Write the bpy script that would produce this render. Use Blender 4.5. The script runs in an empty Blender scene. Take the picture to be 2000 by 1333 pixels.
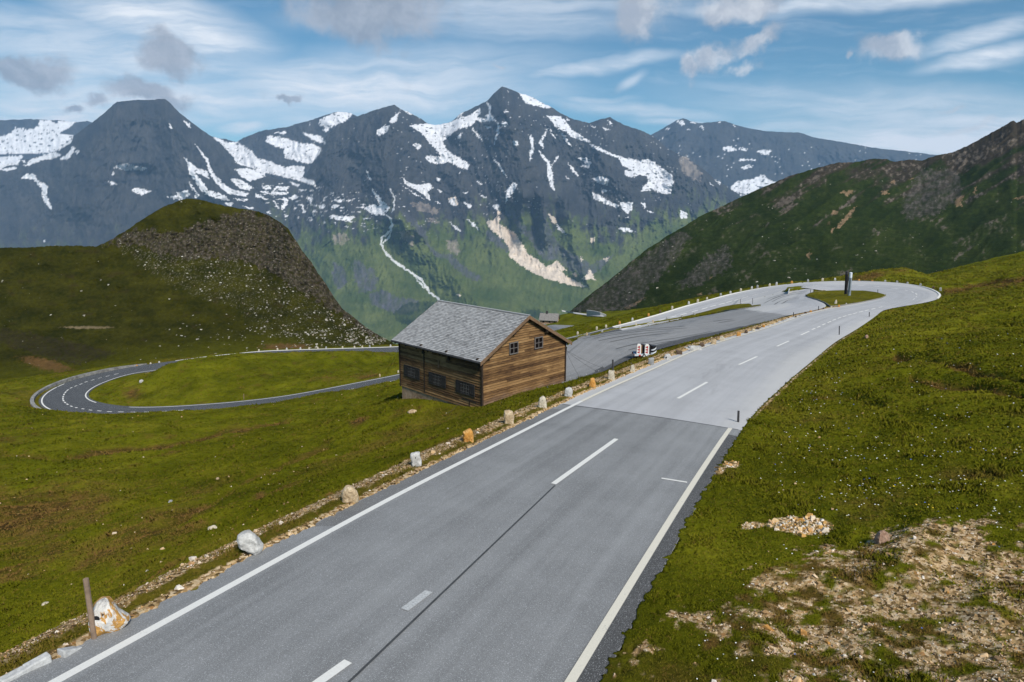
import bpy, bmesh, math, random
import numpy as np
from mathutils import Vector, Matrix

random.seed(7)
rng = np.random.default_rng(7)
sc = bpy.context.scene
R_ = math.radians

# ------------------------------------------------------------------ camera
FPX, PITCH = 1254.0, R_(11.89)
cam_data = bpy.data.cameras.new("camera")
cam = bpy.data.objects.new("camera", cam_data)
sc.collection.objects.link(cam)
cam_data.sensor_width = 36.0
cam_data.lens = FPX / 2000.0 * 36.0
cam_data.clip_start = 0.5
cam_data.clip_end = 60000.0
cam.location = (0, 0, 0)
cam.rotation_euler = (R_(90) - PITCH, 0, 0)
sc.camera = cam

# ------------------------------------------------------------------ light
SUN_AZ = R_(149)      # clockwise from +Y (view direction): right and behind
SUN_EL = R_(44)
SUN_STRENGTH = 3.6
SKY_STRENGTH = 0.15
HAZE_DENSITY = 4.1e-5
HAZE_COL = (0.40, 0.66, 1.0)
sun_data = bpy.data.lights.new("sun", 'SUN')
sun_data.energy = SUN_STRENGTH
sun_data.angle = R_(16)
sun_data.color = (1.0, 0.95, 0.87)
sun = bpy.data.objects.new("sun", sun_data)
sc.collection.objects.link(sun)
_to_sun = Vector((math.sin(SUN_AZ) * math.cos(SUN_EL), math.cos(SUN_AZ) * math.cos(SUN_EL), math.sin(SUN_EL)))
sun.rotation_euler = _to_sun.to_track_quat('Z', 'Y').to_euler()
sc.view_settings.view_transform = 'Standard'
sc.view_settings.look = 'None'
sc.view_settings.gamma = 1.0
sc.view_settings.exposure = 0.52
sc.cycles.volume_bounces = 1
sc.cycles.max_bounces = 6
sc.cycles.diffuse_bounces = 3

# ------------------------------------------------------------------ rays through the photograph's pixels (2000 x 1333)
_F = np.array([0, math.cos(PITCH), -math.sin(PITCH)])
_U = np.array([0, math.sin(PITCH), math.cos(PITCH)])
_X = np.array([1.0, 0, 0])
def ray(px, py):
    px = np.asarray(px, float)[..., None]; py = np.asarray(py, float)[..., None]
    return _F + _X * ((px - 1000) / FPX) - _U * ((py - 666.5) / FPX)
def atz(px, py, z):
    d = ray(px, py); return d * (np.asarray(z, float)[..., None] / d[..., 2:3])
def atd(px, py, y):
    d = ray(px, py); return d * (np.asarray(y, float)[..., None] / d[..., 1:2])
def proj(P):
    P = np.asarray(P, float); w = P @ _F; w = np.where(w < 0.05, 0.05, w)
    return 1000 + FPX * (P @ _X) / w, 666.5 - FPX * (P @ _U) / w

# ------------------------------------------------------------------ world: daylight sky with clouds
world = bpy.data.worlds.new("World"); sc.world = world; world.use_nodes = True
wt = world.node_tree; wt.nodes.clear()
def N(t, kind, **kw):
    n = t.nodes.new(kind)
    for k, v in kw.items():
        if k.startswith('i_'):
            key = k[2:]; key = int(key) if key.isdigit() else key.replace('_', ' ')
            n.inputs[key].default_value = v
        else: setattr(n, k, v)
    return n
def L(t, a, b): t.links.new(a, b)
def M(t, op, a, b=None, clamp=False):
    n = t.nodes.new('ShaderNodeMath'); n.operation = op; n.use_clamp = clamp
    for i, v in enumerate((a, b)):
        if v is None: continue
        if isinstance(v, (int, float)): n.inputs[i].default_value = v
        else: t.links.new(v, n.inputs[i])
    return n.outputs[0]
def MIX(t, fac, a, b, mode='MIX'):
    n = t.nodes.new('ShaderNodeMix'); n.data_type = 'RGBA'; n.blend_type = mode
    for s, v in ((n.inputs[0], fac), (n.inputs[6], a), (n.inputs[7], b)):
        if isinstance(v, (int, float)): s.default_value = v
        elif isinstance(v, (tuple, list)): s.default_value = tuple(v) + ((1,) if len(v) == 3 else ())
        else: t.links.new(v, s)
    return n.outputs[2]
def NOISE(t, vec, scale, detail=4, rough=0.55, dist=0.0, out='Fac'):
    n = t.nodes.new('ShaderNodeTexNoise'); n.inputs['Scale'].default_value = scale
    n.inputs['Detail'].default_value = detail; n.inputs['Roughness'].default_value = rough
    n.inputs['Distortion'].default_value = dist
    if vec is not None: t.links.new(vec, n.inputs['Vector'])
    return n.outputs[out]
def RAMP(t, fac, stops, interp='LINEAR'):
    n = t.nodes.new('ShaderNodeValToRGB'); e = n.color_ramp.elements; n.color_ramp.interpolation = interp
    while len(e) > 1: e.remove(e[0])
    for i, (p, c) in enumerate(stops):
        el = e[0] if i == 0 else e.new(p)
        el.position = p
        c = (c, c, c) if isinstance(c, (int, float)) else c
        el.color = tuple(c) + (1,)
    t.links.new(fac, n.inputs[0]); return n.outputs[0]
def SMOOTH(t, v, lo, hi):
    n = t.nodes.new('ShaderNodeMapRange'); n.interpolation_type = 'SMOOTHSTEP'
    n.inputs[1].default_value = lo; n.inputs[2].default_value = hi
    t.links.new(v, n.inputs[0]); return n.outputs[0]

sky = N(wt, 'ShaderNodeTexSky', sky_type='NISHITA', sun_disc=False, sun_elevation=SUN_EL, sun_rotation=SUN_AZ,
        altitude=2400.0, air_density=1.25, dust_density=0.3, ozone_density=3.0)
geo = N(wt, 'ShaderNodeTexCoord')
sep = N(wt, 'ShaderNodeSeparateXYZ'); L(wt, geo.outputs['Generated'], sep.inputs[0])
yy = M(wt, 'MAXIMUM', sep.outputs[1], 0.15)
cmb = N(wt, 'ShaderNodeCombineXYZ')
L(wt, M(wt, 'DIVIDE', sep.outputs[0], yy), cmb.inputs[0])
L(wt, M(wt, 'DIVIDE', sep.outputs[2], yy), cmb.inputs[1])
flat = cmb.outputs[0]
def warped(amount, scale, detail):
    nz = NOISE(wt, geo.outputs['Generated'], scale, detail, 0.6, out='Color')
    v = wt.nodes.new('ShaderNodeVectorMath'); v.operation = 'SUBTRACT'; L(wt, nz, v.inputs[0]); v.inputs[1].default_value = (.5, .5, .5)
    s = wt.nodes.new('ShaderNodeVectorMath'); s.operation = 'SCALE'; L(wt, v.outputs[0], s.inputs[0]); s.inputs['Scale'].default_value = amount
    a = wt.nodes.new('ShaderNodeVectorMath'); a.operation = 'ADD'; L(wt, flat, a.inputs[0]); L(wt, s.outputs[0], a.inputs[1])
    return a.outputs[0]
w_cum = warped(0.11, 11.0, 9)
w_cir = warped(0.06, 4.0, 4)
def blob(vec, px, py, rx, ry, rot, strength, soft):
    c = ray(px, py); u, v = c[0] / c[1], c[2] / c[1]
    m = N(wt, 'ShaderNodeMapping', vector_type='TEXTURE')
    m.inputs['Location'].default_value = (u, v, 0)
    m.inputs['Rotation'].default_value = (0, 0, R_(rot))
    m.inputs['Scale'].default_value = (rx / FPX, ry / FPX, 1)
    L(wt, vec, m.inputs['Vector'])
    ln = wt.nodes.new('ShaderNodeVectorMath'); ln.operation = 'LENGTH'; L(wt, m.outputs[0], ln.inputs[0])
    return M(wt, 'MULTIPLY', SMOOTH(wt, ln.outputs['Value'], 1.15, soft), strength)
def union(vals):
    acc = vals[0]
    for v in vals[1:]:
        acc = M(wt, 'MAXIMUM', acc, v)
    return acc
CIRRUS = [(330, 45, 250, 70, -14, .85), (680, 160, 360, 62, -2, .75), (120, 140, 300, 75, 6, .62), (180, 232, 330, 45, 0, .70),
          (530, 182, 90, 24, 0, .75), (485, 250, 80, 16, 3, .75), (1160, 138, 190, 18, 9, .75), (1020, 45, 330, 45, 0, .42),
          (1600, 186, 280, 20, -6, .55), (1800, 265, 420, 70, 0, .72), (1915, 72, 150, 24, 13, .8), (1935, 112, 160, 24, 10, .85),
          (1660, 3, 420, 22, 3, .75), (1150, 200, 120, 9, 3, .4), (1560, 240, 260, 26, 4, .5), (1330, 238, 140, 10, -2, .5),
          (880, 120, 200, 40, -5, .4), (60, 40, 260, 40, 0, .45), (1230, 165, 40, 14, 20, .5),
          (230, 110, 420, 90, -6, .62), (760, 150, 420, 70, 2, .55), (60, 268, 420, 40, 0, .66), (1780, 215, 520, 60, -3, .55), (1000, 10, 500, 40, 2, .45), (640, 235, 300, 40, 0, .5), (260, 205, 560, 62, 2, .85), (720, 170, 430, 60, -2, .85), (1880, 270, 460, 75, 2, 1.0), (330, 50, 260, 60, -14, 1.0), (60, 240, 300, 40, 0, .95), (560, 180, 110, 26, 0, .9), (1250, 215, 260, 18, -2, .5)]
CUMULUS = [(50, 135, 130, 42, -4, .92), (350, 115, 75, 40, -20, .75), (290, 185, 100, 38, -8, .85), (130, 215, 32, 13, 0, .7),
           (720, 25, 200, 78, 0, .9), (565, 188, 28, 11, 0, .85), (1265, 32, 70, 62, 20, .85), (1440, 12, 105, 42, 0, .8),
           (1480, 88, 60, 30, 18, .8), (1400, 118, 62, 40, 25, .72), (1365, 138, 34, 26, 0, .75), (1455, 142, 40, 22, 0, .5),
           (1750, 98, 92, 38, 0, .82), (1665, 93, 14, 17, 0, .6), (1865, 203, 42, 12, 12, .55), (1890, 255, 70, 12, 8, .45),
           (190, 200, 40, 18, 0, .6), (978, 137, 16, 10, 0, .35)]
cir = union([blob(w_cir, *c, 0.1) for c in CIRRUS])
GREYS = [0, 1, 2, 3, 4, 5, 16]
cum_raw = union([blob(w_cum, *c, 0.05) for c in CUMULUS])
cum_bright = union([blob(w_cum, *c[:5], 1.0, 0.4) for k, c in enumerate(CUMULUS) if k not in GREYS])
# streaky detail of the high cloud
mp = N(wt, 'ShaderNodeMapping'); mp.inputs['Rotation'].default_value = (0, 0, R_(8)); mp.inputs['Scale'].default_value = (6.0, 44.0, 1.0)
L(wt, w_cir, mp.inputs['Vector'])
streak = NOISE(wt, mp.outputs[0], 1.0, 10, 0.66, 0.35)
streak_m = SMOOTH(wt, streak, 0.30, 0.68)
cir_m = M(wt, 'MULTIPLY', cir, M(wt, 'ADD', M(wt, 'MULTIPLY', streak_m, 0.70), 0.56), True)
thin = M(wt, 'MULTIPLY', SMOOTH(wt, streak, 0.45, 0.8), 0.22)
cir_m = M(wt, 'MAXIMUM', cir_m, thin)
cum_n = NOISE(wt, geo.outputs['Generated'], 30.0, 8, 0.62)
cum_m = M(wt, 'MULTIPLY', SMOOTH(wt, M(wt, 'ADD', cum_raw, M(wt, 'MULTIPLY', M(wt, 'SUBTRACT', cum_n, .5), 1.0)), .06, .66), .84, True)
CLOUD_HI = (4.3, 4.5, 4.8)
skyc = MIX(wt, 1.0, sky.outputs[0], (0.28, 0.42, 0.43), 'MULTIPLY')
c1 = MIX(wt, cir_m, skyc, CLOUD_HI)
shade = SMOOTH(wt, NOISE(wt, w_cum, 14.0, 7, .6), .36, .64)
cum_col = MIX(wt, cum_bright, MIX(wt, shade, (1.45, 1.62, 1.95), (2.2, 2.35, 2.7)), MIX(wt, shade, (2.1, 2.25, 2.6), (3.7, 3.75, 3.9)))
c2 = MIX(wt, cum_m, c1, cum_col)
bg = N(wt, 'ShaderNodeBackground'); bg.inputs['Strength'].default_value = SKY_STRENGTH
L(wt, c2, bg.inputs['Color'])
wo = N(wt, 'ShaderNodeOutputWorld'); L(wt, bg.outputs[0], wo.inputs['Surface'])

# ------------------------------------------------------------------ numpy noise
def _h(ix, iy, seed):
    h = (ix.astype(np.int64) * 374761393 + iy.astype(np.int64) * 668265263 + seed * 1442695041) & 0xFFFFFFFF
    h = ((h ^ (h >> 13)) * 1274126177) & 0xFFFFFFFF
    return ((h ^ (h >> 16)) & 0xFFFF).astype(np.float32) / 65535.0
def gn(x, y, seed=0):
    x = np.asarray(x, np.float32); y = np.asarray(y, np.float32)
    x0 = np.floor(x); y0 = np.floor(y); fx = x - x0; fy = y - y0
    u = fx * fx * fx * (fx * (fx * 6 - 15) + 10); v = fy * fy * fy * (fy * (fy * 6 - 15) + 10)
    def g(ix, iy, dx, dy):
        a = _h(ix, iy, seed) * 6.2831853
        return np.cos(a) * dx + np.sin(a) * dy
    a = g(x0, y0, fx, fy); b = g(x0 + 1, y0, fx - 1, fy); c = g(x0, y0 + 1, fx, fy - 1); d = g(x0 + 1, y0 + 1, fx - 1, fy - 1)
    return 1.5 * ((a + (b - a) * u) * (1 - v) + (c + (d - c) * u) * v)
def fbm(x, y, o=4, seed=0, gain=0.5):
    s = 0; a = 1.0; n = 0
    for i in range(o):
        s = s + a * gn(x * 2 ** i + 17.3 * i, y * 2 ** i - 9.1 * i, seed + i); n += a; a *= gain
    return s / n
def ridged(x, y, o=4, seed=0, gain=0.5):
    s = 0; a = 1.0; n = 0
    for i in range(o):
        r = 1 - np.abs(gn(x * 2 ** i + 11.7 * i, y * 2 ** i + 5.3 * i, seed + i)); s = s + a * r * r; n += a; a *= gain
    return s / n
def sstep(x, lo, hi):
    t = np.clip((x - lo) / (hi - lo), 0, 1); return t * t * (3 - 2 * t)
def in_poly(px, py, poly):
    poly = np.asarray(poly, float); res = np.zeros(px.shape, bool)
    x0, y0 = poly.min(0); x1, y1 = poly.max(0)
    m = (px >= x0) & (px <= x1) & (py >= y0) & (py <= y1)
    if not m.any(): return res
    X = px[m]; Y = py[m]; r = np.zeros(X.shape, bool); j = len(poly) - 1
    for i in range(len(poly)):
        xi, yi = poly[i]; xj, yj = poly[j]
        if yi != yj:
            c = ((yi > Y) != (yj > Y)) & (X < (xj - xi) * (Y - yi) / (yj - yi) + xi)
            r ^= c
        j = i
    res[m] = r; return res
def seg_dist(x, y, poly):
    """distance to a polyline and x of the closest place, numpy arrays x, y"""
    best = np.full(x.shape, 1e9)
    for (ax, ay), (bx, by) in zip(poly[:-1], poly[1:]):
        dx, dy = bx - ax, by - ay; l2 = dx * dx + dy * dy + 1e-9
        t = np.clip(((x - ax) * dx + (y - ay) * dy) / l2, 0, 1)
        best = np.minimum(best, np.hypot(x - ax - t * dx, y - ay - t * dy))
    return best

# ------------------------------------------------------------------ object helpers
def link(o, parent=None):
    sc.collection.objects.link(o)
    if parent is not None: o.parent = parent
    return o
def tag(o, label=None, cat=None, group=None, kind=None):
    if label: o['label'] = label
    if cat: o['category'] = cat
    if group: o['group'] = group
    if kind: o['kind'] = kind
    return o
def raw_mesh(name, V, loops, starts, totals, mats, smooth=False, attrs=None, fmat=None):
    me = bpy.data.meshes.new(name)
    V = np.ascontiguousarray(V, np.float32)
    me.vertices.add(len(V)); me.vertices.foreach_set('co', V.ravel())
    me.loops.add(len(loops)); me.loops.foreach_set('vertex_index', np.ascontiguousarray(loops, np.int32))
    me.polygons.add(len(starts))
    me.polygons.foreach_set('loop_start', np.ascontiguousarray(starts, np.int32))
    try: me.polygons.foreach_set('loop_total', np.ascontiguousarray(totals, np.int32))
    except Exception: pass
    for m in (mats if isinstance(mats, (list, tuple)) else [mats]): me.materials.append(m)
    if fmat is not None: me.polygons.foreach_set('material_index', np.ascontiguousarray(fmat, np.int32))
    me.update(calc_edges=True)
    me.polygons.foreach_set('use_smooth', np.full(len(starts), smooth, bool))
    for k, a in (attrs or {}).items():
        a = np.asarray(a, np.float32)
        if a.ndim == 1:
            me.attributes.new(k, 'FLOAT', 'POINT').data.foreach_set('value', a)
        else:
            c = np.ones((len(a), 4), np.float32); c[:, :a.shape[1]] = a
            me.attributes.new(k, 'FLOAT_COLOR', 'POINT').data.foreach_set('color', c.ravel())
    return me
def grid_mesh(name, P, mat, attrs=None, smooth=True):
    r, c = P.shape[:2]
    i = np.arange((r - 1) * (c - 1)); a = (i // (c - 1)) * c + i % (c - 1)
    q = np.stack([a, a + 1, a + c + 1, a + c], 1).ravel()
    at = {k: (v.reshape(r * c, -1) if v.ndim == 3 else v.ravel()) for k, v in (attrs or {}).items()}
    return raw_mesh(name, P.reshape(-1, 3), q, np.arange(len(i)) * 4, np.full(len(i), 4), mat, smooth, at)
def tri_mesh(name, V, T, mat, attrs=None, smooth=False):
    T = np.asarray(T, np.int32); return raw_mesh(name, V, T.ravel(), np.arange(len(T)) * T.shape[1], np.full(len(T), T.shape[1]), mat, smooth, attrs)
class MB:
    """collects shapes and links them as ONE mesh object"""
    def __init__(s): s.v = []; s.f = []; s.m = []
    def add(s, vs, fs, mi=0):
        o = len(s.v); s.v += [tuple(float(c) for c in v) for v in vs]; s.f += [tuple(i + o for i in f) for f in fs]; s.m += [mi] * len(fs); return s
    def hexa(s, p, mi=0):   # 8 corners: bottom 4, top 4
        return s.add(p, [(3, 2, 1, 0), (4, 5, 6, 7), (0, 1, 5, 4), (1, 2, 6, 5), (2, 3, 7, 6), (3, 0, 4, 7)], mi)
    def box(s, c, sx, sy, sz, ax=None, mi=0):
        c = Vector(c); X, Y, Z = ax if ax else (Vector((1, 0, 0)), Vector((0, 1, 0)), Vector((0, 0, 1)))
        p = [c + X * (a * sx / 2) + Y * (b * sy / 2) + Z * (d * sz / 2) for d in (-1, 1) for a, b in ((-1, -1), (1, -1), (1, 1), (-1, 1))]
        return s.hexa(p, mi)
    def tube(s, a, b, r0, r1=None, n=10, mi=0, cap=True):
        a = Vector(a); b = Vector(b); r1 = r0 if r1 is None else r1
        d = (b - a).normalized(); x = d.orthogonal().normalized(); y = d.cross(x)
        vs = []
        for c, r in ((a, r0), (b, r1)):
            vs += [c + (x * math.cos(2 * math.pi * k / n) + y * math.sin(2 * math.pi * k / n)) * r for k in range(n)]
        fs = [(k, (k + 1) % n, n + (k + 1) % n, n + k) for k in range(n)]
        if cap: fs += [tuple(range(n - 1, -1, -1)), tuple(range(n, 2 * n))]
        return s.add(vs, fs, mi)
    def build(s, name, mats, parent=None, smooth=False, loc=None):
        me = bpy.data.meshes.new(name)
        off = Vector(loc) if loc is not None else Vector((0, 0, 0))
        me.from_pydata([tuple(Vector(v) - off) for v in s.v], [], s.f)
        for m in (mats if isinstance(mats, (list, tuple)) else [mats]): me.materials.append(m)
        me.polygons.foreach_set('material_index', s.m)
        me.polygons.foreach_set('use_smooth', [smooth] * len(s.f))
        me.update()
        o = bpy.data.objects.new(name, me)
        if loc is not None and parent is None: o.location = loc
        return link(o, parent)
def empty(name, loc=(0, 0, 0), rz=0.0):
    o = bpy.data.objects.new(name, None); o.location = loc; o.rotation_euler = (0, 0, rz); o.empty_display_size = 0.3
    return link(o)

# ------------------------------------------------------------------ materials
def new_mat(name, rough=0.85, spec=0.3):
    m = bpy.data.materials.new(name); m.use_nodes = True
    t = m.node_tree; b = t.nodes['Principled BSDF']
    b.inputs['Roughness'].default_value = rough; b.inputs['Specular IOR Level'].default_value = spec
    return m, t, b
def POS(t): return N(t, 'ShaderNodeNewGeometry').outputs['Position']
def OBJ(t): return N(t, 'ShaderNodeTexCoord').outputs['Object']
def ISL(t): return N(t, 'ShaderNodeNewGeometry').outputs['Random Per Island']
def ATTR(t, name, out='Fac'):
    n = N(t, 'ShaderNodeAttribute'); n.attribute_name = name; return n.outputs[out]
def BUMP(t, b, h, strength=0.4, dist=0.05):
    n = N(t, 'ShaderNodeBump', i_Strength=strength, i_Distance=dist); L(t, h, n.inputs['Height']); L(t, n.outputs[0], b.inputs['Normal'])
def SCALEV(t, v, s):
    m = N(t, 'ShaderNodeMapping'); m.inputs['Scale'].default_value = s; L(t, v, m.inputs['Vector']); return m.outputs[0]
def solid(name, col, rough=0.7, var=0.25, scale=6.0, spec=0.3, metal=0.0, obj=True):
    m, t, b = new_mat(name, rough, spec); v = OBJ(t) if obj else POS(t)
    n = NOISE(t, v, scale, 5, .6)
    c = RAMP(t, n, [(.3, tuple(x * (1 - var) for x in col)), (.7, tuple(min(1, x * (1 + var)) for x in col))])
    L(t, c, b.inputs['Base Color']); b.inputs['Metallic'].default_value = metal
    return m
def vcol_mat(name, attr='col', scale=1.0, var=0.35, rough=0.95, bump=0.0, bdist=1.0):
    m, t, b = new_mat(name, rough, 0.03)
    n = NOISE(t, POS(t), scale, 6, .65)
    k = RAMP(t, n, [(.25, 1 - var), (.75, 1 + var)])
    c = MIX(t, 1.0, ATTR(t, attr, 'Color'), k, 'MULTIPLY')
    L(t, c, b.inputs['Base Color'])
    if bump: BUMP(t, b, n, bump, bdist)
    return m

GRASS_DARK, GRASS_MID, GRASS_LIT = (.047, .054, .0034), (.100, .105, .0048), (.172, .160, .0120)
def grass_colour(t, extra=None):
    p = POS(t)
    n1 = NOISE(t, p, .22, 5, .6); n2 = NOISE(t, p, .035, 3, .5); n3 = NOISE(t, p, 3.5, 4, .65)
    s = M(t, 'ADD', M(t, 'MULTIPLY', n1, .5), M(t, 'ADD', M(t, 'MULTIPLY', n2, .25), M(t, 'MULTIPLY', n3, .25)))
    if extra is not None: s = M(t, 'ADD', s, M(t, 'MULTIPLY', M(t, 'SUBTRACT', extra, .5), .16))
    return RAMP(t, s, [(.34, GRASS_DARK), (.5, GRASS_MID), (.66, GRASS_LIT)]), n1, n3

def ground_material():
    m, t, b = new_mat('alpine_ground', .95, .02)
    g, n1, n3 = grass_colour(t)
    mask = N(t, 'ShaderNodeAttribute'); mask.attribute_name = 'mask'
    sp = N(t, 'ShaderNodeSeparateColor'); L(t, mask.outputs['Color'], sp.inputs[0])
    p = POS(t)
    nb = NOISE(t, p, .9, 6, .7)
    brown = RAMP(t, nb, [(.3, (.026, .018, .008)), (.5, (.085, .050, .014)), (.72, (.20, .112, .034))])
    g = MIX(t, sp.outputs[1], g, brown)
    vo = N(t, 'ShaderNodeTexVoronoi', i_Scale=16.0); L(t, p, vo.inputs['Vector'])
    vs = N(t, 'ShaderNodeSeparateColor'); L(t, vo.outputs['Color'], vs.inputs[0])
    grav = RAMP(t, vs.outputs[0], [(0, (.06, .04, .02)), (.25, (.22, .14, .06)), (.55, (.46, .31, .15)), (.85, (.62, .48, .31)), (1, (.36, .19, .07))])
    g = MIX(t, sp.outputs[0], g, grav)
    lush = MIX(t, 1.0, g, RAMP(t, sp.outputs[2], [(0, .55), (.5, 1.0), (1, 1.35)]), 'MULTIPLY')
    L(t, lush, b.inputs['Base Color'])
    BUMP(t, b, NOISE(t, p, 7.0, 6, .7), .7, .10)
    return m
M_GROUND = ground_material()
def tuft_material():
    m, t, b = new_mat('grass_blades', .9, .03)
    g, _, _ = grass_colour(t, ATTR(t, 'rnd'))
    g = MIX(t, ATTR(t, 'dry'), g, (.170, .098, .030))
    L(t, g, b.inputs['Base Color'])
    gn_ = N(t, 'ShaderNodeNewGeometry'); mx = N(t, 'ShaderNodeMix', data_type='VECTOR'); mx.inputs[0].default_value = .76; L(t, gn_.outputs['Normal'], mx.inputs[4]); mx.inputs[5].default_value = (0, 0, 1)
    nv = t.nodes.new('ShaderNodeVectorMath'); nv.operation = 'NORMALIZE'; L(t, mx.outputs[1], nv.inputs[0]); L(t, nv.outputs[0], b.inputs['Normal'])
    return m
M_TUFT = tuft_material()

def asphalt(name, base, var, tint, streaks=True, patch=0.0, dusty=0.0):
    m, t, b = new_mat(name, .85, .25)
    p = POS(t); uv = N(t, 'ShaderNodeUVMap').outputs[0]
    fine = NOISE(t, p, 42.0, 4, .8); mid = NOISE(t, p, .5, 5, .6)
    lane = NOISE(t, SCALEV(t, uv, (1.6, .035, 1)), 1.0, 4, .6)
    k = M(t, 'ADD', M(t, 'MULTIPLY', fine, .80), M(t, 'ADD', M(t, 'MULTIPLY', mid, .5), M(t, 'MULTIPLY', lane, .85)))
    lo = tuple(base * (1 - var) * c for c in tint); hi = tuple(base * (1 + var) * c for c in tint)
    c = RAMP(t, M(t, 'SUBTRACT', k, .25), [(.55, lo), (1.15, hi)])
    if dusty:
        ux = N(t, 'ShaderNodeSeparateXYZ'); L(t, uv, ux.inputs[0]); e_ = M(t, 'ADD', ux.outputs[0], M(t, 'MULTIPLY', NOISE(t, p, .8, 5, .65), 1.6))
        dm = M(t, 'MAXIMUM', SMOOTH(t, e_, 7.0, 8.3), SMOOTH(t, e_, 1.9, .9)); c = MIX(t, M(t, 'MULTIPLY', dm, dusty), c, (.50, .49, .47))
    spk = NOISE(t, p, 60.0, 2, .5)
    c = MIX(t, M(t, 'MULTIPLY', SMOOTH(t, spk, .56, .68), .5), c, (.55, .56, .57))
    if patch:
        pn = NOISE(t, SCALEV(t, uv, (.35, .06, 1)), 1.0, 6, .7, .6)
        c = MIX(t, M(t, 'MULTIPLY', SMOOTH(t, pn, .60, .68), patch), c, tuple(base * .55 * x for x in tint))
    L(t, c, b.inputs['Base Color'])
    BUMP(t, b, fine, .35, .012)
    return m
M_ASPH_DARK = asphalt('asphalt_dark', .188, .32, (.99, 1.01, 1.02))
M_ASPH_PALE = asphalt('asphalt_pale', .365, .16, (1.0, 1.0, 1.02), patch=.3, dusty=.6)
M_ASPH_LOW = asphalt('asphalt_lower', .060, .2, (.94, 1.0, 1.08))
M_ASPH_PARK = asphalt('asphalt_parking', .215, .2, (1.0, 1.0, 1.0), patch=.6)
M_ASPH_EDGE = asphalt('asphalt_edge', .065, .35, (1.0, 1.0, 1.0))
M_ASPH_SHO = asphalt('asphalt_shoulder', .135, .35, (1.0, 1.0, .99))
def paint_mat(name, col, wear):
    m, t, b = new_mat(name, .65, .2); p = POS(t); n = NOISE(t, p, 3.0, 8, .75); n2 = NOISE(t, p, 40.0, 3, .7); c = RAMP(t, n2, [(.3, tuple(x * .86 for x in col)), (.7, col)])
    c = MIX(t, SMOOTH(t, M(t, 'ADD', M(t, 'MULTIPLY', n, .6), M(t, 'MULTIPLY', n2, .4)), wear, wear + .06), c, (.24, .24, .24)); L(t, c, b.inputs['Base Color']); return m
M_PAINT = paint_mat('road_paint', (.74, .73, .69), .60)
M_PAINT_WORN = solid('road_paint_worn', (.42, .43, .43), .7, .35, 30.0)
M_PAINT_CREAM = paint_mat('road_paint_cream', (.68, .64, .54), .585)
M_JOINT = solid('tar_joint', (.055, .058, .06), .6, .3, 8.0)
M_TYRE = solid('tyre_rubber_mark', (.105, .105, .105), .8, .35, 1.2)
M_KERB = solid('granite_kerb', (.46, .46, .45), .8, .25, 14.0)
M_KERBOLD = solid('old_kerb', (.20, .195, .185), .85, .3, 6.0)
M_CONCRETE = solid('concrete', (.52, .51, .49), .9, .2, 3.0)

def stone_mat(name, stops, scale=5.0):
    m, t, b = new_mat(name, .9, .2); v = OBJ(t)
    n = NOISE(t, v, scale, 7, .68, .8)
    c = RAMP(t, n, stops)
    cr = NOISE(t, v, scale * 3.2, 6, .7)
    c = MIX(t, 1.0, c, RAMP(t, cr, [(.3, .62), (.55, 1.0), (.8, 1.2)]), 'MULTIPLY')
    L(t, c, b.inputs['Base Color']); BUMP(t, b, cr, .6, .03)
    return m
ST = {
    'white': stone_mat('stone_white', [(.3, (.30, .29, .27)), (.5, (.50, .49, .465)), (.7, (.63, .62, .59))]),
    'grey': stone_mat('stone_grey', [(.3, (.20, .20, .20)), (.5, (.34, .34, .335)), (.7, (.46, .46, .45))]),
    'tan': stone_mat('stone_tan', [(.3, (.22, .15, .08)), (.5, (.48, .36, .22)), (.7, (.66, .57, .43))]),
    'orange': stone_mat('stone_orange', [(.3, (.20, .09, .02)), (.48, (.52, .24, .05)), (.62, (.62, .38, .14)), (.75, (.70, .62, .5))]),
    'brown': stone_mat('stone_brown', [(.3, (.05, .035, .025)), (.5, (.11, .075, .05)), (.72, (.22, .16, .11))]),
    'cream': stone_mat('stone_cream', [(.3, (.42, .36, .26)), (.5, (.54, .48, .37)), (.7, (.64, .60, .51))]),
    'mixed': stone_mat('stone_mixed', [(.28, (.16, .14, .12)), (.38, (.56, .54, .51)), (.46, (.66, .63, .58)), (.49, (.46, .23, .05)), (.62, (.60, .37, .13)), (.68, (.68, .64, .58))], 2.4),
    'pink': stone_mat('stone_pink', [(.3, (.20, .11, .07)), (.5, (.38, .25, .18)), (.7, (.48, .36, .28))]),
}
def rubble_mat():
    m, t, b = new_mat('rubble_stone', .9, .2)
    c = RAMP(t, ATTR(t, 'rnd'), [(0, (.15, .10, .06)), (.2, (.40, .25, .11)), (.4, (.62, .42, .22)), (.6, (.70, .54, .37)), (.8, (.74, .68, .60)), (.95, (.46, .23, .06))])
    n = NOISE(t, POS(t), 22.0, 4, .6)
    c = MIX(t, 1.0, c, RAMP(t, n, [(.3, .65), (.7, 1.2)]), 'MULTIPLY'); L(t, c, b.inputs['Base Color']); return m
M_RUBBLE = rubble_mat()
def pile_mat():
    m, t, b = new_mat('pile_stone', .9, .2); c = RAMP(t, ATTR(t, 'rnd'), [(0, (.55, .29, .07)), (.3, (.66, .42, .16)), (.5, (.72, .60, .44)), (.75, (.72, .69, .63)), (1, (.50, .26, .07))])
    n = NOISE(t, POS(t), 22.0, 4, .6); c = MIX(t, 1.0, c, RAMP(t, n, [(.3, .7), (.7, 1.15)]), 'MULTIPLY'); L(t, c, b.inputs['Base Color']); return m
M_PILE = pile_mat()

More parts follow.
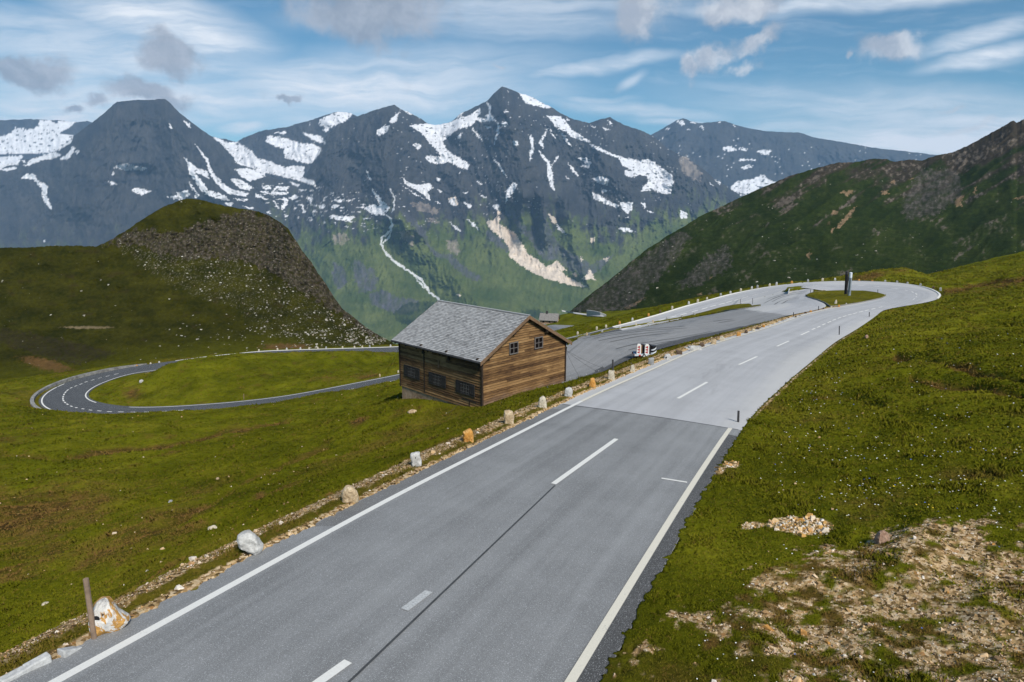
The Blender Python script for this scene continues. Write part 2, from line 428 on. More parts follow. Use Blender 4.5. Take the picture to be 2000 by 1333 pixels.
def board_mat():
    m, t, b = new_mat('weathered_boards', .82, .2)
    v = OBJ(t); isl = ISL(t)
    uvw = SCALEV(t, v, (1.6, 1.6, 22.0))
    n = NOISE(t, uvw, 1.0, 6, .65)
    big = NOISE(t, v, .55, 3, .5)
    k = M(t, 'ADD', M(t, 'MULTIPLY', isl, .22), M(t, 'ADD', M(t, 'MULTIPLY', n, .62), M(t, 'MULTIPLY', big, .34)))
    c = RAMP(t, k, [(.34, (.016, .010, .007)), (.48, (.078, .041, .018)), (.60, (.165, .092, .037)), (.74, (.28, .168, .072)), (.92, (.38, .26, .13))])
    # bleached grey towards the foot of the wall, where snow lies
    z = N(t, 'ShaderNodeSeparateXYZ'); L(t, v, z.inputs[0])
    foot = M(t, 'ADD', z.outputs[2], M(t, 'MULTIPLY', NOISE(t, v, 1.3, 4, .6), 1.1))
    c = MIX(t, M(t, 'MULTIPLY', M(t, 'MULTIPLY', SMOOTH(t, foot, 1.7, .7), SMOOTH(t, z.outputs[1], .05, 0.0)), .5), c, (.24, .18, .145))
    L(t, c, b.inputs['Base Color']); BUMP(t, b, n, .6, .02)
    return m
M_BOARD = board_mat()
def shingle_mat():
    m, t, b = new_mat('wood_shingles', .62, .45)
    v = OBJ(t); k = M(t, 'ADD', M(t, 'MULTIPLY', ISL(t), .50), M(t, 'ADD', M(t, 'MULTIPLY', NOISE(t, v, .7, 4, .6), .42), M(t, 'MULTIPLY', NOISE(t, v, 14.0, 3, .6), .25)))
    c = RAMP(t, k, [(.18, (.13, .13, .13)), (.40, (.27, .27, .27)), (.70, (.37, .37, .37)), (1.0, (.48, .48, .475))])
    L(t, c, b.inputs['Base Color']); return m
M_SHINGLE = shingle_mat()
M_DARKWOOD = solid('dark_wood', (.035, .023, .015), .8, .45, 5.0)
M_BARGE = solid('bargeboard_wood', (.17, .105, .06), .75, .3, 5.0)
M_FRAME = solid('window_frame_wood', (.15, .135, .125), .7, .15, 8.0)
M_SHUTTER = solid('shutter_wood', (.030, .027, .025), .8, .4, 9.0)
M_IRON = solid('iron_grille', (.11, .11, .11), .6, .2, 9.0)
M_GLASS = solid('dark_glass', (.008, .006, .006), .35, .2, 2.0, spec=.15)
M_PLINTH = stone_mat('plinth_masonry', [(.3, (.20, .12, .07)), (.5, (.40, .27, .17)), (.7, (.50, .38, .27))], 1.6)
M_STEEL = solid('galvanised_steel', (.28, .32, .36), .45, .2, 2.0, metal=.3)
M_STEEL_PALE = solid('pale_steel', (.62, .66, .70), .5, .1, 2.0)
M_BLACKPOST = solid('blackened_wood', (.012, .011, .012), .8, .4, 2.0)
M_POSTWOOD = solid('post_wood', (.24, .17, .12), .85, .3, 7.0)
M_DARKPOST = solid('dark_marker_post', (.045, .043, .045), .7, .3, 4.0)
M_WIRE = solid('wire', (.05, .05, .05), .6, .1, 2.0)
M_RED = solid('signal_red', (.42, .015, .012), .5, .1, 4.0)
M_WHITE = solid('sign_white', (.75, .74, .71), .5, .06, 4.0)
M_BLACK = solid('black_plastic', (.012, .012, .014), .5, .2, 4.0)
M_AMBER = solid('amber_wood', (.20, .10, .03), .7, .2, 6.0)
M_TRAILER = solid('trailer_frame', (.26, .34, .40), .5, .15, 5.0)
M_RUBBER = solid('rubber', (.015, .015, .015), .8, .1, 4.0)
def water_mat():
    m, t, b = new_mat('puddle_water', .06, .5); b.inputs['Base Color'].default_value = (.05, .06, .07, 1); return m
M_WATER = water_mat()

# ------------------------------------------------------------------ roads: plan and heights
YAW = R_(26.34)
UD = np.array([math.sin(YAW), math.cos(YAW)]); UN = np.array([math.cos(YAW), -math.sin(YAW)])   # along / to the right
_zs = ([-20, 0, 54, 65, 75, 85, 95, 110, 140], [-4.62, -6.32, -10.95, -11.75, -12.3, -12.78, -13.1, -13.4, -13.5])
def zprof(s): return np.interp(s, *_zs)
def on_main(pxs):
    out = []
    for px, py in pxs:
        z = -8.0
        for _ in range(40):
            P = atz(px, py, z); z = .5 * z + .5 * float(zprof(P[0] * UD[0] + P[1] * UD[1]))
        out.append(atz(px, py, z))
    return np.array(out)
def smooth_line(P, step, sig):
    P = np.asarray(P, float); d = np.r_[0, np.cumsum(np.linalg.norm(np.diff(P[:, :2], axis=0), axis=1))]
    n = max(3, int(d[-1] / step) + 1); s = np.linspace(0, d[-1], n)
    Q = np.stack([np.interp(s, d, P[:, k]) for k in range(P.shape[1])], 1)
    if sig > 0:
        k = int(3 * sig / step) + 1; w = np.exp(-.5 * (np.arange(-k, k + 1) * step / sig) ** 2); w /= w.sum()
        E = np.concatenate([2 * Q[0] - Q[k:0:-1], Q, 2 * Q[-1] - Q[-2:-k - 2:-1]])
        Q = np.stack([np.convolve(E[:, j], w, 'valid') for j in range(Q.shape[1])], 1)
    return Q
UL = [(110, 1333), (480, 1130), (740, 985), (900, 905), (1000, 855), (1130, 787), (1200, 755), (1285, 718), (1350, 688), (1400, 671), (1482, 647), (1525, 633), (1550, 623), (1575, 615.5), (1600, 609), (1625, 603.5), (1650, 599), (1675, 595), (1700, 590)]
UR = [(1115, 1333), (1300, 1030), (1350, 950), (1440, 815), (1477, 783), (1525, 740), (1562, 712), (1590, 690), (1620, 667), (1640, 656), (1660, 645), (1685, 629), (1700, 619), (1717, 605)]
ULp = on_main(UL); URp = on_main(UR)
def extend(P, a=25.0):
    d = (P[0] - P[1]); d /= np.linalg.norm(d[:2]); return np.vstack([P[0] + d * a, P])
ULp = extend(ULp); URp = extend(URp)
sL = ULp[:, :2] @ UD; sR = URp[:, :2] @ UD
S = np.arange(-16, 96.1, 2.0)
PL = np.stack([np.interp(S, sL, ULp[:, k]) for k in range(3)], 1)
PR = np.stack([np.interp(S, sR, URp[:, k]) for k in range(3)], 1)
pairs = [(l, r) for l, r in zip(PL, PR)]
for o, i, zo, zi in [((1762, 597), (1700, 590), -13.05, -13.3), ((1800, 592), (1715, 586), -13.0, -13.5), ((1826, 585.5), (1728, 582.5), -12.95, -13.65),
                     ((1835, 577), (1731, 577.5), -12.95, -13.75), ((1826, 570), (1722, 574), -13.1, -13.95), ((1800, 560), (1700, 570.5), -13.25, -14.2),
                     ((1762, 554), (1680, 568.7), -13.5, -14.5), ((1725, 551), (1660, 568), -13.75, -14.75), ((1687, 550), (1638, 568.5), -14.05, -15.0), ((1650, 549.5), (1612, 570), -14.4, -15.2)]:
    pairs.append((atz(*i, zi), atz(*o, zo)))
# outer side carries on round the bend and down to the left, behind the barn, to the lower hairpin
right_chain = [((1612, 550), -14.7), ((1575, 551), -15.1), ((1537, 555), -15.7), ((1500, 561), -16.3), ((1462, 567.5), -17.0), ((1425, 576), -17.8),
               ((1400, 583.5), -18.4), ((1350, 596), -19.5), ((1300, 612), -20.6), ((1237, 630), -21.8), ((1175, 645), -22.9), ((1120, 659), -23.9), ((950, 695), -26.3),
               ((783, 731.4), -28.4), ((732, 741.6), -29.0), ((664, 755), -29.7), ((613, 765), -30.2), ((545, 776.5), -30.8), ((460, 786), -31.4), ((360, 793.6), -32.0), ((306, 796), -32.3), ((270, 796.6), -32.5), ((234, 795.4), -32.7)]
RC = np.array([atz(*p, z) for p, z in right_chain])
tang = np.gradient(RC[:, :2], axis=0); tang /= np.linalg.norm(tang, axis=1)[:, None]
leftn = np.stack([-tang[:, 1], tang[:, 0]], 1)
wid = np.interp(np.arange(len(RC)), [0, 1, 2, 3, 5, 16, len(RC) - 1], [11.0, 10.0, 9.0, 8.0, 7.2, 6.9, 8.0])
for p, nrm, w in zip(RC, leftn, wid):
    pairs.append((np.array([p[0] + nrm[0] * w, p[1] + nrm[1] * w, p[2]]), p))
for inn, out, z in [((188, 788), (124, 807.6), -32.95), ((172, 782), (98, 802), -33.0), ((166.4, 776), (82, 794), -33.05), ((166.4, 771), (76.5, 781), -33.1),
                    ((170, 766), (90, 766), -33.15), ((178, 760), (126, 748), -33.2), ((192, 752.4), (168, 736), -33.3), ((218, 743), (232, 722), -33.5), ((255, 731), (280, 714), -33.7)]:
    pairs.append((atz(*out, z), atz(*inn, z)))
far_left = [((400, 698), -34.2), ((506, 687), -34.6), ((603, 683.5), -35.0), ((672.5, 681.5), -35.3), ((725, 680), -35.6), ((778, 678.4), -35.9), ((900, 668), -37.0), ((1000, 655), -39.0), ((1060, 643), -40.5)]
FL = np.array([atz(*p, z) for p, z in far_left])
tang = np.gradient(FL[:, :2], axis=0); tang /= np.linalg.norm(tang, axis=1)[:, None]
for p, tn in zip(FL, tang):
    pairs.append((p, np.array([p[0] + tn[1] * 7.0, p[1] - tn[0] * 7.0, p[2]])))
LR = np.array([np.r_[a, b] for a, b in pairs])
mid = .5 * (LR[:, :3] + LR[:, 3:])
# resample by the length of the middle line, then smooth beyond the near straight
d = np.r_[0, np.cumsum(np.linalg.norm(np.diff(mid[:, :2], axis=0), axis=1))]
sg = np.arange(0, d[-1], 1.0)
LRs = np.stack([np.interp(sg, d, LR[:, k]) for k in range(6)], 1)
k = 9; w_ = np.exp(-.5 * (np.arange(-k, k + 1) / 2.4) ** 2); w_ /= w_.sum()
Epad = np.concatenate([2 * LRs[0] - LRs[k:0:-1], LRs, 2 * LRs[-1] - LRs[-2:-k - 2:-1]])
LRs = np.stack([np.convolve(Epad[:, j], w_, 'valid') for j in range(6)], 1)
RL, RRt = LRs[:, :3], LRs[:, 3:]                       # line to line
RC_mid = .5 * (RL + RRt)
RW = np.linalg.norm((RRt - RL)[:, :2], axis=1)
ac = (RRt - RL) / RW[:, None]                          # unit, left to right
EDGE_L = np.where(sg < 110, .62, .45); EDGE_R = np.where(sg < 50, .42, .45)
SEAM_S = None
def at_s_index(P): return int(np.argmin(np.linalg.norm(RC_mid[:, :2] - np.asarray(P)[:2], axis=1)))
SEAM = on_main([(1124, 789), (1423, 832)])
i_seam = int(np.argmin(np.linalg.norm(RC_mid[:120, :2] - SEAM.mean(0)[:2], axis=1)))
i_bend_end = at_s_index(atz(1200, 641, -22.4)); i_low = at_s_index(atz(760, 738, -28.7)); i_far2 = at_s_index(atz(690, 683, -35.4))

def road_strip(name, i0, i1, mat, lift=0.0, crown=.05, label=None):
    i = np.arange(i0, i1 + 1); n = 13
    a = np.linspace(0, 1, n)
    Lp = RL[i] - ac[i] * EDGE_L[i][:, None]; Rp = RRt[i] + ac[i] * EDGE_R[i][:, None]
    P = Lp[:, None, :] * (1 - a)[None, :, None] + Rp[:, None, :] * a[None, :, None]
    P[..., 2] += lift + crown * (1 - (2 * a - 1) ** 2)[None, :]
    me = grid_mesh(name, P, mat)
    uv = me.uv_layers.new(name='UVMap'); li = np.empty(len(me.loops), np.int32); me.loops.foreach_get('vertex_index', li)
    W = (RW[i] + EDGE_L[i] + EDGE_R[i])
    U = np.stack([np.broadcast_to(a[None, :] * W[:, None], P.shape[:2]), np.broadcast_to(sg[i][:, None], P.shape[:2])], -1).reshape(-1, 2)
    uv.data.foreach_set('uv', U[li].astype(np.float32).ravel())
    o = link(bpy.data.objects.new(name, me)); tag(o, label, None, None, 'structure'); return o
def road_z(x, y):
    """height of the asphalt at x, y (nearest cross-section)"""
    dd = np.hypot(RC_mid[:, 0] - x, RC_mid[:, 1] - y); j = int(np.argmin(dd)); j = min(max(j, 1), len(sg) - 2)
    t = RC_mid[j + 1] - RC_mid[j - 1]; l = (t[0] ** 2 + t[1] ** 2)
    u = ((x - RC_mid[j, 0]) * t[0] + (y - RC_mid[j, 1]) * t[1]) / l
    z = RC_mid[j, 2] + u * t[2]
    off = (x - RC_mid[j, 0]) * ac[j, 0] + (y - RC_mid[j, 1]) * ac[j, 1]
    W = RW[j] + EDGE_L[j] + EDGE_R[j]; a = np.clip(2 * off / W, -1, 1)
    return z + ac[j, 2] * off + .05 * (1 - a * a)

road_near = road_strip('road_dark_asphalt', 0, i_seam, M_ASPH_DARK, 0.0, label='dark grey two lane road running from the foreground to the joint')
road_pale = road_strip('road_pale_asphalt', i_seam, i_bend_end, M_ASPH_PALE, 0.0, label='pale grey road running to the hairpin and back down behind the barn')
road_mid = road_strip('road_lower_asphalt', i_bend_end, len(sg) - 2, M_ASPH_LOW, 0.0, label='dark asphalt of the lower hairpin in the meadow')

def ribbon(pts, width, lift=.012, both=None):
    """flat strip centred on a 3D polyline lying on the road"""
    P = np.asarray(pts, float); t = np.gradient(P[:, :2], axis=0); t /= np.linalg.norm(t, axis=1)[:, None] + 1e-9
    nrm = np.stack([t[:, 1], -t[:, 0], 0 * t[:, 0]], 1); w = np.broadcast_to(width, len(P))[:, None] / 2
    A, B = P - nrm * w, P + nrm * w
    for Q in (A, B):
        for q in Q: q[2] = road_z(q[0], q[1]) + lift
    return A, B
def add_ribbon(mb, pts, width, lift=.012, mi=0):
    A, B = ribbon(pts, width, lift)
    o = len(mb.v); n = len(A)
    mb.v += [tuple(p) for p in A] + [tuple(p) for p in B]
    mb.f += [(o + i, o + n + i, o + n + i + 1, o + i + 1) for i in range(n - 1)]; mb.m += [mi] * (n - 1)
def line_obj(name, idx, side, width, mat, parent, label=None, lift=.012, off=0.0):
    P = (RL if side == 'L' else RRt)[idx] + ac[idx] * off
    mb = MB(); add_ribbon(mb, P, width, lift); o = mb.build(name, mat, parent)
    if label: o['label'] = label
    return o
ii = lambda a, b: np.arange(a, b + 1)
line_obj('asphalt_shoulder', ii(0, i_seam - 1), 'R', .32, M_ASPH_EDGE, road_near, None, .006, .25)
line_obj('asphalt_shoulder', ii(0, i_seam - 1), 'L', .46, M_ASPH_SHO, road_near, None, .006, -.34)
line_obj('edge_line', ii(0, i_seam + 1), 'L', .17, M_PAINT, road_near)
line_obj('edge_line', ii(0, i_seam), 'R', .155, M_PAINT_CREAM, road_near, 'cream edge line on the grassy bank side')
line_obj('edge_line', ii(i_seam + 1, 118), 'L', .17, M_PAINT_CREAM, road_pale)
def kerb_line(idx, side, parent, w=.24, h=.10, off=.12):
    sg_ = -1 if side == 'L' else 1; P = (RL if side == 'L' else RRt)[idx] + ac[idx] * (off * sg_); A = P.copy(); B = P + ac[idx] * (w * sg_)
    mb = MB(); n = len(idx); vs = []
    for k in range(n):
        z0 = P[k, 2] - .1; z1 = road_z(P[k, 0], P[k, 1]) + h
        vs += [(A[k, 0], A[k, 1], z0), (A[k, 0], A[k, 1], z1), (B[k, 0], B[k, 1], z1), (B[k, 0], B[k, 1], z0)]
    mb.add(vs, [(4 * k + j, 4 * k + (j + 1) % 4, 4 * k + 4 + (j + 1) % 4, 4 * k + 4 + j) for k in range(n - 1) for j in range(3)] + [(0, 1, 2, 3), (4 * n - 1, 4 * n - 2, 4 * n - 3, 4 * n - 4)])
    return mb.build('painted_kerb', M_PAINT, parent)
kerb_line(ii(at_s_index(atz(1790, 583, -13.3)), i_bend_end), 'R', road_pale)
line_obj('edge_line', ii(i_bend_end, i_far2), 'R', .20, M_PAINT, road_mid)
i_ho = at_s_index(atz(200, 800, -32.9)); i_hf = at_s_index(atz(300, 712, -33.7))
line_obj('edge_line', ii(i_ho - 12, i_hf + 3), 'L', .22, M_PAINT, road_mid)

kerb_line(ii(i_hf + 3, len(sg) - 4), 'L', road_mid, .22, .08)
def surf_pts(a, b, road=None, n=6):
    """pixel pair -> points on the asphalt"""
    out = []
    for t in np.linspace(0, 1, n):
        px, py = a[0] + (b[0] - a[0]) * t, a[1] + (b[1] - a[1]) * t
        z = road
        P = atz(px, py, z)
        for _ in range(30):
            z = .5 * z + .5 * road_z(P[0], P[1]); P = atz(px, py, z)
        out.append(P)
    return np.array(out)
def dash(name, a, b, width, mat, parent, z0):
    mb = MB(); add_ribbon(mb, surf_pts(a, b, z0), width, .012); return mb.build(name, mat, parent)
for a, b, mt in [((560, 1378), (680, 1293), M_PAINT), ((790, 1192), (838, 1156), M_PAINT_WORN), ((1081, 946), (1204, 858), M_PAINT)]:
    dash('centre_dash', a, b, .16, mt, road_near, -8.0)
dash('side_mark', (1292, 935), (1342, 943), .10, M_PAINT, road_near, -7.6)
for a, b in [((1324, 779), (1381, 747)), ((1443, 713), (1478.5, 697)), ((1517.5, 677), (1541, 666.5)), ((1564, 655), (1580.5, 647.5)), ((1586, 644.6), (1592, 641.5)), ((1596, 640.3), (1602, 637.6)),
             ((1606, 635.5), (1612, 632.8)), ((1616.5, 631), (1623, 628)), ((1626, 626.5), (1633, 623.7)), ((1636, 622.5), (1643, 620)), ((1646, 619.2), (1653, 617)), ((1656, 616), (1663, 614)), ((1666, 613.5), (1674, 611.3)), ((1677.5, 610.4), (1685.5, 608.4)), ((1689, 607.7), (1696.5, 605.7)), ((1702, 604.6), (1710, 602.5)), ((1716, 601.3), (1723, 599.8))]:
    dash('centre_dash', a, b, .15, M_PAINT, road_pale, -12.0)
HC = [(1220, 642.6), (1246, 637), (1270, 631), (1293, 625), (1315, 619), (1335, 614), (1357, 608), (1376, 603), (1393, 598), (1410, 594), (1424, 590), (1440, 586), (1455, 581.6), (1475, 576.6), (1494, 571), (1520, 566), (1544, 564), (1570, 560), (1597, 558), (1622, 557), (1650, 557), (1682, 558), (1712, 560), (1747, 564), (1770, 567.5), (1782, 571), (1789.5, 575), (1790, 579), (1785, 584.5)]
HCa = np.array(HC, float)
for j, c in enumerate(HC):
    a = HCa[max(0, j - 1)]; b = HCa[min(len(HC) - 1, j + 1)]; tdir = (b - a) / np.linalg.norm(b - a)
    h = 6.0 if j < 24 else 3.0
    if j > 24: h = 2.2
    dash('centre_dash', tuple(np.array(c) - tdir * h), tuple(np.array(c) + tdir * h), .17, M_PAINT, road_pale if j > 3 else road_mid, -14.5)
LCd = [(227, 731), (210, 735), (195, 738.6), (181, 742.6), (168, 746.4), (158, 750.6), (148, 754.4), (139, 758), (132, 762.6), (128, 766.6), (125, 771), (123.4, 775.6), (123, 779.6), (124, 783), (127, 786.6), (131.6, 790), (139.4, 794), (149, 796.6), (162, 799), (176.6, 801.4), (194, 803), (214, 804.6), (236, 805), (261, 805.4), (288, 805), (318, 804), (350, 802)]
LCa = np.array(LCd, float)
for j, c in enumerate(LCd):
    a = LCa[max(0, j - 1)]; b = LCa[min(len(LCd) - 1, j + 1)]; tdir = (b - a) / np.linalg.norm(b - a)
    h = np.interp(j, [0, 3, 8, 11, 13, 18, 22, 26], [4.3, 3.2, 2.2, 1.3, 1.3, 2.6, 5.5, 7.5])
    dash('centre_dash', tuple(np.array(c) - tdir * h), tuple(np.array(c) + tdir * h), .22, M_PAINT, road_mid, -33.0)
for a, b in [((600, 775), (616, 772)), ((633, 770), (653, 766.3)), ((671, 763.5), (691, 759.6)), ((716, 755.2), (783, 741))]:
    dash('centre_dash', a, b, .17, M_PAINT, road_mid, -29.5)
mb = MB(); add_ribbon(mb, surf_pts((1084, 949), (662, 1352), -8.0, 14), .045, .008); mb.build('asphalt_joint', M_JOINT, road_near)
mb = MB(); add_ribbon(mb, np.array([RL[i_seam] - ac[i_seam] * .5, RRt[i_seam] + ac[i_seam] * .3])[[0, 1]] if False else np.linspace(RL[i_seam] - ac[i_seam] * .5, RRt[i_seam] + ac[i_seam] * .3, 8), .06, .008); mb.build('asphalt_joint', M_JOINT, road_near)

# ------------------------------------------------------------------ barn pose (ground heights needed below)
H_YAW = .7805; HU = np.array([math.cos(H_YAW), math.sin(H_YAW), 0]); HV = np.array([-math.sin(H_YAW), math.cos(H_YAW), 0])
HC0 = np.array([-2.0211, 41.7891, -9.929]); H_L, H_W, H_R, H_OG, H_OE, H_OGL = 9.4416, 8.5195, 2.371, .3168, .3965, .504

# ------------------------------------------------------------------ terrain control points
CP = []
def cp_d(*pts):
    for px, py, y in pts: CP.append(atd(px, py, y))
def cp_z(*pts):
    for px, py, z in pts: CP.append(atz(px, py, z))
for i in range(0, len(sg), 4):
    CP.append(RL[i] - ac[i] * (EDGE_L[i] + .25) + [0, 0, -.02]); CP.append(RRt[i] + ac[i] * (EDGE_R[i] + .25) + [0, 0, -.02])
# bank on the right of the near road
for s in np.arange(-14, 98, 7.0):
    j = int(np.clip(s + 16, 0, 115))
    for off, rise in ((2.2, .32), (5, .9), (10, 1.85), (18, 3.3), (30, 5.2), (48, 7.2)):
        if s > 60 and off > 20: rise *= np.interp(s, [60, 98], [1, .62])
        if s > 86: rise *= np.interp(s, [86, 98], [1, .8])
        b = RRt[j] + ac[j] * (EDGE_R[j] + off); CP.append(np.array([b[0], b[1], RRt[j, 2] + rise]))
# barn platform
for a, b_, dz in ((0, 0, -3.17), (2.84, 0, -3.19), (5.5, 0, -3.22), (8.6, 0, -3.30), (-.6, .5, -3.62), (-.05, 1.71, -3.9), (-.05, 3.4, -3.94), (-.05, 6.55, -4.12), (-.05, 9.4, -4.86), (-1.6, 4.5, -4.5), (-1.8, 9.0, -5.3),
                  (8.7, 5, -3.7), (8.7, 9.5, -4.0), (4, 9.6, -4.6), (4.2, 4.5, -3.8), (-1.8, 1.2, -4.1), (3, -1.6, -2.9), (6, -1.6, -2.95)):
    p = HC0 + HU * a + HV * b_; CP.append(np.array([p[0], p[1], p[2] + dz]))
# slope on the left below the near road, down to the crest that hides the lower road
cp_d((330, 806, 74), (124, 812, 72), (460, 799, 78), (600, 778, 86), (700, 766, 90), (760, 752, 92), (60, 800, 77), (0, 790, 84), (-150, 800, 82), (-350, 830, 76),
     (330, 850, 58), (150, 880, 52), (0, 900, 48), (500, 850, 55), (640, 820, 60), (720, 800, 62), (0, 1000, 32), (200, 960, 37), (350, 940, 38), (500, 920, 36), (-200, 1000, 34), (-300, 1150, 20),
     (0, 1120, 21), (200, 1060, 22), (400, 1000, 25), (600, 930, 28), (0, 1230, 12.5), (100, 1170, 14), (300, 1100, 17), (760, 870, 36), (860, 830, 39.5), (-100, 1333, 10))
# meadow inside the lower loop, then the rim before the knoll
cp_z((400, 760, -31.0), (300, 770, -32.0), (250, 772, -32.8), (500, 750, -30.5), (620, 735, -31.0), (720, 712, -32.4), (560, 715, -31.6), (330, 745, -31.5), (250, 742, -32.6))
cp_d((340, 707, 116), (370, 702.5, 120), (400, 698.5, 124), (450, 693, 128), (490, 690, 131), (530, 689.5, 134), (580, 689.5, 134), (640, 689, 134), (710, 688, 136))
cp_d((20, 770, 110), (0, 750, 124), (-150, 760, 120), (-400, 780, 110), (100, 733, 133))
for x, y, z in ((-150, 165, -46), (-120, 172, -47), (-90, 180, -48), (-60, 190, -50), (-150, 240, -64), (-40, 230, -60), (-220, 150, -42), (-250, 260, -64), (-100, 300, -60), (0, 260, -50), (0, 330, -75), (-60, 360, -80), (120, 330, -60), (-300, 330, -60)):
    CP.append(np.array([x, y, z], float))
# parking place and kerbed island between the two legs of the upper bend
cp_z((1112, 742, -13.6), (1150, 735, -13.7), (1200, 714, -13.8), (1240, 696, -13.8), (1330, 672, -13.8), (1420, 652, -13.6), (1500, 633, -13.1),
     (1112, 672, -14.3), (1160, 658, -14.6), (1240, 643, -15.0), (1330, 625, -15.4), (1420, 608, -15.6), (1480, 600, -15.4), (1300, 655, -14.4), (1180, 690, -14.0), (1560, 590, -14.6), (1620, 590, -13.9), (1650, 580, -14.4))
cp_d((1205, 724, 40), (1240, 710, 43.5), (1290, 696, 46.5), (1330, 684, 50), (1375, 671, 53), (1420, 658, 57), (1470, 644.5, 61), (1512, 630.5, 66))
# hollow behind the bank, mound and slope beyond the bend
cp_d((1690, 546, 138), (1730, 534, 146), (1768, 523, 150), (1795, 538, 150), (1800, 550, 134), (1850, 545, 150), (1880, 534, 152), (1940, 512, 156), (2000, 494, 160), (2080, 470, 165), (2200, 440, 170), (1900, 558, 130), (2000, 535, 130), (2100, 520, 135), (2250, 500, 140), (1960, 560, 108), (2100, 560, 100), (1870, 575, 104))
for px, py, y in ((1690, 560, 175), (1768, 556, 190), (1850, 560, 200), (1940, 535, 200), (2000, 515, 205), (2100, 495, 210), (2250, 470, 210)): cp_d((px, py, y))
# terrace with the far car park below the upper bend
cp_d((1110, 640, 205), (1150, 640, 200), (1200, 627, 210), (1300, 605, 215), (1380, 585, 215), (1110, 613, 290), (1160, 612, 290), (1200, 611, 290), (1280, 602, 280), (1075, 632, 245), (1060, 645, 225), (1120, 627, 245), (1180, 622, 250), (1095, 616, 290), (1062, 632, 280), (1040, 650, 260), (1450, 572, 215), (1550, 556, 210))
CP = np.array(CP)
_cc = 5.0
def _phi(r2): return np.sqrt(r2 + _cc * _cc)
_nC = len(CP); _d2 = ((CP[:, None, :2] - CP[None, :, :2]) ** 2).sum(-1)
_A = np.zeros((_nC + 3, _nC + 3)); _A[:_nC, :_nC] = _phi(_d2) - np.eye(_nC) * .35
_A[:_nC, _nC] = 1; _A[:_nC, _nC + 1:] = CP[:, :2] / 50; _A[_nC, :_nC] = 1; _A[_nC + 1:, :_nC] = CP[:, :2].T / 50
_W = np.linalg.solve(_A, np.r_[CP[:, 2], 0, 0, 0]).astype(np.float32)
def base_z(x, y):
    x = np.asarray(x, np.float32).ravel(); y = np.asarray(y, np.float32).ravel(); out = np.empty(len(x), np.float32)
    cx = CP[:, 0].astype(np.float32); cy = CP[:, 1].astype(np.float32)
    for a in range(0, len(x), 20000):
        X = x[a:a + 20000, None]; Y = y[a:a + 20000, None]
        out[a:a + 20000] = _phi((X - cx) ** 2 + (Y - cy) ** 2) @ _W[:_nC] + _W[_nC] + (X[:, 0] * _W[_nC + 1] + Y[:, 0] * _W[_nC + 2]) / 50
    return out

# polar sheet under everything near: fine close to the camera, coarser with distance
NA, NR = 760, 1000
az = np.radians(np.linspace(-58, 58, NA)); rr = 4.0 * (340 / 4.0) ** (np.linspace(0, 1, NR))
GX = (rr[:, None] * np.sin(az)[None, :]).astype(np.float64); GY = (rr[:, None] * np.cos(az)[None, :]).astype(np.float64)
gx, gy = GX.ravel(), GY.ravel()
# base heights on every 4th node, then bilinear in the sheet's own rows and columns
ja = np.arange(0, NA, 3); ja = np.unique(np.r_[ja, NA - 1]); jr = np.unique(np.r_[np.arange(0, NR, 3), NR - 1])
Zc = base_z(GX[np.ix_(jr, ja)], GY[np.ix_(jr, ja)]).reshape(len(jr), len(ja)).astype(float)
Zr = np.stack([np.interp(np.arange(NA), ja, Zc[k]) for k in range(len(jr))])
Zf = np.empty((NR, NA)); _t = np.interp(np.arange(NR), jr, np.arange(len(jr))); _i0 = np.minimum(_t.astype(int), len(jr) - 2); _fr = (_t - _i0)[:, None]
Zf = Zr[_i0] * (1 - _fr) + Zr[_i0 + 1] * _fr
gz = Zf.ravel()

# signed distance to the asphalt (negative on it), with its height, per node
sd = np.full(len(gx), 60.0); rz = np.zeros(len(gx)); rside = np.zeros(len(gx))
order = np.argsort(gy, kind='stable'); gys = gy[order]
Lp_all = RL - ac * EDGE_L[:, None]; Rp_all = RRt + ac * EDGE_R[:, None]
Cn = .5 * (Lp_all + Rp_all); Hw = .5 * np.linalg.norm((Rp_all - Lp_all)[:, :2], axis=1)
for i in range(len(sg) - 1):
    a, b = Cn[i], Cn[i + 1]; m = 14.0
    lo, hi = np.searchsorted(gys, [min(a[1], b[1]) - m, max(a[1], b[1]) + m]); id_ = order[lo:hi]
    xx = gx[id_]; sel = (xx > min(a[0], b[0]) - m) & (xx < max(a[0], b[0]) + m); id_ = id_[sel]
    if not len(id_): continue
    X, Y = gx[id_], gy[id_]; dx, dy = b[0] - a[0], b[1] - a[1]; l2 = dx * dx + dy * dy + 1e-9
    t = ((X - a[0]) * dx + (Y - a[1]) * dy) / l2; tc = np.clip(t, 0, 1)
    dist = np.hypot(X - a[0] - tc * dx, Y - a[1] - tc * dy); s = dist - (Hw[i] + (Hw[i + 1] - Hw[i]) * tc)
    better = s < sd[id_]
    k = id_[better]; sd[k] = s[better]
    off = ((X - a[0]) * dy - (Y - a[1]) * dx) / math.sqrt(l2)     # positive to the right
    offc = np.clip(off, -Hw[i], Hw[i])
    rz[k] = (a[2] + (b[2] - a[2]) * tc + ac[i, 2] * offc)[better]; rside[k] = np.sign(off[better])
GPX, GPY = proj(np.stack([gx, gy, gz], 1))

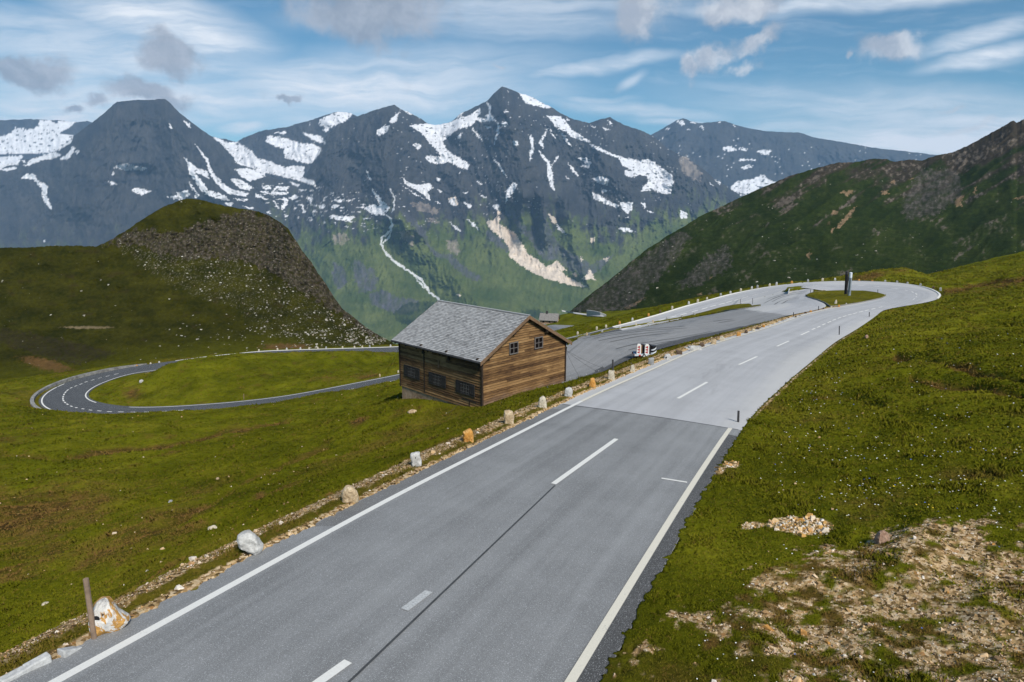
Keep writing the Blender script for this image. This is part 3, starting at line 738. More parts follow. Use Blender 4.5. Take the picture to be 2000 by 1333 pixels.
# parking place: a ruled sheet between its two edges
PK_B = [(1096, 752), (1150, 736), (1175, 728), (1200, 716), (1240, 697), (1290, 683), (1330, 672), (1375, 661), (1420, 650), (1470, 638), (1512, 625), (1560, 613), (1590, 607), (1616, 600.5), (1601, 589), (1588, 584), (1577, 580), (1579, 576), (1588, 572)]
PK_T = [(1108, 676), (1128, 664), (1150, 656), (1180, 650), (1210, 645), (1250, 640), (1300, 631), (1340, 624), (1385, 616), (1425, 608), (1437, 598), (1455, 590.5), (1475, 583), (1495, 574), (1515, 565.5), (1545, 557.5), (1590, 553)]
def on_base(px, py, z0=-14.0):
    z = z0
    for _ in range(40):
        P = atz(px, py, z); z = .6 * z + .4 * float(base_z([P[0]], [P[1]])[0])
    return P
def ground_at(px, py, z0=-12.0): return on_base(px, py, z0)
pb = smooth_line([on_base(*p) for p in PK_B], 1.0, 1.5); ptp = smooth_line([on_base(*p) for p in PK_T], 1.0, 1.5)
nS, nW = 90, 26
rs = lambda P: np.stack([np.interp(np.linspace(0, 1, nS), np.linspace(0, 1, len(P)), P[:, k]) for k in range(3)], 1)
pb, ptp = rs(pb), rs(ptp)
PKP = pb[:, None] * (1 - np.linspace(0, 1, nW))[None, :, None] + ptp[:, None] * np.linspace(0, 1, nW)[None, :, None]
PKP[..., 2] = base_z(PKP[..., 0], PKP[..., 1]).reshape(nS, nW) + .03
me = grid_mesh('parking_area', PKP, [M_ASPH_PARK, M_ASPH_PALE, M_ASPH_EDGE])
fm = np.zeros((nS - 1, nW - 1), int)
PKX, PKY = proj(.25 * (PKP[:-1, :-1] + PKP[1:, :-1] + PKP[:-1, 1:] + PKP[1:, 1:]))
fm[PKX > np.interp(PKY, [590, 606, 615, 620], [1440, 1462, 1530, 1560])] = 1; fm[PKY < 592] = 1
edge_y = np.interp(PKX, [1100, 1150, 1235, 1282, 1350, 1425, 1500, 1545], [790, 731, 690, 675, 658, 642, 628, 617])
fm[(PKY > edge_y) & (fm == 0)] = 2
me.polygons.foreach_set('material_index', fm.ravel().astype(np.int32))
uv = me.uv_layers.new(name='UVMap'); li = np.empty(len(me.loops), np.int32); me.loops.foreach_get('vertex_index', li)
UVp = np.stack(np.meshgrid(np.linspace(0, 20, nW), np.linspace(0, 80, nS)), -1).reshape(-1, 2); uv.data.foreach_set('uv', UVp[li].astype(np.float32).ravel())
parking = link(bpy.data.objects.new('parking_area', me)); tag(parking, 'grey asphalt parking place between the barn and the upper hairpin', None, None, 'structure')
pk_poly = np.concatenate([pb[:, :2], ptp[::-1, :2]])
def sd_poly(x, y, poly):
    m = (x > poly[:, 0].min() - 12) & (x < poly[:, 0].max() + 12) & (y > poly[:, 1].min() - 12) & (y < poly[:, 1].max() + 12)
    out = np.full(x.shape, 60.0)
    P = np.vstack([poly, poly[:1]]); dd = seg_dist(x[m], y[m], [tuple(p) for p in P]); ins = in_poly(x[m], y[m], poly)
    out[m] = np.where(ins, -dd, dd); return out
sd_pk = sd_poly(gx, gy, pk_poly)

# ------------------------------------------------------------------ fine relief of the ground sheet
dist_c = np.hypot(gx, gy)
free = sstep(np.minimum(sd, sd_pk), .15, 4.0)
hx, hy, hz = gx - HC0[0], gy - HC0[1], 0
ha = hx * HU[0] + hy * HU[1]; hb = hx * HV[0] + hy * HV[1]
d_house = np.maximum(np.maximum(-ha, ha - H_W), np.maximum(-hb, hb - H_L))
free *= sstep(d_house, .2, 3.0) * .9 + .1
rel = fbm(gx / 9, gy / 9, 3, 3) * .42 * free + fbm(gx / 2.2, gy / 2.2, 4, 5) * .16 * free + fbm(gx / .55, gy / .55, 3, 8) * .05 * np.clip(free + .15, 0, 1)
# cattle terraces run along the slope
terr = ridged(gx / 9 + fbm(gx / 14, gy / 14, 2, 30) * 1.2, (gz + fbm(gx / 7, gy / 7, 2, 31) * 1.0) / 1.15, 2, 33)
rel += (terr - .55) * .42 * free * np.where(rside >= 0, 1.0, .8)
trench = np.zeros(len(gx))
for pl, wpx, dep in [([(130, 893), (250, 870), (380, 857), (440, 845), (560, 822)], 7, .45), ([(300, 1040), (420, 985), (500, 925), (640, 868)], 8, .3), ([(440, 1000), (560, 955), (640, 925)], 6, .25),
                     ([(1845, 567), (1930, 552), (2000, 546)], 4, .8), ([(1750, 690), (1800, 702), (1880, 718), (2000, 740)], 7, .5), ([(1780, 735), (1900, 748), (2000, 770)], 8, .4), ([(1560, 730), (1620, 760), (1720, 790)], 9, .2), ([(0, 880), (120, 900)], 6, .3)]:
    dd = seg_dist(GPX + fbm(gx / 3, gy / 3, 2, 40) * 8, GPY + fbm(gx / 2, gy / 2, 2, 41) * 5, pl); trench = np.maximum(trench, np.exp(-(dd / wpx) ** 2) * dep)
rel -= trench * free
z_new = gz + rel
creep = np.clip(.06 + .20 * fbm(gx / .55, gy / .55, 3, 57) + .10 * fbm(gx / .16, gy / .16, 2, 58), 0, .26) * (np.hypot(gx, gy) < 75)
sde = sd + creep
bl = sstep(sde, .02, 2.4)
z_new = np.where(sd < 50, (rz - .03 + .05 * (creep > .01)) * (1 - bl) + z_new * bl, z_new)
z_new = np.where(sde < .02, rz - .12, z_new)
blp = sstep(sd_pk, .0, 1.2)
z_new = np.where((sd_pk < 1.2) & (sd > 0), (gz - .06) * (1 - blp) + z_new * blp, z_new)
# the verge stands a little proud of the asphalt
verge = np.exp(-((sde - .5) / .35) ** 2) * (sde > .02) * (.045 + .05 * fbm(gx / .5, gy / .5, 3, 50))
z_new += verge * sstep(sd_pk, .3, 1.0)
z_new[(dist_c > 345)] -= 0
# paint of the ground: gravel, bare earth, lushness
def px_ellipses(lst):
    out = np.zeros(len(gx))
    for x, y, rx, ry, rot, s in lst:
        c, s_ = math.cos(R_(rot)), math.sin(R_(rot)); u = ((GPX - x) * c - (GPY - y) * s_) / rx; v = ((GPX - x) * s_ + (GPY - y) * c) / ry
        out = np.maximum(out, s * np.exp(-(u * u + v * v)))
    return out
nA = fbm(gx / 1.6, gy / 1.6, 5, 60, .62); nB = fbm(gx / 5, gy / 5, 4, 61); nC = fbm(gx / .35, gy / .35, 3, 62, .6)
gravel = np.zeros(len(gx))
vw = np.where(rside < 0, np.interp(gy, [5, 12, 45, 70], [.55, 1.0, 1.4, .7]), .06) * (1 + .7 * nA)
near_leg = (gy < 92) & (gx > -14) & (sd < 6) & (GPX > -200)
near_leg &= ~((gx < 0) & (gy > 45))
vc = np.interp(gy, [5, 12, 45, 70], [1.0, .95, .62, .45]) * (1 + .25 * nB); vh = np.interp(gy, [5, 12, 45, 70], [.38, .46, .48, .35])
band_ = np.exp(-((sd - vc) / (vh * (1 + .5 * nA))) ** 2) * (rside < 0); grit = np.exp(-(sd / .16) ** 2) * (rside < 0) * .9
gravel = np.maximum(gravel, sstep(np.maximum(band_, grit) + .35 * nC + .2 * nA, .28, .60) * (sd > -.2) * near_leg)
crumb = np.exp(-((sd - .12) / .14) ** 2) * (rside > 0) * np.interp(RC_mid[0, 0] * 0 + gy, [20, 28, 60, 75], [.1, .9, .9, .2]); gravel = np.maximum(gravel, sstep(crumb + .4 * nC, .55, .85) * near_leg)
rub_poly = [(1190, 1345), (1270, 1290), (1340, 1222), (1420, 1165), (1520, 1120), (1640, 1090), (1700, 1070), (1800, 1052), (2000, 1040), (2400, 1030), (2400, 1600), (1190, 1600)]
rub_in = in_poly(GPX + nB * 70 + nA * 30, GPY + nB * 30 + nA * 34, rub_poly)
nD = fbm(gx / .75, gy / .75, 4, 64, .6); moss = fbm(gx / .45 + 7, gy / .45, 3, 68, .6)
rub_soft = rub_in * sstep(nA * .45 + nD * .75 + nC * .5 + .15 * nB + .00035 * (GPX - 1600), -.12, .16)
rub_out = in_poly(GPX + nB * 60, GPY + nA * 50, [(1170, 1400), (1190, 1300), (1300, 1190), (1420, 1120), (1560, 1075), (1700, 1040), (2000, 1010), (2400, 1000), (2400, 1600), (1170, 1600)])
rub_soft = np.maximum(rub_soft, rub_out * sstep(nD * .9 + nC * .6 + .3 * nA, .16, .34))
gravel = np.maximum(gravel, rub_soft)
pile = np.zeros(len(gx))
for (x, y, rx, ry) in ((1563, 1025, 70, 19), (1470, 1026, 26, 7), (1428, 908, 18, 8), (1398, 917, 20, 8)):
    pile = np.maximum(pile, np.exp(-(((GPX - x) / rx) ** 2 + ((GPY - y) / ry) ** 2) ** 2))
gravel = np.maximum(gravel, sstep(pile + .3 * nC, .35, .6))
brown = px_ellipses([(60, 1010, 230, 65, 14, .72), (250, 1060, 200, 44, 20, .62), (40, 1110, 150, 40, 25, .62), (300, 1020, 150, 26, 22, .5), (510, 972, 16, 8, 15, .95), (645, 975, 14, 5, 10, .8), (700, 826, 26, 9, 20, .85),
                     (400, 955, 120, 22, 22, .4), (260, 770, 25, 18, 0, .7), (640, 740, 60, 9, 5, .5), (720, 735, 36, 8, 8, .7), (1960, 556, 90, 12, 12, .55), (1880, 566, 60, 8, 12, .6), (1700, 540, 50, 9, 12, .8), (1760, 530, 30, 9, 0, .5), (1290, 640, 90, 10, 14, .6), (1230, 635, 40, 5, 14, .6), (1600, 940, 30, 10, 0, .15), (0, 860, 60, 10, 0, .5), (-100, 1000, 200, 90, 0, .7)])
brown = np.clip(sstep(brown + .42 * nA + .15 * nB, .18, .85) + sstep(trench, .12, .4) * .85, 0, 1)
brown = np.maximum(brown, rub_in * .8 * sstep(moss + .4 * nB, -.1, .25))
brown = np.maximum(brown, sstep(fbm(gx / 3.3, gy / 3.3, 4, 66), .22, .55) * np.where(rside < 0, .62, .45))
brown = np.maximum(brown, sstep(1.8 - sd + 1.2 * nA, 0, 1) * near_leg * .4 * (rside < 0))
dry_n = sstep(fbm(gx / 18, gy / 18, 3, 67), -.1, .5)
brown = np.maximum(brown, dry_n * .42 * (rside < 0))
far_leg = (gy > 105) & (GPX > 285) & (GPX < 520) & (gx < 0) & (sd < 3) & (rside > 0); gravel = np.maximum(gravel, far_leg * sstep(1.9 - sd + nA, 0, 1.0) * .55)
lush = np.clip(.5 + .5 * nB + .25 * px_ellipses([(560, 915, 60, 14, 8, 1.0), (50, 930, 120, 20, 10, 1)]) - .35 * np.maximum(trench, 0), 0, 1)
GM = np.stack([gravel, brown, lush], 1)
Gpos = np.stack([gx, gy, z_new], 1)
me = grid_mesh('ground', Gpos.reshape(NR, NA, 3), M_GROUND, {'mask': GM.reshape(NR, NA, 3)})
ground = link(bpy.data.objects.new('ground', me)); tag(ground, 'grassy alpine slope around the road', None, None, 'structure')
Zgrid = z_new.reshape(NR, NA)
def gz_at(x, y):
    """height of the finished ground sheet"""
    x = np.asarray(x, float); y = np.asarray(y, float)
    a = np.arctan2(x, y); r = np.maximum(np.hypot(x, y), 4.001)
    fa = np.clip((a - az[0]) / (az[-1] - az[0]) * (NA - 1), 0, NA - 1.001); fr = np.clip(np.log(r / 4.0) / math.log(340 / 4.0) * (NR - 1), 0, NR - 1.001)
    i, j = fr.astype(int), fa.astype(int); u, v = fr - i, fa - j
    return (Zgrid[i, j] * (1 - u) * (1 - v) + Zgrid[i + 1, j] * u * (1 - v) + Zgrid[i, j + 1] * (1 - u) * v + Zgrid[i + 1, j + 1] * u * v)
def grid_val(F, x, y):
    a = np.arctan2(x, y); r = np.maximum(np.hypot(x, y), 4.001)
    fa = np.clip((a - az[0]) / (az[-1] - az[0]) * (NA - 1), 0, NA - 1); fr = np.clip(np.log(r / 4.0) / math.log(340 / 4.0) * (NR - 1), 0, NR - 1)
    return F.reshape(NR, NA)[np.rint(fr).astype(int), np.rint(fa).astype(int)]
def hit(px, py, y0=3.0, y1=330.0):
    """first place where the ray through a pixel meets the finished ground"""
    t = y0 * (y1 / y0) ** np.linspace(0, 1, 700); P = ray(px, py) ; P = P / P[1]
    z = P[2] * t; g = gz_at(P[0] * t, t); b = np.nonzero(z < g)[0]
    if not len(b): return P * y1
    k = b[0]
    if k == 0: return P * t[0]
    d0, d1 = z[k - 1] - g[k - 1], z[k] - g[k]; tt = t[k - 1] + (t[k] - t[k - 1]) * d0 / (d0 - d1)
    return np.array([P[0] * tt, tt, P[2] * tt])
# kerbed grass islands
def island(name, near_px, far_px, label, lift=.14, z0=-14.2):
    A = smooth_line([on_base(*p, z0) for p in near_px], .5, .5); B = smooth_line([on_base(*p, z0) for p in far_px], .5, .5); n = max(len(A), len(B))
    rs_ = lambda P: np.stack([np.interp(np.linspace(0, 1, n), np.linspace(0, 1, len(P)), P[:, k]) for k in range(2)], 1)
    A, B = rs_(A), rs_(B); W = np.linalg.norm(B - A, axis=1); W = np.maximum(W, .02)
    offs = [np.zeros(n), np.minimum(.02, W * .04), np.minimum(.17, W * .3), W * .34, W * .5, W * .66, W - np.minimum(.17, W * .3), W - np.minimum(.02, W * .04), W]
    hs_ = [-.25, lift, lift, lift + .10, lift + .16, lift + .10, lift, lift, -.25]
    U = (B - A) / W[:, None]; P = np.stack([A + U * o[:, None] for o in offs]); z = base_z(P[..., 0], P[..., 1]).reshape(len(offs), n) + .04 + np.array(hs_)[:, None]
    z[3:6] += (fbm(P[3:6, :, 0] / 1.5, P[3:6, :, 1] / 1.5, 3, 77) * .12) * np.clip(W / 2, 0, 1)
    V = np.dstack([P, z]); me = grid_mesh(name, V, [M_GROUND, M_KERBOLD], {'mask': np.zeros(V.shape[:2] + (3,)) + np.array([0, .25, .5])}, smooth=False)
    fmi = np.zeros((len(offs) - 1, n - 1), np.int32); fmi[[0, 1, 6, 7]] = 1; me.polygons.foreach_set('material_index', fmi.ravel())
    o = link(bpy.data.objects.new(name, me)); tag(o, label, None, None, 'structure'); return o
traffic_island = island('traffic_island', [(1573, 579), (1585, 583.5), (1600, 588.5), (1615, 596), (1622, 601), (1650, 597.7), (1675, 593.7), (1700, 588.7), (1722, 583.5), (1730, 579.3)], [(1573, 578.8), (1580, 574.5), (1592, 571.5), (1625, 569.3), (1650, 568.6), (1687, 569.6), (1712, 573), (1726, 577), (1730, 579)], 'kerbed lens shaped grass island inside the upper hairpin')
verge_island = island('grass_strip', [(1128, 664), (1150, 656.8), (1170, 652), (1200, 646), (1240, 639.5), (1280, 632.5), (1320, 625.5), (1360, 618), (1400, 611.5), (1440, 606), (1470, 602.5), (1486, 599.5)], [(1128, 662.5), (1150, 655.2), (1180, 648), (1220, 640), (1260, 633.5), (1300, 626.5), (1340, 619), (1380, 609.5), (1410, 601), (1440, 595.5), (1465, 594.5), (1486, 598.8)], 'long narrow grass strip between parking place and descending road', z0=-15.2)

# ------------------------------------------------------------------ mountains
K_ = 2.854
def PA(l, ox=0, oy=0): return [(ox + x / K_, oy + y / K_) for x, y in l]
def PB(l): return PA(l, 650)
def PC(l): return PA(l, 1300)
def PE(l): return PA(l, 650, 300)
SNOW = [PA(p) for p in [
    [(-40, 770), (60, 745), (85, 710), (150, 725), (200, 715), (225, 672), (280, 668), (300, 690), (345, 676), (435, 676), (330, 745), (410, 760), (400, 790), (330, 840), (250, 855), (-40, 858)],
    [(-30, 885), (60, 868), (125, 870), (100, 920), (40, 925), (0, 950), (-30, 950)], [(0, 948), (70, 930), (112, 938), (30, 957)], [(135, 930), (170, 890), (240, 865), (300, 850), (345, 865), (300, 885), (230, 895), (160, 925)],
    [(335, 890), (380, 850), (410, 812), (420, 830), (395, 870), (380, 890)], [(415, 855), (430, 835), (448, 840), (430, 860)],
    [(112, 993), (155, 965), (190, 970), (205, 1000), (265, 1040), (262, 1090), (292, 1172), (270, 1160), (230, 1085), (235, 1060), (190, 1005)],
    [(633, 935), (680, 913), (740, 925), (820, 935), (800, 950), (700, 948)], [(618, 975), (628, 953), (636, 978)], [(600, 1015), (630, 1016), (655, 1032), (625, 1030)],
    [(725, 1052), (770, 1048), (848, 1070), (790, 1087), (745, 1072)], [(985, 1075), (1050, 1060), (1055, 1090), (1010, 1117), (985, 1112)], [(935, 1098), (985, 1093), (1000, 1117)],
    [(1020, 870), (1060, 905), (1100, 940), (1150, 950), (1168, 1000), (1130, 980), (1085, 960), (1130, 1020), (1160, 1060), (1230, 1080), (1290, 1120), (1240, 1117), (1150, 1085), (1110, 1045), (1050, 960), (1045, 915)],
    [(1075, 790), (1120, 840), (1160, 890), (1185, 960), (1240, 1020), (1300, 1060), (1390, 1078), (1370, 1097), (1270, 1082), (1200, 1020), (1160, 950), (1150, 900)],
    [(1055, 1015), (1080, 1050), (1110, 1095), (1080, 1112), (1095, 1080), (1060, 1040)], [(1020, 672), (1050, 690), (1068, 715), (1040, 702)], [(932, 685), (945, 695), (963, 718), (950, 712)],
    [(1175, 757), (1230, 776), (1265, 797), (1320, 792), (1400, 840), (1430, 880), (1500, 900), (1590, 935), (1640, 925), (1700, 930), (1690, 990), (1750, 1010), (1760, 1040), (1680, 1012), (1580, 988), (1480, 962), (1400, 938), (1320, 912), (1290, 862), (1240, 812)],
    [(1480, 790), (1490, 755), (1560, 765), (1640, 785), (1680, 800), (1750, 805), (1795, 830), (1780, 860), (1740, 910), (1700, 912), (1640, 892), (1590, 882), (1580, 845), (1590, 825), (1540, 820)],
    [(1680, 738), (1740, 750), (1790, 760), (1812, 800), (1780, 797), (1730, 772)], [(1780, 670), (1850, 636), (1900, 618), (1965, 630), (1940, 665), (1880, 690), (1810, 738), (1820, 705), (1775, 702)], [(1530, 742), (1590, 733), (1600, 750)],
    [(1310, 945), (1360, 938), (1480, 955), (1480, 985), (1430, 1000), (1390, 1012), (1340, 982)], [(1280, 998), (1330, 998), (1420, 1050), (1390, 1064), (1330, 1047)],
    [(1460, 1040), (1500, 1033), (1515, 1055), (1480, 1062)], [(1535, 1040), (1612, 1043), (1600, 1064), (1550, 1060)], [(1425, 1076), (1470, 1100), (1455, 1114), (1425, 1097)], [(1450, 1067), (1590, 1073), (1600, 1087), (1500, 1084)],
    [(1555, 1108), (1605, 1108), (1600, 1145), (1575, 1174), (1566, 1150), (1590, 1125)], [(1526, 1115), (1545, 1145), (1570, 1178), (1540, 1152)], [(1770, 1150), (1800, 1136), (1812, 1155), (1785, 1167)], [(1845, 1150), (1880, 1138), (1893, 1150), (1860, 1167)],
    [(1678, 1138), (1707, 1185), (1690, 1185)], [(1708, 1100), (1742, 1103), (1737, 1142)], [(1488, 1180), (1515, 1186), (1495, 1197)], [(1830, 1203), (1980, 1208), (1950, 1237), (1880, 1227)], [(1858, 1113), (1927, 1113), (1890, 1132)],
    [(1350, 1148), (1412, 1158), (1405, 1174)], [(1253, 1133), (1297, 1128), (1285, 1157)], [(1298, 1108), (1388, 1110), (1360, 1127)], [(1620, 1015), (1665, 1030), (1660, 1044), (1630, 1032)], [(1610, 1110), (1640, 1085), (1662, 1095), (1635, 1118)], [(230, 1345), (255, 1338), (250, 1350)],
]] + [PB(p) for p in [
    [(0, 635), (40, 620), (110, 635), (90, 665), (0, 705), (-60, 735)],
    [(425, 700), (520, 690), (600, 690), (660, 680), (720, 652), (760, 645), (820, 603), (825, 630), (800, 650), (850, 670), (850, 640), (880, 640), (920, 682), (880, 672), (840, 682), (800, 672), (770, 705), (700, 720), (660, 750), (630, 775), (610, 790), (640, 840), (690, 875), (730, 890), (758, 915), (755, 950), (700, 930), (650, 905), (600, 915), (540, 907), (512, 880), (520, 868), (610, 875), (570, 830), (540, 800), (490, 740)],
    [(853, 558), (882, 600), (882, 640), (870, 655), (870, 602)], [(690, 655), (712, 628), (730, 625), (715, 650)],
    [(1030, 508), (1065, 520), (1120, 532), (1160, 568), (1225, 598), (1190, 607), (1140, 592), (1080, 577), (1060, 555)],
    [(1190, 645), (1240, 650), (1270, 650), (1310, 690), (1340, 730), (1390, 760), (1440, 795), (1400, 793), (1340, 768), (1300, 738), (1240, 708), (1225, 682)],
    [(1430, 800), (1480, 820), (1560, 860), (1600, 870), (1640, 885), (1720, 895), (1750, 885), (1800, 910), (1840, 940), (1890, 975), (1900, 1020), (1880, 1080), (1850, 1085), (1790, 1060), (1720, 1070), (1730, 1040), (1760, 1020), (1750, 985), (1700, 975), (1680, 990), (1630, 980), (1630, 950), (1670, 955), (1610, 920), (1590, 882), (1500, 848), (1435, 818)],
    [(1205, 705), (1190, 745), (1170, 780), (1175, 830), (1152, 800), (1153, 785), (1180, 745)], [(1148, 835), (1190, 880), (1217, 920), (1224, 960), (1234, 1068), (1213, 1040), (1198, 980), (1193, 910), (1160, 870)], [(1098, 750), (1117, 780), (1119, 830), (1102, 902), (1093, 862), (1106, 820)], [(1218, 932), (1250, 868), (1264, 866), (1237, 907)], [(1253, 718), (1290, 753), (1334, 817), (1308, 802), (1268, 747)], [(1213, 720), (1243, 770), (1223, 762)],
    [(918, 678), (932, 720), (897, 822), (903, 770), (913, 735)], [(773, 708), (812, 750), (843, 797), (798, 757)], [(893, 878), (932, 920), (973, 992), (938, 952)], [(943, 683), (972, 678), (970, 702), (953, 707)], [(1003, 788), (1027, 786), (1034, 810), (1010, 812)], [(688, 765), (717, 738), (717, 762), (700, 777)], [(443, 806), (482, 798), (494, 822), (475, 837)], [(238, 730), (290, 703), (320, 698), (300, 737), (255, 760)], [(313, 680), (345, 643), (374, 623), (352, 682), (330, 690)], [(388, 608), (420, 616), (450, 645), (410, 630)],
    [(383, 983), (410, 1010), (450, 1030), (500, 1030), (540, 1020), (562, 1050), (525, 1067), (547, 1128), (500, 1082), (450, 1052), (400, 1022)], [(378, 1033), (450, 1073), (527, 1122), (470, 1092)], [(188, 948), (217, 1010), (193, 992)], [(218, 1048), (250, 1088), (290, 1133), (320, 1160), (300, 1187), (270, 1182), (258, 1140), (228, 1082)], [(173, 1160), (230, 1138), (290, 1173), (290, 1202), (220, 1197)],
    [(958, 1135), (970, 1058), (1005, 1018), (1027, 1028), (1010, 1072)], [(888, 1143), (927, 1143), (932, 1177), (905, 1167)],
    [(1443, 995), (1490, 983), (1542, 1000), (1530, 1037), (1480, 1022)], [(1363, 880), (1420, 880), (1442, 910), (1425, 937), (1380, 927), (1410, 915)], [(1443, 1073), (1490, 1093), (1550, 1128), (1612, 1153), (1575, 1157), (1500, 1127), (1458, 1117)], [(1598, 1130), (1672, 1128), (1667, 1170), (1640, 1192), (1610, 1162)], [(1488, 1048), (1533, 1063), (1505, 1082)], [(1308, 903), (1340, 938), (1374, 987), (1338, 957)], [(1298, 978), (1320, 1004), (1306, 998)], [(1718, 1128), (1752, 1138), (1735, 1167)], [(1748, 1173), (1792, 1184), (1770, 1190)], [(1593, 1273), (1640, 1268), (1693, 1295), (1620, 1294)], [(1248, 1248), (1280, 1278), (1302, 1312), (1258, 1282)],
    [(643, 1233), (690, 1263), (730, 1302), (678, 1272)], [(743, 1218), (792, 1250), (818, 1287), (770, 1250)], [(643, 1118), (680, 1098), (692, 1152), (660, 1140)], [(723, 1123), (777, 1148), (760, 1162)], [(1938, 1170), (1975, 1193), (1977, 1217), (1935, 1217)], [(575, 990), (605, 1000), (585, 1015)], [(580, 1050), (612, 1070), (600, 1078)], [(718, 1070), (760, 1075), (735, 1083)], [(810, 1078), (865, 1103), (835, 1098)], [(798, 1005), (835, 1030), (810, 1025)], [(575, 1122), (605, 1135), (585, 1138)], [(850, 705), (890, 712), (865, 720)], [(945, 620), (985, 622), (960, 632)],
    [(1425, 690), (1465, 715), (1450, 710)], [(1530, 670), (1562, 690), (1545, 695)], [(1505, 712), (1540, 720), (1520, 730)], [(1300, 655), (1320, 672), (1305, 672)],
]] + [PC(p) for p in [
    [(313, 825), (345, 813), (402, 835), (360, 847), (320, 837)], [(403, 830), (430, 823), (462, 832), (440, 842)], [(503, 845), (540, 836), (587, 840), (582, 864), (545, 862)], [(418, 935), (450, 918), (487, 925), (440, 947)], [(408, 890), (500, 888), (500, 895), (410, 896)],
    [(353, 1050), (400, 1010), (480, 1003), (500, 988), (550, 973), (570, 1000), (637, 1025), (560, 1047), (500, 1032), (530, 1057), (470, 1077), (420, 1092)], [(55, 680), (90, 665), (105, 690), (95, 700)], [(130, 672), (165, 685), (150, 692)], [(195, 705), (212, 705), (205, 730)], [(120, 718), (140, 720), (130, 728)], [(0, 718), (25, 715), (10, 730)],
    [(268, 1000), (310, 1025), (300, 1028)], [(240, 1015), (270, 1040), (258, 1038)], [(295, 680), (308, 678), (302, 688)], [(345, 728), (357, 732), (350, 738)], [(378, 698), (388, 700), (382, 708)],
]]
TAN = [PE(p) for p in [
    [(850, 380), (900, 368), (925, 345), (930, 395), (1010, 440), (1060, 510), (1090, 560), (1150, 600), (1190, 632), (1250, 595), (1300, 655), (1270, 650), (1310, 690), (1390, 725), (1427, 747), (1330, 737), (1200, 702), (1100, 657), (1030, 612), (980, 572), (985, 530), (940, 470), (880, 425)],
    [(1383, 700), (1420, 670), (1432, 643), (1467, 712), (1440, 700), (1410, 708)], [(1430, 475), (1455, 465), (1462, 492), (1440, 497)], [(685, 780), (720, 795), (700, 797)], [(1375, 575), (1400, 590), (1385, 605)], [(1500, 590), (1540, 580), (1530, 605)], [(890, 290), (930, 290), (938, 335), (925, 350), (915, 310)], [(645, 255), (690, 235), (695, 290), (660, 280)],
    [(1195, 330), (1240, 360), (1250, 400), (1225, 390)], [(1330, 670), (1362, 668), (1358, 690)],
]]
PINK = [PE(p) for p in [[(360, 440), (400, 420), (450, 460), (455, 520), (410, 500)], [(630, 490), (690, 480), (715, 560), (680, 565), (640, 530)], [(0, 460), (60, 440), (95, 480), (60, 510), (0, 500)], [(1930, 20), (1960, 10), (2010, 60), (2060, 110), (2040, 160), (1980, 130), (1930, 70)], [(530, 360), (580, 355), (590, 390), (545, 385)], [(430, 280), (500, 270), (600, 320), (560, 340), (480, 320)]]]
CLIFF = [PE(p) for p in [[(365, 305), (420, 335), (470, 385), (520, 440), (545, 520), (600, 560), (660, 560), (700, 600), (760, 650), (830, 690), (825, 712), (740, 692), (680, 642), (640, 592), (560, 572), (505, 482), (440, 402)],
    [(110, 590), (150, 600), (190, 640), (220, 640), (250, 700), (240, 760), (200, 770), (150, 780), (120, 700)], [(200, 780), (280, 760), (360, 800), (480, 820), (470, 880), (380, 900), (280, 870), (220, 850)], [(0, 600), (60, 640), (80, 720), (40, 760), (0, 720)],
    [(940, 340), (1000, 350), (1040, 440), (1090, 480), (1150, 560), (1190, 600), (1250, 590), (1310, 650), (1350, 660), (1340, 560), (1280, 520), (1230, 460), (1190, 360), (1130, 350), (1100, 440), (1060, 400), (1000, 300)],
    [(840, 420), (930, 470), (985, 530), (980, 560), (930, 530), (880, 480)], [(1280, 590), (1340, 560), (1400, 590), (1440, 620), (1520, 580), (1570, 560), (1520, 620), (1460, 670), (1390, 680), (1330, 640)]]]
WATER = [PE([(318, 358), (332, 400), (302, 450), (276, 470), (266, 500), (290, 550), (340, 600), (430, 660), (490, 700), (530, 760), (560, 790), (605, 825), (640, 850)]), PE([(300, 345), (325, 362), (331, 420), (312, 470), (280, 500)]), PE([(440, 662), (480, 720), (512, 752)]), PE([(320, 200), (345, 250), (330, 330)])]
TREES = [PE(p) for p in [[(370, 860), (430, 830), (540, 830), (600, 850), (560, 900), (440, 960), (380, 950), (330, 900)], [(1050, 880), (1130, 870), (1220, 905), (1160, 920), (1080, 915)]]]

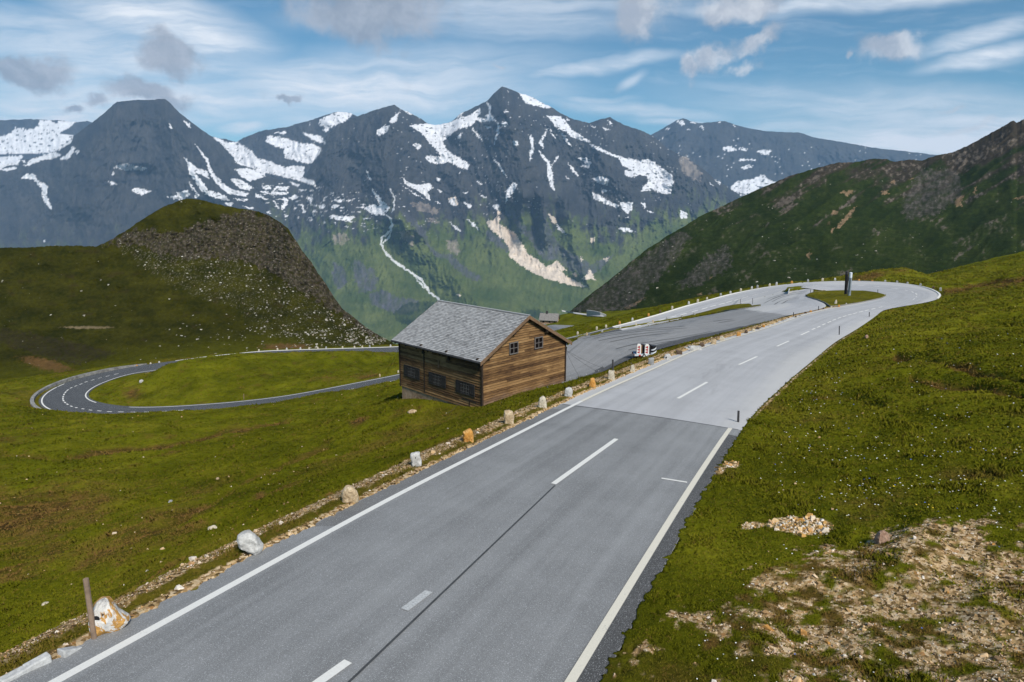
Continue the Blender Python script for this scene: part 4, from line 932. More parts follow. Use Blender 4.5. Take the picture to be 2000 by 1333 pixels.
def mountain(name, label, px0, px1, step, rows, sil, base, dtop, dbase, pw, relief, colour, mat, jag=2.0, back=True, skirt=200.0, seed=0, edge_rows=3, kind='structure'):
    px = np.arange(px0, px1 + step * .5, step)
    s = np.interp(px, *zip(*sil)); b = np.interp(px, *zip(*base))
    amp = np.minimum(1, (b - s) / 30.0) if True else 1
    s0 = s; s = s + jag * (fbm(px / 22, px * 0 + seed, 4, seed + 1, .6) * 1.6 + (ridged(px / 9, px * 0 + .5, 2, seed + 2) - .5) * .9) * np.clip(amp, 0, 1)
    t = np.linspace(0, 1, rows)
    PX = np.broadcast_to(px, (rows, len(px))); PY = b + (s0 - b) * t[:, None] + (s - s0) * sstep(t, .86, 1.0)[:, None]
    dt = np.interp(px, *zip(*dtop)); db = np.interp(px, *zip(*dbase))
    D = db + (dt - db) * t[:, None] ** pw
    edge = np.minimum(1, np.minimum(t / .06, 1))[:, None]
    D = D + relief(PX, PY, np.broadcast_to(t[:, None], PX.shape), D) * edge
    P = atd(PX, PY, D)
    col = colour(PX, PY, P, np.broadcast_to(t[:, None], PX.shape))
    low = P[:1].copy(); low[..., 2] -= skirt
    Pall, Call = [low, P], [col[:1], col]
    if back:
        out = P[-1:, :, :2] / np.linalg.norm(P[-1:, :, :2], axis=-1, keepdims=True)
        for kk in (.04, .12, .25):
            Q = P[-1:].copy(); r = dt[None, :, None] * kk; Q[..., :2] += out * r; Q[..., 2:] -= r * .75
            Pall.append(Q); Call.append(col[-1:])
    P2 = np.concatenate(Pall); C2 = np.concatenate(Call)
    me = grid_mesh(name, P2, mat, {'col': C2})
    o = link(bpy.data.objects.new(name, me)); tag(o, label, None, None, kind); return o, P, PX, PY
M_FAR = vcol_mat('mountain_rock', scale=.02, var=.18, bump=.55, bdist=25.0)
ROCK = np.array([.030, .032, .037]); ROCK2 = np.array([.062, .060, .058]); GREEN = np.array([.044, .068, .018]); GREEN2 = np.array([.112, .132, .040]); SNOWC = np.array([.66, .66, .68]); TANC = np.array([.58, .49, .40])
def mixc(a, b, m): return a * (1 - m[..., None]) + b * m[..., None]
def any_poly(PX, PY, polys, wx=3.0, seed=5, sc_=7.0):
    X = PX + fbm(PX / sc_, PY / sc_, 3, seed, .6) * wx * 1.6; Y = PY + fbm(PX / sc_, PY / sc_, 3, seed + 7, .6) * wx * 1.2
    X = X + fbm(PX / 2.6, PY / 2.2, 2, seed + 3) * min(wx, 3) * .55; Y = Y + fbm(PX / 2.6, PY / 2.2, 2, seed + 4) * min(wx, 3) * .45
    m = np.zeros(PX.shape, bool)
    for p in polys: m |= in_poly(X, Y, p)
    return m.astype(float)
def far_colour(green_top, green_amt, patch_zone=None, extra=True):
    def f(PX, PY, P, t):
        n1 = fbm(PX / 38, PY / 38, 5, 70, .6); n2 = fbm(PX / 9, PY / 16, 4, 71, .6); n3 = ridged(PX / 16 + fbm(PX / 60, PY / 60, 2, 74), PY / 90, 3, 72)
        c = mixc(np.broadcast_to(ROCK, PX.shape + (3,)), ROCK2, np.clip(.45 + .9 * n1 + .5 * n2, 0, 1))
        gt = np.interp(PX, *zip(*green_top))
        g = sstep((PY - gt) / 60 + n1 * 1.3 + n2 * .7 + (n3 - .6) * 1.1, -.1, .9) * green_amt
        gc = mixc(np.broadcast_to(GREEN, PX.shape + (3,)), GREEN2, np.clip(.5 + .45 * n2 + .9 * fbm(PX / 60, PY / 40, 3, 73), 0, 1))
        c = mixc(c, gc, g)
        if extra:
            cl = any_poly(PX, PY, CLIFF, 5, 81) * np.clip(.75 + .8 * n2, 0, 1); c = mixc(c, np.array([.075, .076, .085]) * (1 + .8 * np.maximum(n2, 0))[..., None], cl)
            c = mixc(c, np.array([.27, .225, .19]), any_poly(PX, PY, PINK, 6, 82) * np.clip(.55 + n2, 0, .9))
            tn = any_poly(PX, PY, TAN, 3, 83); c = mixc(c, TANC * (1 + .35 * n2[..., None]), tn)
            c = mixc(c, np.array([.018, .030, .014]), any_poly(PX, PY, TREES, 6, 85) * np.clip(.7 + 1.2 * n2, 0, 1))
            for w, th in zip(WATER, (2.0, 1.5, 1.2, 1.0)):
                dd = seg_dist(PX + fbm(PX / 9, PY / 9, 2, 90) * 4, PY + fbm(PX / 9, PY / 9, 2, 91) * 3, w); c = mixc(c, np.array([.62, .63, .64]), (dd < th).astype(float) * .9)
        sn = any_poly(PX, PY, SNOW, 2.6, 86, 6.0)
        sn = sn * (fbm(PX / 9, PY / 3.6, 3, 97, .6) > -.34)
        dirt = np.clip(fbm(PX / 14, PY / 5, 3, 87), -.5, .5)
        if patch_zone is not None:
            zn = any_poly(PX, PY, patch_zone, 8, 88); pt = sstep(fbm(PX / 13 + PY / 40, PY / 4.2, 3, 89, .55), .30, .36); sn = np.maximum(sn, zn * pt)
        spk = (sstep(fbm(PX / 4.5, PY / 3.5, 2, 95), .52, .56) * sstep((gt - PY) / 40 + 1.2, 0, 1) * (PX > 600)) * .9
        sn = np.maximum(sn, spk * (fbm(PX / 70, PY / 70, 2, 96) > .05))
        c = mixc(c, SNOWC * (1 + .16 * dirt[..., None]), np.clip(sn, 0, 1))
        return c
    return f
def far_relief(scale, amp, peaks, ribs=()):
    def f(PX, PY, t, D):
        k = D / 6500.0; u = np.zeros(PX.shape); wsum = np.zeros(PX.shape)
        wx = fbm(PX / 70, PY / 70, 3, 100) * 26
        for (x0, y0, spread) in peaks:
            ww = np.exp(-((PX - x0) / spread) ** 2) + 1e-4; uu = (PX - x0 + wx) / (.5 + np.maximum(PY - y0, 0) / 230.0); u += ww * uu; wsum += ww
        u = u / wsum
        r = ridged(u / scale, PY / 260 + 3, 5, 101, .55) - .55
        r2 = fbm(PX / 34, PY / 40, 5, 103, .62)
        r3 = ridged(PX / 13 + wx / 40, PY / 34, 3, 107, .6) - .55
        r4 = ridged(PX / 5.5, PY / 11, 2, 109, .6) - .55
        out = -amp * (1.9 * r + 1.05 * r2 + .62 * r3 + .16 * r4)
        out = out * (.5 + .5 * sstep(t, .15, .5))
        for pts, a, w in ribs:
            ys = [p[1] for p in pts]; xs = [p[0] for p in pts]
            cx = np.interp(PY, ys, xs) + fbm(PX * 0, PY / 25, 2, 105) * 5; inside = sstep(PY, ys[0] - 15, ys[0] + 15) * (1 - sstep(PY, ys[-1] - 25, ys[-1] + 25))
            out -= 1.5 * a * np.maximum(0, 1 - np.abs(PX - cx) / w) * inside
        top = 1 - sstep(t, .9, 1.0) * .75
        return out * k * top
    return f
ZONE = [PA([(1420, 1030), (1720, 1010), (2000, 1090), (2140, 1180), (2080, 1290), (1800, 1250), (1500, 1200)]), PA([(-20, 870), (120, 860), (330, 850), (240, 910), (0, 960)])]

# far glacier range on the left
mountain('glacier_range', 'snowy plateau range behind the flat topped peak', -420, 260, 2.0, 130,
         [(-420, 250), (-200, 240), (0, 235), (60, 233), (120, 236), (150, 239), (170, 236), (200, 246), (260, 300)], [(-420, 560), (260, 560)], [(-420, 9800), (260, 9800)], [(-420, 7600), (260, 7600)], .8,
         far_relief(80, 32, [(60, 200, 300)]), far_colour([(-500, 700), (2500, 700)], 0.0), M_FAR, 1.2, seed=200)
# flat topped peak on the left
mountain('flat_topped_mountain', 'dark flat topped mountain with snow gullies, on the left', -420, 700, 1.8, 230,
         [(-420, 350), (-120, 345), (0, 322), (60, 310), (100, 301), (150, 262), (200, 224), (228, 199), (262, 196), (300, 195), (322, 193), (335, 204), (352, 222), (375, 240), (410, 265), (432, 283), (470, 318), (500, 335), (540, 350), (600, 372), (700, 420)],
         [(-420, 650), (0, 640), (400, 640), (700, 660)], [(-420, 7000), (270, 6700), (700, 6300)], [(-420, 4300), (700, 4200)], .85,
         far_relief(75, 74, [(275, 195, 400)], [([(330, 200), (375, 300), (420, 400)], 240, 60), ([(230, 200), (180, 300), (150, 420)], 220, 80), ([(275, 330), (290, 480)], -180, 60)]),
         far_colour([(-500, 470), (200, 470), (500, 400), (700, 380)], .45, ZONE), M_FAR, 1.3, seed=210)
# snow saddle between the peaks
mountain('snow_saddle_mountain', 'snow filled saddle between the flat topped peak and the central massif', 380, 800, 1.8, 130,
         [(380, 262), (410, 266), (440, 272), (462, 278), (480, 268), (500, 259), (530, 253), (560, 248), (600, 237), (640, 224), (660, 218), (685, 221), (720, 240), (800, 300)], [(380, 460), (800, 460)], [(380, 8200), (800, 8200)], [(380, 6700), (800, 6700)], .85,
         far_relief(60, 60, [(560, 200, 300)]), far_colour([(-500, 700), (2500, 700)], 0.0), M_FAR, 1.4, seed=220)
# central massif with the green valley side
mountain('central_massif', 'central pyramid peak with snow couloirs above the green valley side', 420, 1480, 1.5, 400,
         [(420, 432), (520, 402), (560, 380), (600, 338), (625, 290), (640, 262), (660, 246), (690, 231), (720, 219), (745, 211), (770, 205), (785, 214), (800, 220), (820, 231), (838, 243), (860, 244), (882, 238), (900, 222), (930, 208), (950, 198), (965, 182), (981, 169), (1000, 176), (1020, 184), (1040, 190), (1065, 205), (1082, 212), (1096, 222), (1118, 233), (1150, 241), (1170, 234), (1192, 229), (1205, 237), (1220, 245), (1250, 254), (1275, 266), (1300, 287), (1320, 299), (1345, 310), (1375, 332), (1400, 352), (1430, 372), (1480, 402)],
         [(420, 720), (900, 720), (1480, 640)], [(420, 5900), (640, 6700), (980, 6900), (1280, 6900), (1480, 6500)], [(420, 3300), (900, 3000), (1480, 3900)], .92,
         far_relief(50, 112, [(770, 200, 130), (985, 165, 190), (1190, 225, 120), (1330, 300, 100)],
                    [([(690, 300), (720, 420)], -120, 40), ([(870, 260), (905, 330), (960, 420)], -150, 36), ([(1150, 260), (1120, 340), (1135, 420)], -140, 34), ([(1240, 330), (1230, 420)], 140, 36), ([(770, 206), (748, 300), (765, 400), (800, 460)], 260, 70), ([(981, 170), (1000, 250), (1021, 330), (1030, 400)], 300, 60), ([(985, 400), (1000, 470)], -160, 16), ([(1022, 370), (1018, 470)], 200, 20), ([(1041, 400), (1043, 470)], -190, 16), ([(1062, 370), (1066, 480)], 220, 22), ([(1085, 390), (1090, 440)], -170, 16), ([(1110, 380), (1120, 480), (1150, 560)], 210, 30),
                     ([(1118, 235), (1170, 300), (1210, 380)], 200, 60), ([(900, 225), (880, 300), (930, 400)], 160, 45), ([(790, 420), (900, 560), (1000, 660)], 260, 90), ([(960, 440), (1040, 520), (1130, 560)], -70, 60), ([(745, 400), (760, 480), (860, 585)], -90, 40), ([(1300, 290), (1330, 350), (1300, 430)], 160, 50)]),
         far_colour([(400, 450), (640, 430), (740, 415), (860, 425), (1000, 400), (1100, 400), (1200, 440), (1330, 380), (1480, 380)], 1.0, ZONE), M_FAR, 1.5, seed=230)
# long ridge on the right, farther away
mountain('long_ridge', 'long hazy ridge with small snowfields sinking to the right', 1180, 2500, 2.2, 150,
         [(1180, 300), (1262, 268), (1275, 262), (1300, 248), (1320, 236), (1335, 231), (1350, 238), (1370, 241), (1400, 238), (1415, 237), (1450, 248), (1490, 256), (1540, 259), (1562, 259), (1585, 268), (1640, 277), (1700, 288), (1760, 295), (1830, 303), (2000, 330), (2500, 390)], [(1180, 520), (2500, 520)], [(1180, 9800), (2500, 9800)], [(1180, 7400), (2500, 7400)], .85,
         far_relief(90, 70, [(1340, 230, 300), (1560, 255, 400)]), far_colour([(-500, 400), (1300, 400), (1500, 370), (2500, 340)], .5), M_FAR, 1.0, seed=240)
# valley floor beyond the near slopes
me = raw_mesh('valley_floor', np.array([(-9000, 300, -1150), (9000, 300, -1150), (9000, 9000, -1150), (-9000, 9000, -1150)], float), [0, 1, 2, 3], [0], [4], solid('valley_meadow', (.06, .085, .025), .95, .3, .004, obj=False))
tag(link(bpy.data.objects.new('valley_floor', me)), 'green valley floor far below', None, None, 'structure')

# ------------------------------------------------------------------ dark slope on the right, rocky knoll on the left
def land_mat(name, var, scale, bump, bdist):
    m, t, b = new_mat(name, .97, .02); p = POS(t)
    n = NOISE(t, p, scale, 7, .7); n2 = NOISE(t, p, scale * 5, 4, .7)
    k = M(t, 'ADD', M(t, 'MULTIPLY', n, .55), M(t, 'MULTIPLY', n2, .45))
    c = MIX(t, 1.0, ATTR(t, 'col', 'Color'), RAMP(t, k, [(.3, 1 - var), (.7, 1 + var)]), 'MULTIPLY')
    L(t, c, b.inputs['Base Color']); BUMP(t, b, k, bump, bdist); return m
M_DARKSLOPE = land_mat('cloud_shaded_slope', .5, .10, .8, 2.0)
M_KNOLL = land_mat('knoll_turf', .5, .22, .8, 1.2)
def along(PX, PY): return (-(PX) * .85 + PY * .53), (PX * .53 + PY * .85)
SLOPE_TAN = [PC(p) for p in [[(950, 1280), (975, 1235), (1010, 1200), (1065, 1142), (1045, 1190), (990, 1255)], [(920, 1190), (945, 1170), (965, 1180), (940, 1205)], [(1010, 1070), (1050, 1062), (1040, 1085)], [(1200, 1068), (1245, 1058), (1240, 1085), (1210, 1090)], [(915, 1290), (940, 1265), (930, 1300)], [(1355, 1000), (1385, 992), (1375, 1010)], [(1620, 1100), (1660, 1090), (1650, 1150), (1620, 1160)], [(1940, 1110), (1998, 1090), (1998, 1110)], [(1710, 1080), (1735, 1040), (1730, 1085)], [(1255, 1015), (1285, 1005), (1270, 1028)], [(905, 1240), (918, 1230), (912, 1262)]]] + [[(1360, 575), (1372, 572), (1366, 580)], [(1384, 541), (1392, 540), (1386, 547)], [(1640, 375), (1665, 370), (1655, 385)], [(1575, 497), (1583, 490), (1580, 508)], [(1215, 606), (1250, 585), (1262, 581), (1240, 598)]]
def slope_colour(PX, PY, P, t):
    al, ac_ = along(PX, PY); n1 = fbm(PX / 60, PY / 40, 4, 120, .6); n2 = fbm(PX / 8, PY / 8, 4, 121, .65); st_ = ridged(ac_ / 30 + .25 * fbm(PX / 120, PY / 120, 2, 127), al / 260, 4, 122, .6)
    g = np.array([.015, .025, .006]); g2 = np.array([.033, .045, .010]); br = np.array([.037, .031, .022]); rk = np.array([.105, .088, .070])  # slope colours kept this dark to carry a cloud's shadow
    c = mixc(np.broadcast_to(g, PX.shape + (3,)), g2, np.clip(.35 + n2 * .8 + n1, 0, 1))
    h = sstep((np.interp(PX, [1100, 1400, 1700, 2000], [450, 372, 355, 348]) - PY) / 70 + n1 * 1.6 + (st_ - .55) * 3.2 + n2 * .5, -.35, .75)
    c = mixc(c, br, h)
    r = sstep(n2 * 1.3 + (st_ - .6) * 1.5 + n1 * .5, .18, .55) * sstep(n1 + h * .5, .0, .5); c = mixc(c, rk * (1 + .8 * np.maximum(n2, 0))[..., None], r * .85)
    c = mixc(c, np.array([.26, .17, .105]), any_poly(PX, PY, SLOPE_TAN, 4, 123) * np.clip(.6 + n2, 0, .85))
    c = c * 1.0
    cliff = any_poly(PX, PY, [[(1110, 612), (1140, 590), (1190, 548), (1250, 505), (1330, 450), (1350, 460), (1310, 520), (1270, 560), (1240, 600), (1180, 612)], [(1320, 560), (1380, 500), (1420, 480), (1430, 520), (1360, 560)], [(1800, 330), (1870, 335), (1880, 380), (1830, 420), (1770, 430), (1760, 400)]], 12, 124)
    c = mixc(c, np.array([.058, .052, .045]) * (1 + 1.6 * np.maximum(n2, 0))[..., None], cliff * np.clip(.6 + 1.2 * n2, 0, .9))
    sp = sstep(fbm(PX / 2.6, PY / 2.6, 2, 125), .56, .64); c = mixc(c, np.array([.32, .28, .24]), sp * .6 * np.clip(r + cliff + .12, 0, 1))
    return c
def slope_relief(PX, PY, t, D):
    al, ac_ = along(PX, PY); w = fbm(PX / 90, PY / 90, 2, 130)
    k = D / 600.0
    o = -(ridged(ac_ / 62 + w * .35, al / 420, 3, 131, .42) - .55) * 20 - fbm(PX / 40, PY / 40, 3, 132, .5) * 5 - (ridged(ac_ / 17 + w, al / 120, 3, 133) - .5) * 2.2
    return o * k * (1 - sstep(t, .92, 1) * .7)
slope, sP, sPX, sPY = mountain('dark_mountainside', 'dark mountainside rising to the right edge, cloud shadow painted into its colours', 1070, 2520, 1.6, 250,
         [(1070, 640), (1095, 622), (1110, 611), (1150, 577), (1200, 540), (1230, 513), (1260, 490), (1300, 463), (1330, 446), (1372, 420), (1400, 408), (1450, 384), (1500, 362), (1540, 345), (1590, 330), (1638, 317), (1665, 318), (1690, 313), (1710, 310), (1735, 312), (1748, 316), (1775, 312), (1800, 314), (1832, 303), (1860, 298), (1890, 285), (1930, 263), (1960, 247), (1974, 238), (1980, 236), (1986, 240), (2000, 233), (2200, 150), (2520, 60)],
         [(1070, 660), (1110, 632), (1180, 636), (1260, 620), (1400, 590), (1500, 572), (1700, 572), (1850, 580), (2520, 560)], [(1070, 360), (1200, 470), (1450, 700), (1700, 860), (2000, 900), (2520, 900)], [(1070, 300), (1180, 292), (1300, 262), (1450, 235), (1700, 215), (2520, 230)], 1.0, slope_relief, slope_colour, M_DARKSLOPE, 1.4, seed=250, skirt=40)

BAND = PA([(560, 300), (640, 250), (700, 215), (760, 203), (830, 196), (900, 203), (1000, 212), (1050, 190), (1100, 168), (1180, 140), (1250, 118), (1400, 92), (1500, 115), (1570, 160), (1620, 215), (1670, 300), (1740, 345), (1810, 445), (1860, 540), (1910, 605), (2010, 680), (2150, 790), (2100, 800), (1990, 740), (1900, 680), (1850, 640), (1750, 585), (1640, 525), (1500, 425), (1350, 372), (1200, 352), (1000, 345), (900, 332), (760, 285), (660, 275)], 0, 380)
SCREE = PA([(650, 255), (900, 330), (1300, 360), (1650, 520), (1900, 690), (2200, 800), (2100, 830), (1700, 850), (1500, 800), (1300, 620), (1050, 560), (850, 440), (700, 330)], 0, 380)
def knoll_colour(PX, PY, P, t):  # turf and rock toned down, cloud shadow mixed into their colours
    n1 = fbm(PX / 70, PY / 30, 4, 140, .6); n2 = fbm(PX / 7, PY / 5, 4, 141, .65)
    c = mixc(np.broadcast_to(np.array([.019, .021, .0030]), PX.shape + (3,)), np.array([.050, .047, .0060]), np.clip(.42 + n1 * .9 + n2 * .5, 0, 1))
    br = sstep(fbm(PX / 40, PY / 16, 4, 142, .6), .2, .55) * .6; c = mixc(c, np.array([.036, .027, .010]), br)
    b = any_poly(PX, PY, [BAND], 15, 143, 16.0)
    rk = mixc(np.broadcast_to(np.array([.024, .020, .015]), PX.shape + (3,)), np.array([.112, .092, .070]), np.clip(.38 + 1.5 * fbm(PX / 7, PY / 5, 5, 144, .7), 0, 1))
    spb = sstep(fbm(PX / 3.0, PY / 2.2, 2, 148), .38, .5) * b; rk = mixc(rk, np.array([.27, .245, .21]), spb * .8)
    c = mixc(c, rk, b * np.clip(.72 + 1.5 * n2, .0, 1))
    s = any_poly(PX, PY, [SCREE], 14, 145, 20.0); sp = sstep(fbm(PX / 3.4, PY / 2.4, 3, 146, .6), .16, .44)
    c = mixc(c, np.array([.25, .225, .18]), s * sp * .7 * np.clip(.8 - (PY - 500) / 260, .15, 1))
    ft = (1 - sstep(t, .02, .2)) * .8; c = mixc(c, np.array([.070, .070, .005]), ft)
    er = np.maximum(np.exp(-(((PX - 560) / 60) ** 2 + ((PY - 678) / 9) ** 2)), np.exp(-(((PX - 90) / 60) ** 2 + ((PY - 712 - (PX - 90) * .22) / 14) ** 2)))
    c = mixc(c, np.array([.13, .070, .028]), sstep(er + n2 * .5, .35, .8) * .8)
    p2 = np.exp(-(((PX - 170) / 70) ** 2 + ((PY - 640) / 4) ** 2)); c = mixc(c, np.array([.24, .18, .11]), sstep(p2 + n2 * .5, .5, .8) * .6)
    gl = any_poly(PX, PY, [[(0, 640), (130, 665), (230, 690), (150, 715), (60, 690), (0, 668)]], 8, 147); c = mixc(c, np.array([.028, .022, .014]), gl * np.clip(.5 + n2, 0, .8))
    return c
def knoll_relief(PX, PY, t, D):
    k = D / 200.0; b = any_poly(PX, PY, [BAND], 6, 143, 14.0)
    o = -fbm(PX / 60, PY / 34, 4, 150, .55) * 3.6 - fbm(PX / 14, PY / 9, 4, 151, .6) * .6
    led = ridged(PX / 30 + fbm(PX / 20, PY / 20, 2, 153), PY / 11.0 + fbm(PX / 26, PY / 26, 3, 155) * 1.6, 4, 152, .6) - .55
    cr = ridged(PX / 9, PY / 26, 3, 154, .6) - .5
    o += b * (-led * 1.7 - cr * 1.8)
    return o * k * (1 - sstep(t, .94, 1) * .6)
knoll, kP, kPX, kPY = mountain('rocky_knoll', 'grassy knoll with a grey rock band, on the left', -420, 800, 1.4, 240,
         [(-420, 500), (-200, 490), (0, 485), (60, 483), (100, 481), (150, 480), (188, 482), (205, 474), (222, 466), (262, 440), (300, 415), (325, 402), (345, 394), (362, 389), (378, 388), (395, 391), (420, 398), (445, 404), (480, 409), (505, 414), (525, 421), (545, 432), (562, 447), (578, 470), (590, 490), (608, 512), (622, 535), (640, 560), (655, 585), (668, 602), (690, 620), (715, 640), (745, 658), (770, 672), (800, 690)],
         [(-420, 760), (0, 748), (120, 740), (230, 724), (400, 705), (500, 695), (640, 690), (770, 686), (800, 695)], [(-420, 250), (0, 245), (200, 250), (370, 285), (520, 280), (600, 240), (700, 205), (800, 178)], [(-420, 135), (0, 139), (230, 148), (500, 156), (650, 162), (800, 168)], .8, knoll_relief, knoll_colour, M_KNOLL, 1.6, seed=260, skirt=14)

# ------------------------------------------------------------------ the barn (local x = along the gable, y = along the length, z up from the boards' foot)
EAVE = 3.87                                   # wall height above the lowest boards
barn = empty('wooden_barn', tuple(HC0 - np.array([0, 0, EAVE])), H_YAW)
tag(barn, 'weathered wooden barn with grey shingle roof on the slope below the road', 'barn')
SL = H_R / (H_W / 2)
def roof_z(x, extra=0.0): return EAVE + H_R - abs(x - H_W / 2) * SL + extra
def bp(o): o.parent = barn; return o
# stone plinth and dark inner core
mb = MB(); mb.box((H_W / 2, H_L / 2, -1.3), H_W - .06, H_L - .06, 2.7); mb.build('plinth', M_PLINTH, barn)
core = MB(); e = .05
prof = [(e, .06), (H_W - e, .06), (H_W - e, EAVE - .12), (H_W / 2, EAVE + H_R - .16), (e, EAVE - .12)]
vs = [(x, e, z) for x, z in prof] + [(x, H_L - e, z) for x, z in prof]; n = 5
core.add(vs, [tuple(range(n)), tuple(range(2 * n - 1, n - 1, -1))] + [(k, n + k, n + (k + 1) % n, (k + 1) % n) for k in range(n)])
core.build('wall_core', M_DARKWOOD, barn)
# lapped boards, each with its own length and colour
rb = random.Random(3)
def boards(name, length, place, top_of, z_hi):
    mb = MB(); z = 0.0; k = 0
    while z < z_hi:
        h = .175 + rb.uniform(-.02, .02); z1 = min(z + h, z_hi)
        lo0, hi0 = top_of(z); lo1, hi1 = top_of(z1)
        lo, hi = lo0, hi0
        if hi - lo < .1: break
        x = lo
        first = True
        while x < hi - .02:
            ln = rb.uniform(2.2, 6.5); x1 = min(x + ln, hi)
            if hi - x1 < .5: x1 = hi
            b_ = .050 + rb.uniform(-.010, .016); t_ = .004 + rb.uniform(0, .006); g = .030
            zz0, zz1 = z + g + rb.uniform(-.004, .004), z1 - .002 + rb.uniform(-.004, .008)
            xa, xb = max(x + .004, lo), min(x1 - .004, hi)
            ta, tb = max(xa, lo1), min(xb, hi1)
            if tb - ta < .02: ta = tb = .5 * (xa + xb)
            P = [place(xa, -.01, zz0), place(xb, -.01, zz0), place(xb, b_, zz0), place(xa, b_, zz0), place(ta, -.01, zz1), place(tb, -.01, zz1), place(tb, t_, zz1), place(ta, t_, zz1)]
            mb.hexa(P); x = x1
        z = z1; k += 1
    return mb.build(name, M_BOARD, barn)
def gable_lim(z):
    if z <= EAVE - .1: return (.02, H_W - .02)
    c = H_W / 2; w = (EAVE + H_R - .10 - z) / SL; w = max(0, min(w, H_W / 2 - .02)); return (c - w, c + w)
boards('gable_wall', H_W, lambda s, o, z: (s, -o, z), gable_lim, EAVE + H_R - .12)
boards('gable_wall', H_W, lambda s, o, z: (s, H_L + o, z), gable_lim, EAVE + H_R - .12)
boards('side_wall', H_L, lambda s, o, z: (-o, s, z), lambda z: (.02, H_L - .02), EAVE - .08)
boards('side_wall', H_L, lambda s, o, z: (H_W + o, s, z), lambda z: (.02, H_L - .02), EAVE - .08)
for cx, cy in ((-.02, -.02), (H_W + .02, -.02), (-.02, H_L + .02), (H_W + .02, H_L + .02)):
    mb = MB(); mb.box((cx, cy, EAVE / 2 - .05), .13, .13, EAVE - .1); mb.build('corner_post', M_DARKWOOD, barn)
mb = MB(); mb.box((-.035, 6.35, 1.85), .07, .10, 3.5); mb.build('wall_post', M_DARKWOOD, barn)
# roof: deck, shingles, bargeboards, eaves boards, rafters
y0, y1 = -H_OG, H_L + H_OGL
th = math.atan(SL); run = H_W / 2 + H_OE; slen = run / math.cos(th)
deck = MB()
for sgn in (-1, 1):
    c = H_W / 2
    a0 = Vector((c, 0, EAVE + H_R)); a1 = Vector((c + sgn * run, 0, EAVE + H_R - run * SL)); dn = Vector((0, 0, -.10))
    q = [a0 + Vector((0, y0 + .03, 0)), a1 + Vector((0, y0 + .03, 0)), a1 + Vector((0, y1 - .03, 0)), a0 + Vector((0, y1 - .03, 0))]
    deck.hexa([v + dn - Vector((0, 0, .035)) for v in q] + [v - Vector((0, 0, .035)) for v in q])
roof = deck.build('roof', M_DARKWOOD, barn)
for sgn in (-1, 1):
    sh = MB(); rows = 34; ex = slen / rows; dirn = Vector((sgn * math.cos(th), 0, -math.sin(th))); nr = Vector((sgn * math.sin(th), 0, math.cos(th)))
    top = Vector((H_W / 2, 0, EAVE + H_R))
    for r in range(rows):
        y = y0 + rb.uniform(-.12, 0)
        s1 = (r + 1) * ex
        while y < y1:
            w = rb.uniform(.13, .27); ya, yb = max(y, y0), min(y + w - .007, y1)
            if yb - ya > .02:
                s0 = max(0, s1 - ex * 1.3); e1 = s1 + rb.uniform(-.012, .016); l0 = .002; l1 = .042 + rb.uniform(0, .014)
                P0 = top + dirn * s0 + nr * l0; P1 = top + dirn * e1 + nr * l1; tk = nr * -.016
                A, B, C_, D_ = P0 + Vector((0, ya, 0)), P0 + Vector((0, yb, 0)), P1 + Vector((0, yb, 0)), P1 + Vector((0, ya, 0))
                sh.hexa([A + tk, B + tk, C_ + tk, D_ + tk, A, B, C_, D_])
            y += w
    s_ = sh.build('shingles', M_SHINGLE, roof); s_.name = 'shingles'
mb = MB(); mb.box((H_W / 2, (y0 + y1) / 2, EAVE + H_R + .035), .22, y1 - y0, .03); mb.build('ridge_board', M_SHINGLE, roof)
for sgn in (-1, 1):
    for yy, nm in ((y0, 'bargeboard'), (y1, 'bargeboard')):
        mb = MB(); c = H_W / 2; o = -.035 if yy == y0 else .035
        a0 = Vector((c, yy, EAVE + H_R + .02)); a1 = Vector((c + sgn * (run + .02), yy, EAVE + H_R - (run + .02) * SL + .02)); dn = Vector((0, 0, -.25)); oy = Vector((0, o, 0))
        mb.hexa([a0 + dn, a1 + dn, a1 + dn + oy, a0 + dn + oy, a0, a1, a1 + oy, a0 + oy]); mb.build(nm, M_BARGE, roof)
    mb = MB(); xe = H_W / 2 + sgn * (run + .035); ze = EAVE + H_R - run * SL
    mb.tube((xe, y0 - .02, ze - .05), (xe, y1 + .02, ze - .05), .065, n=8); mb.build('eaves_gutter', M_DARKPOST, roof)
    for k in range(8):
        rf = MB(); yy = y0 + .35 + k * (y1 - y0 - .7) / 7
        a0 = Vector((H_W / 2 + sgn * (H_W / 2 - .3), yy, EAVE + H_R - (H_W / 2 - .3) * SL - .16)); a1 = Vector((H_W / 2 + sgn * (run - .04), yy, EAVE + H_R - (run - .04) * SL - .16))
        rf.hexa([a0 + Vector((0, -.06, -.13)), a1 + Vector((0, -.06, -.10)), a1 + Vector((0, .06, -.10)), a0 + Vector((0, .06, -.13)), a0 + Vector((0, -.06, 0)), a1 + Vector((0, -.06, 0)), a1 + Vector((0, .06, 0)), a0 + Vector((0, .06, 0))])
        rf.build('rafter', M_DARKWOOD, roof)
# struts under the left eaves and purlin ends in the gable
for yy in (6.35, 3.4, .12):
    mb = MB(); mb.box((-.10, yy, EAVE - .35), .12, .12, .55); mb.box((-.20, yy, EAVE - .08), .34, .10, .10); mb.box((-.09, yy, EAVE - .68), .15, .20, .14); mb.build('eaves_strut', M_DARKWOOD, barn)
mb = MB(); mb.box((-.05, 4.6, EAVE - 1.25), .05, .16, .55); mb.build('wall_patch', M_BARGE, barn)
for xx in (.55, 2.9, H_W / 2 + 1.95):
    mb = MB(); mb.box((xx, -.14, roof_z(xx) - .30), .17, .30, .20); mb.build('purlin_end', M_DARKWOOD, barn)
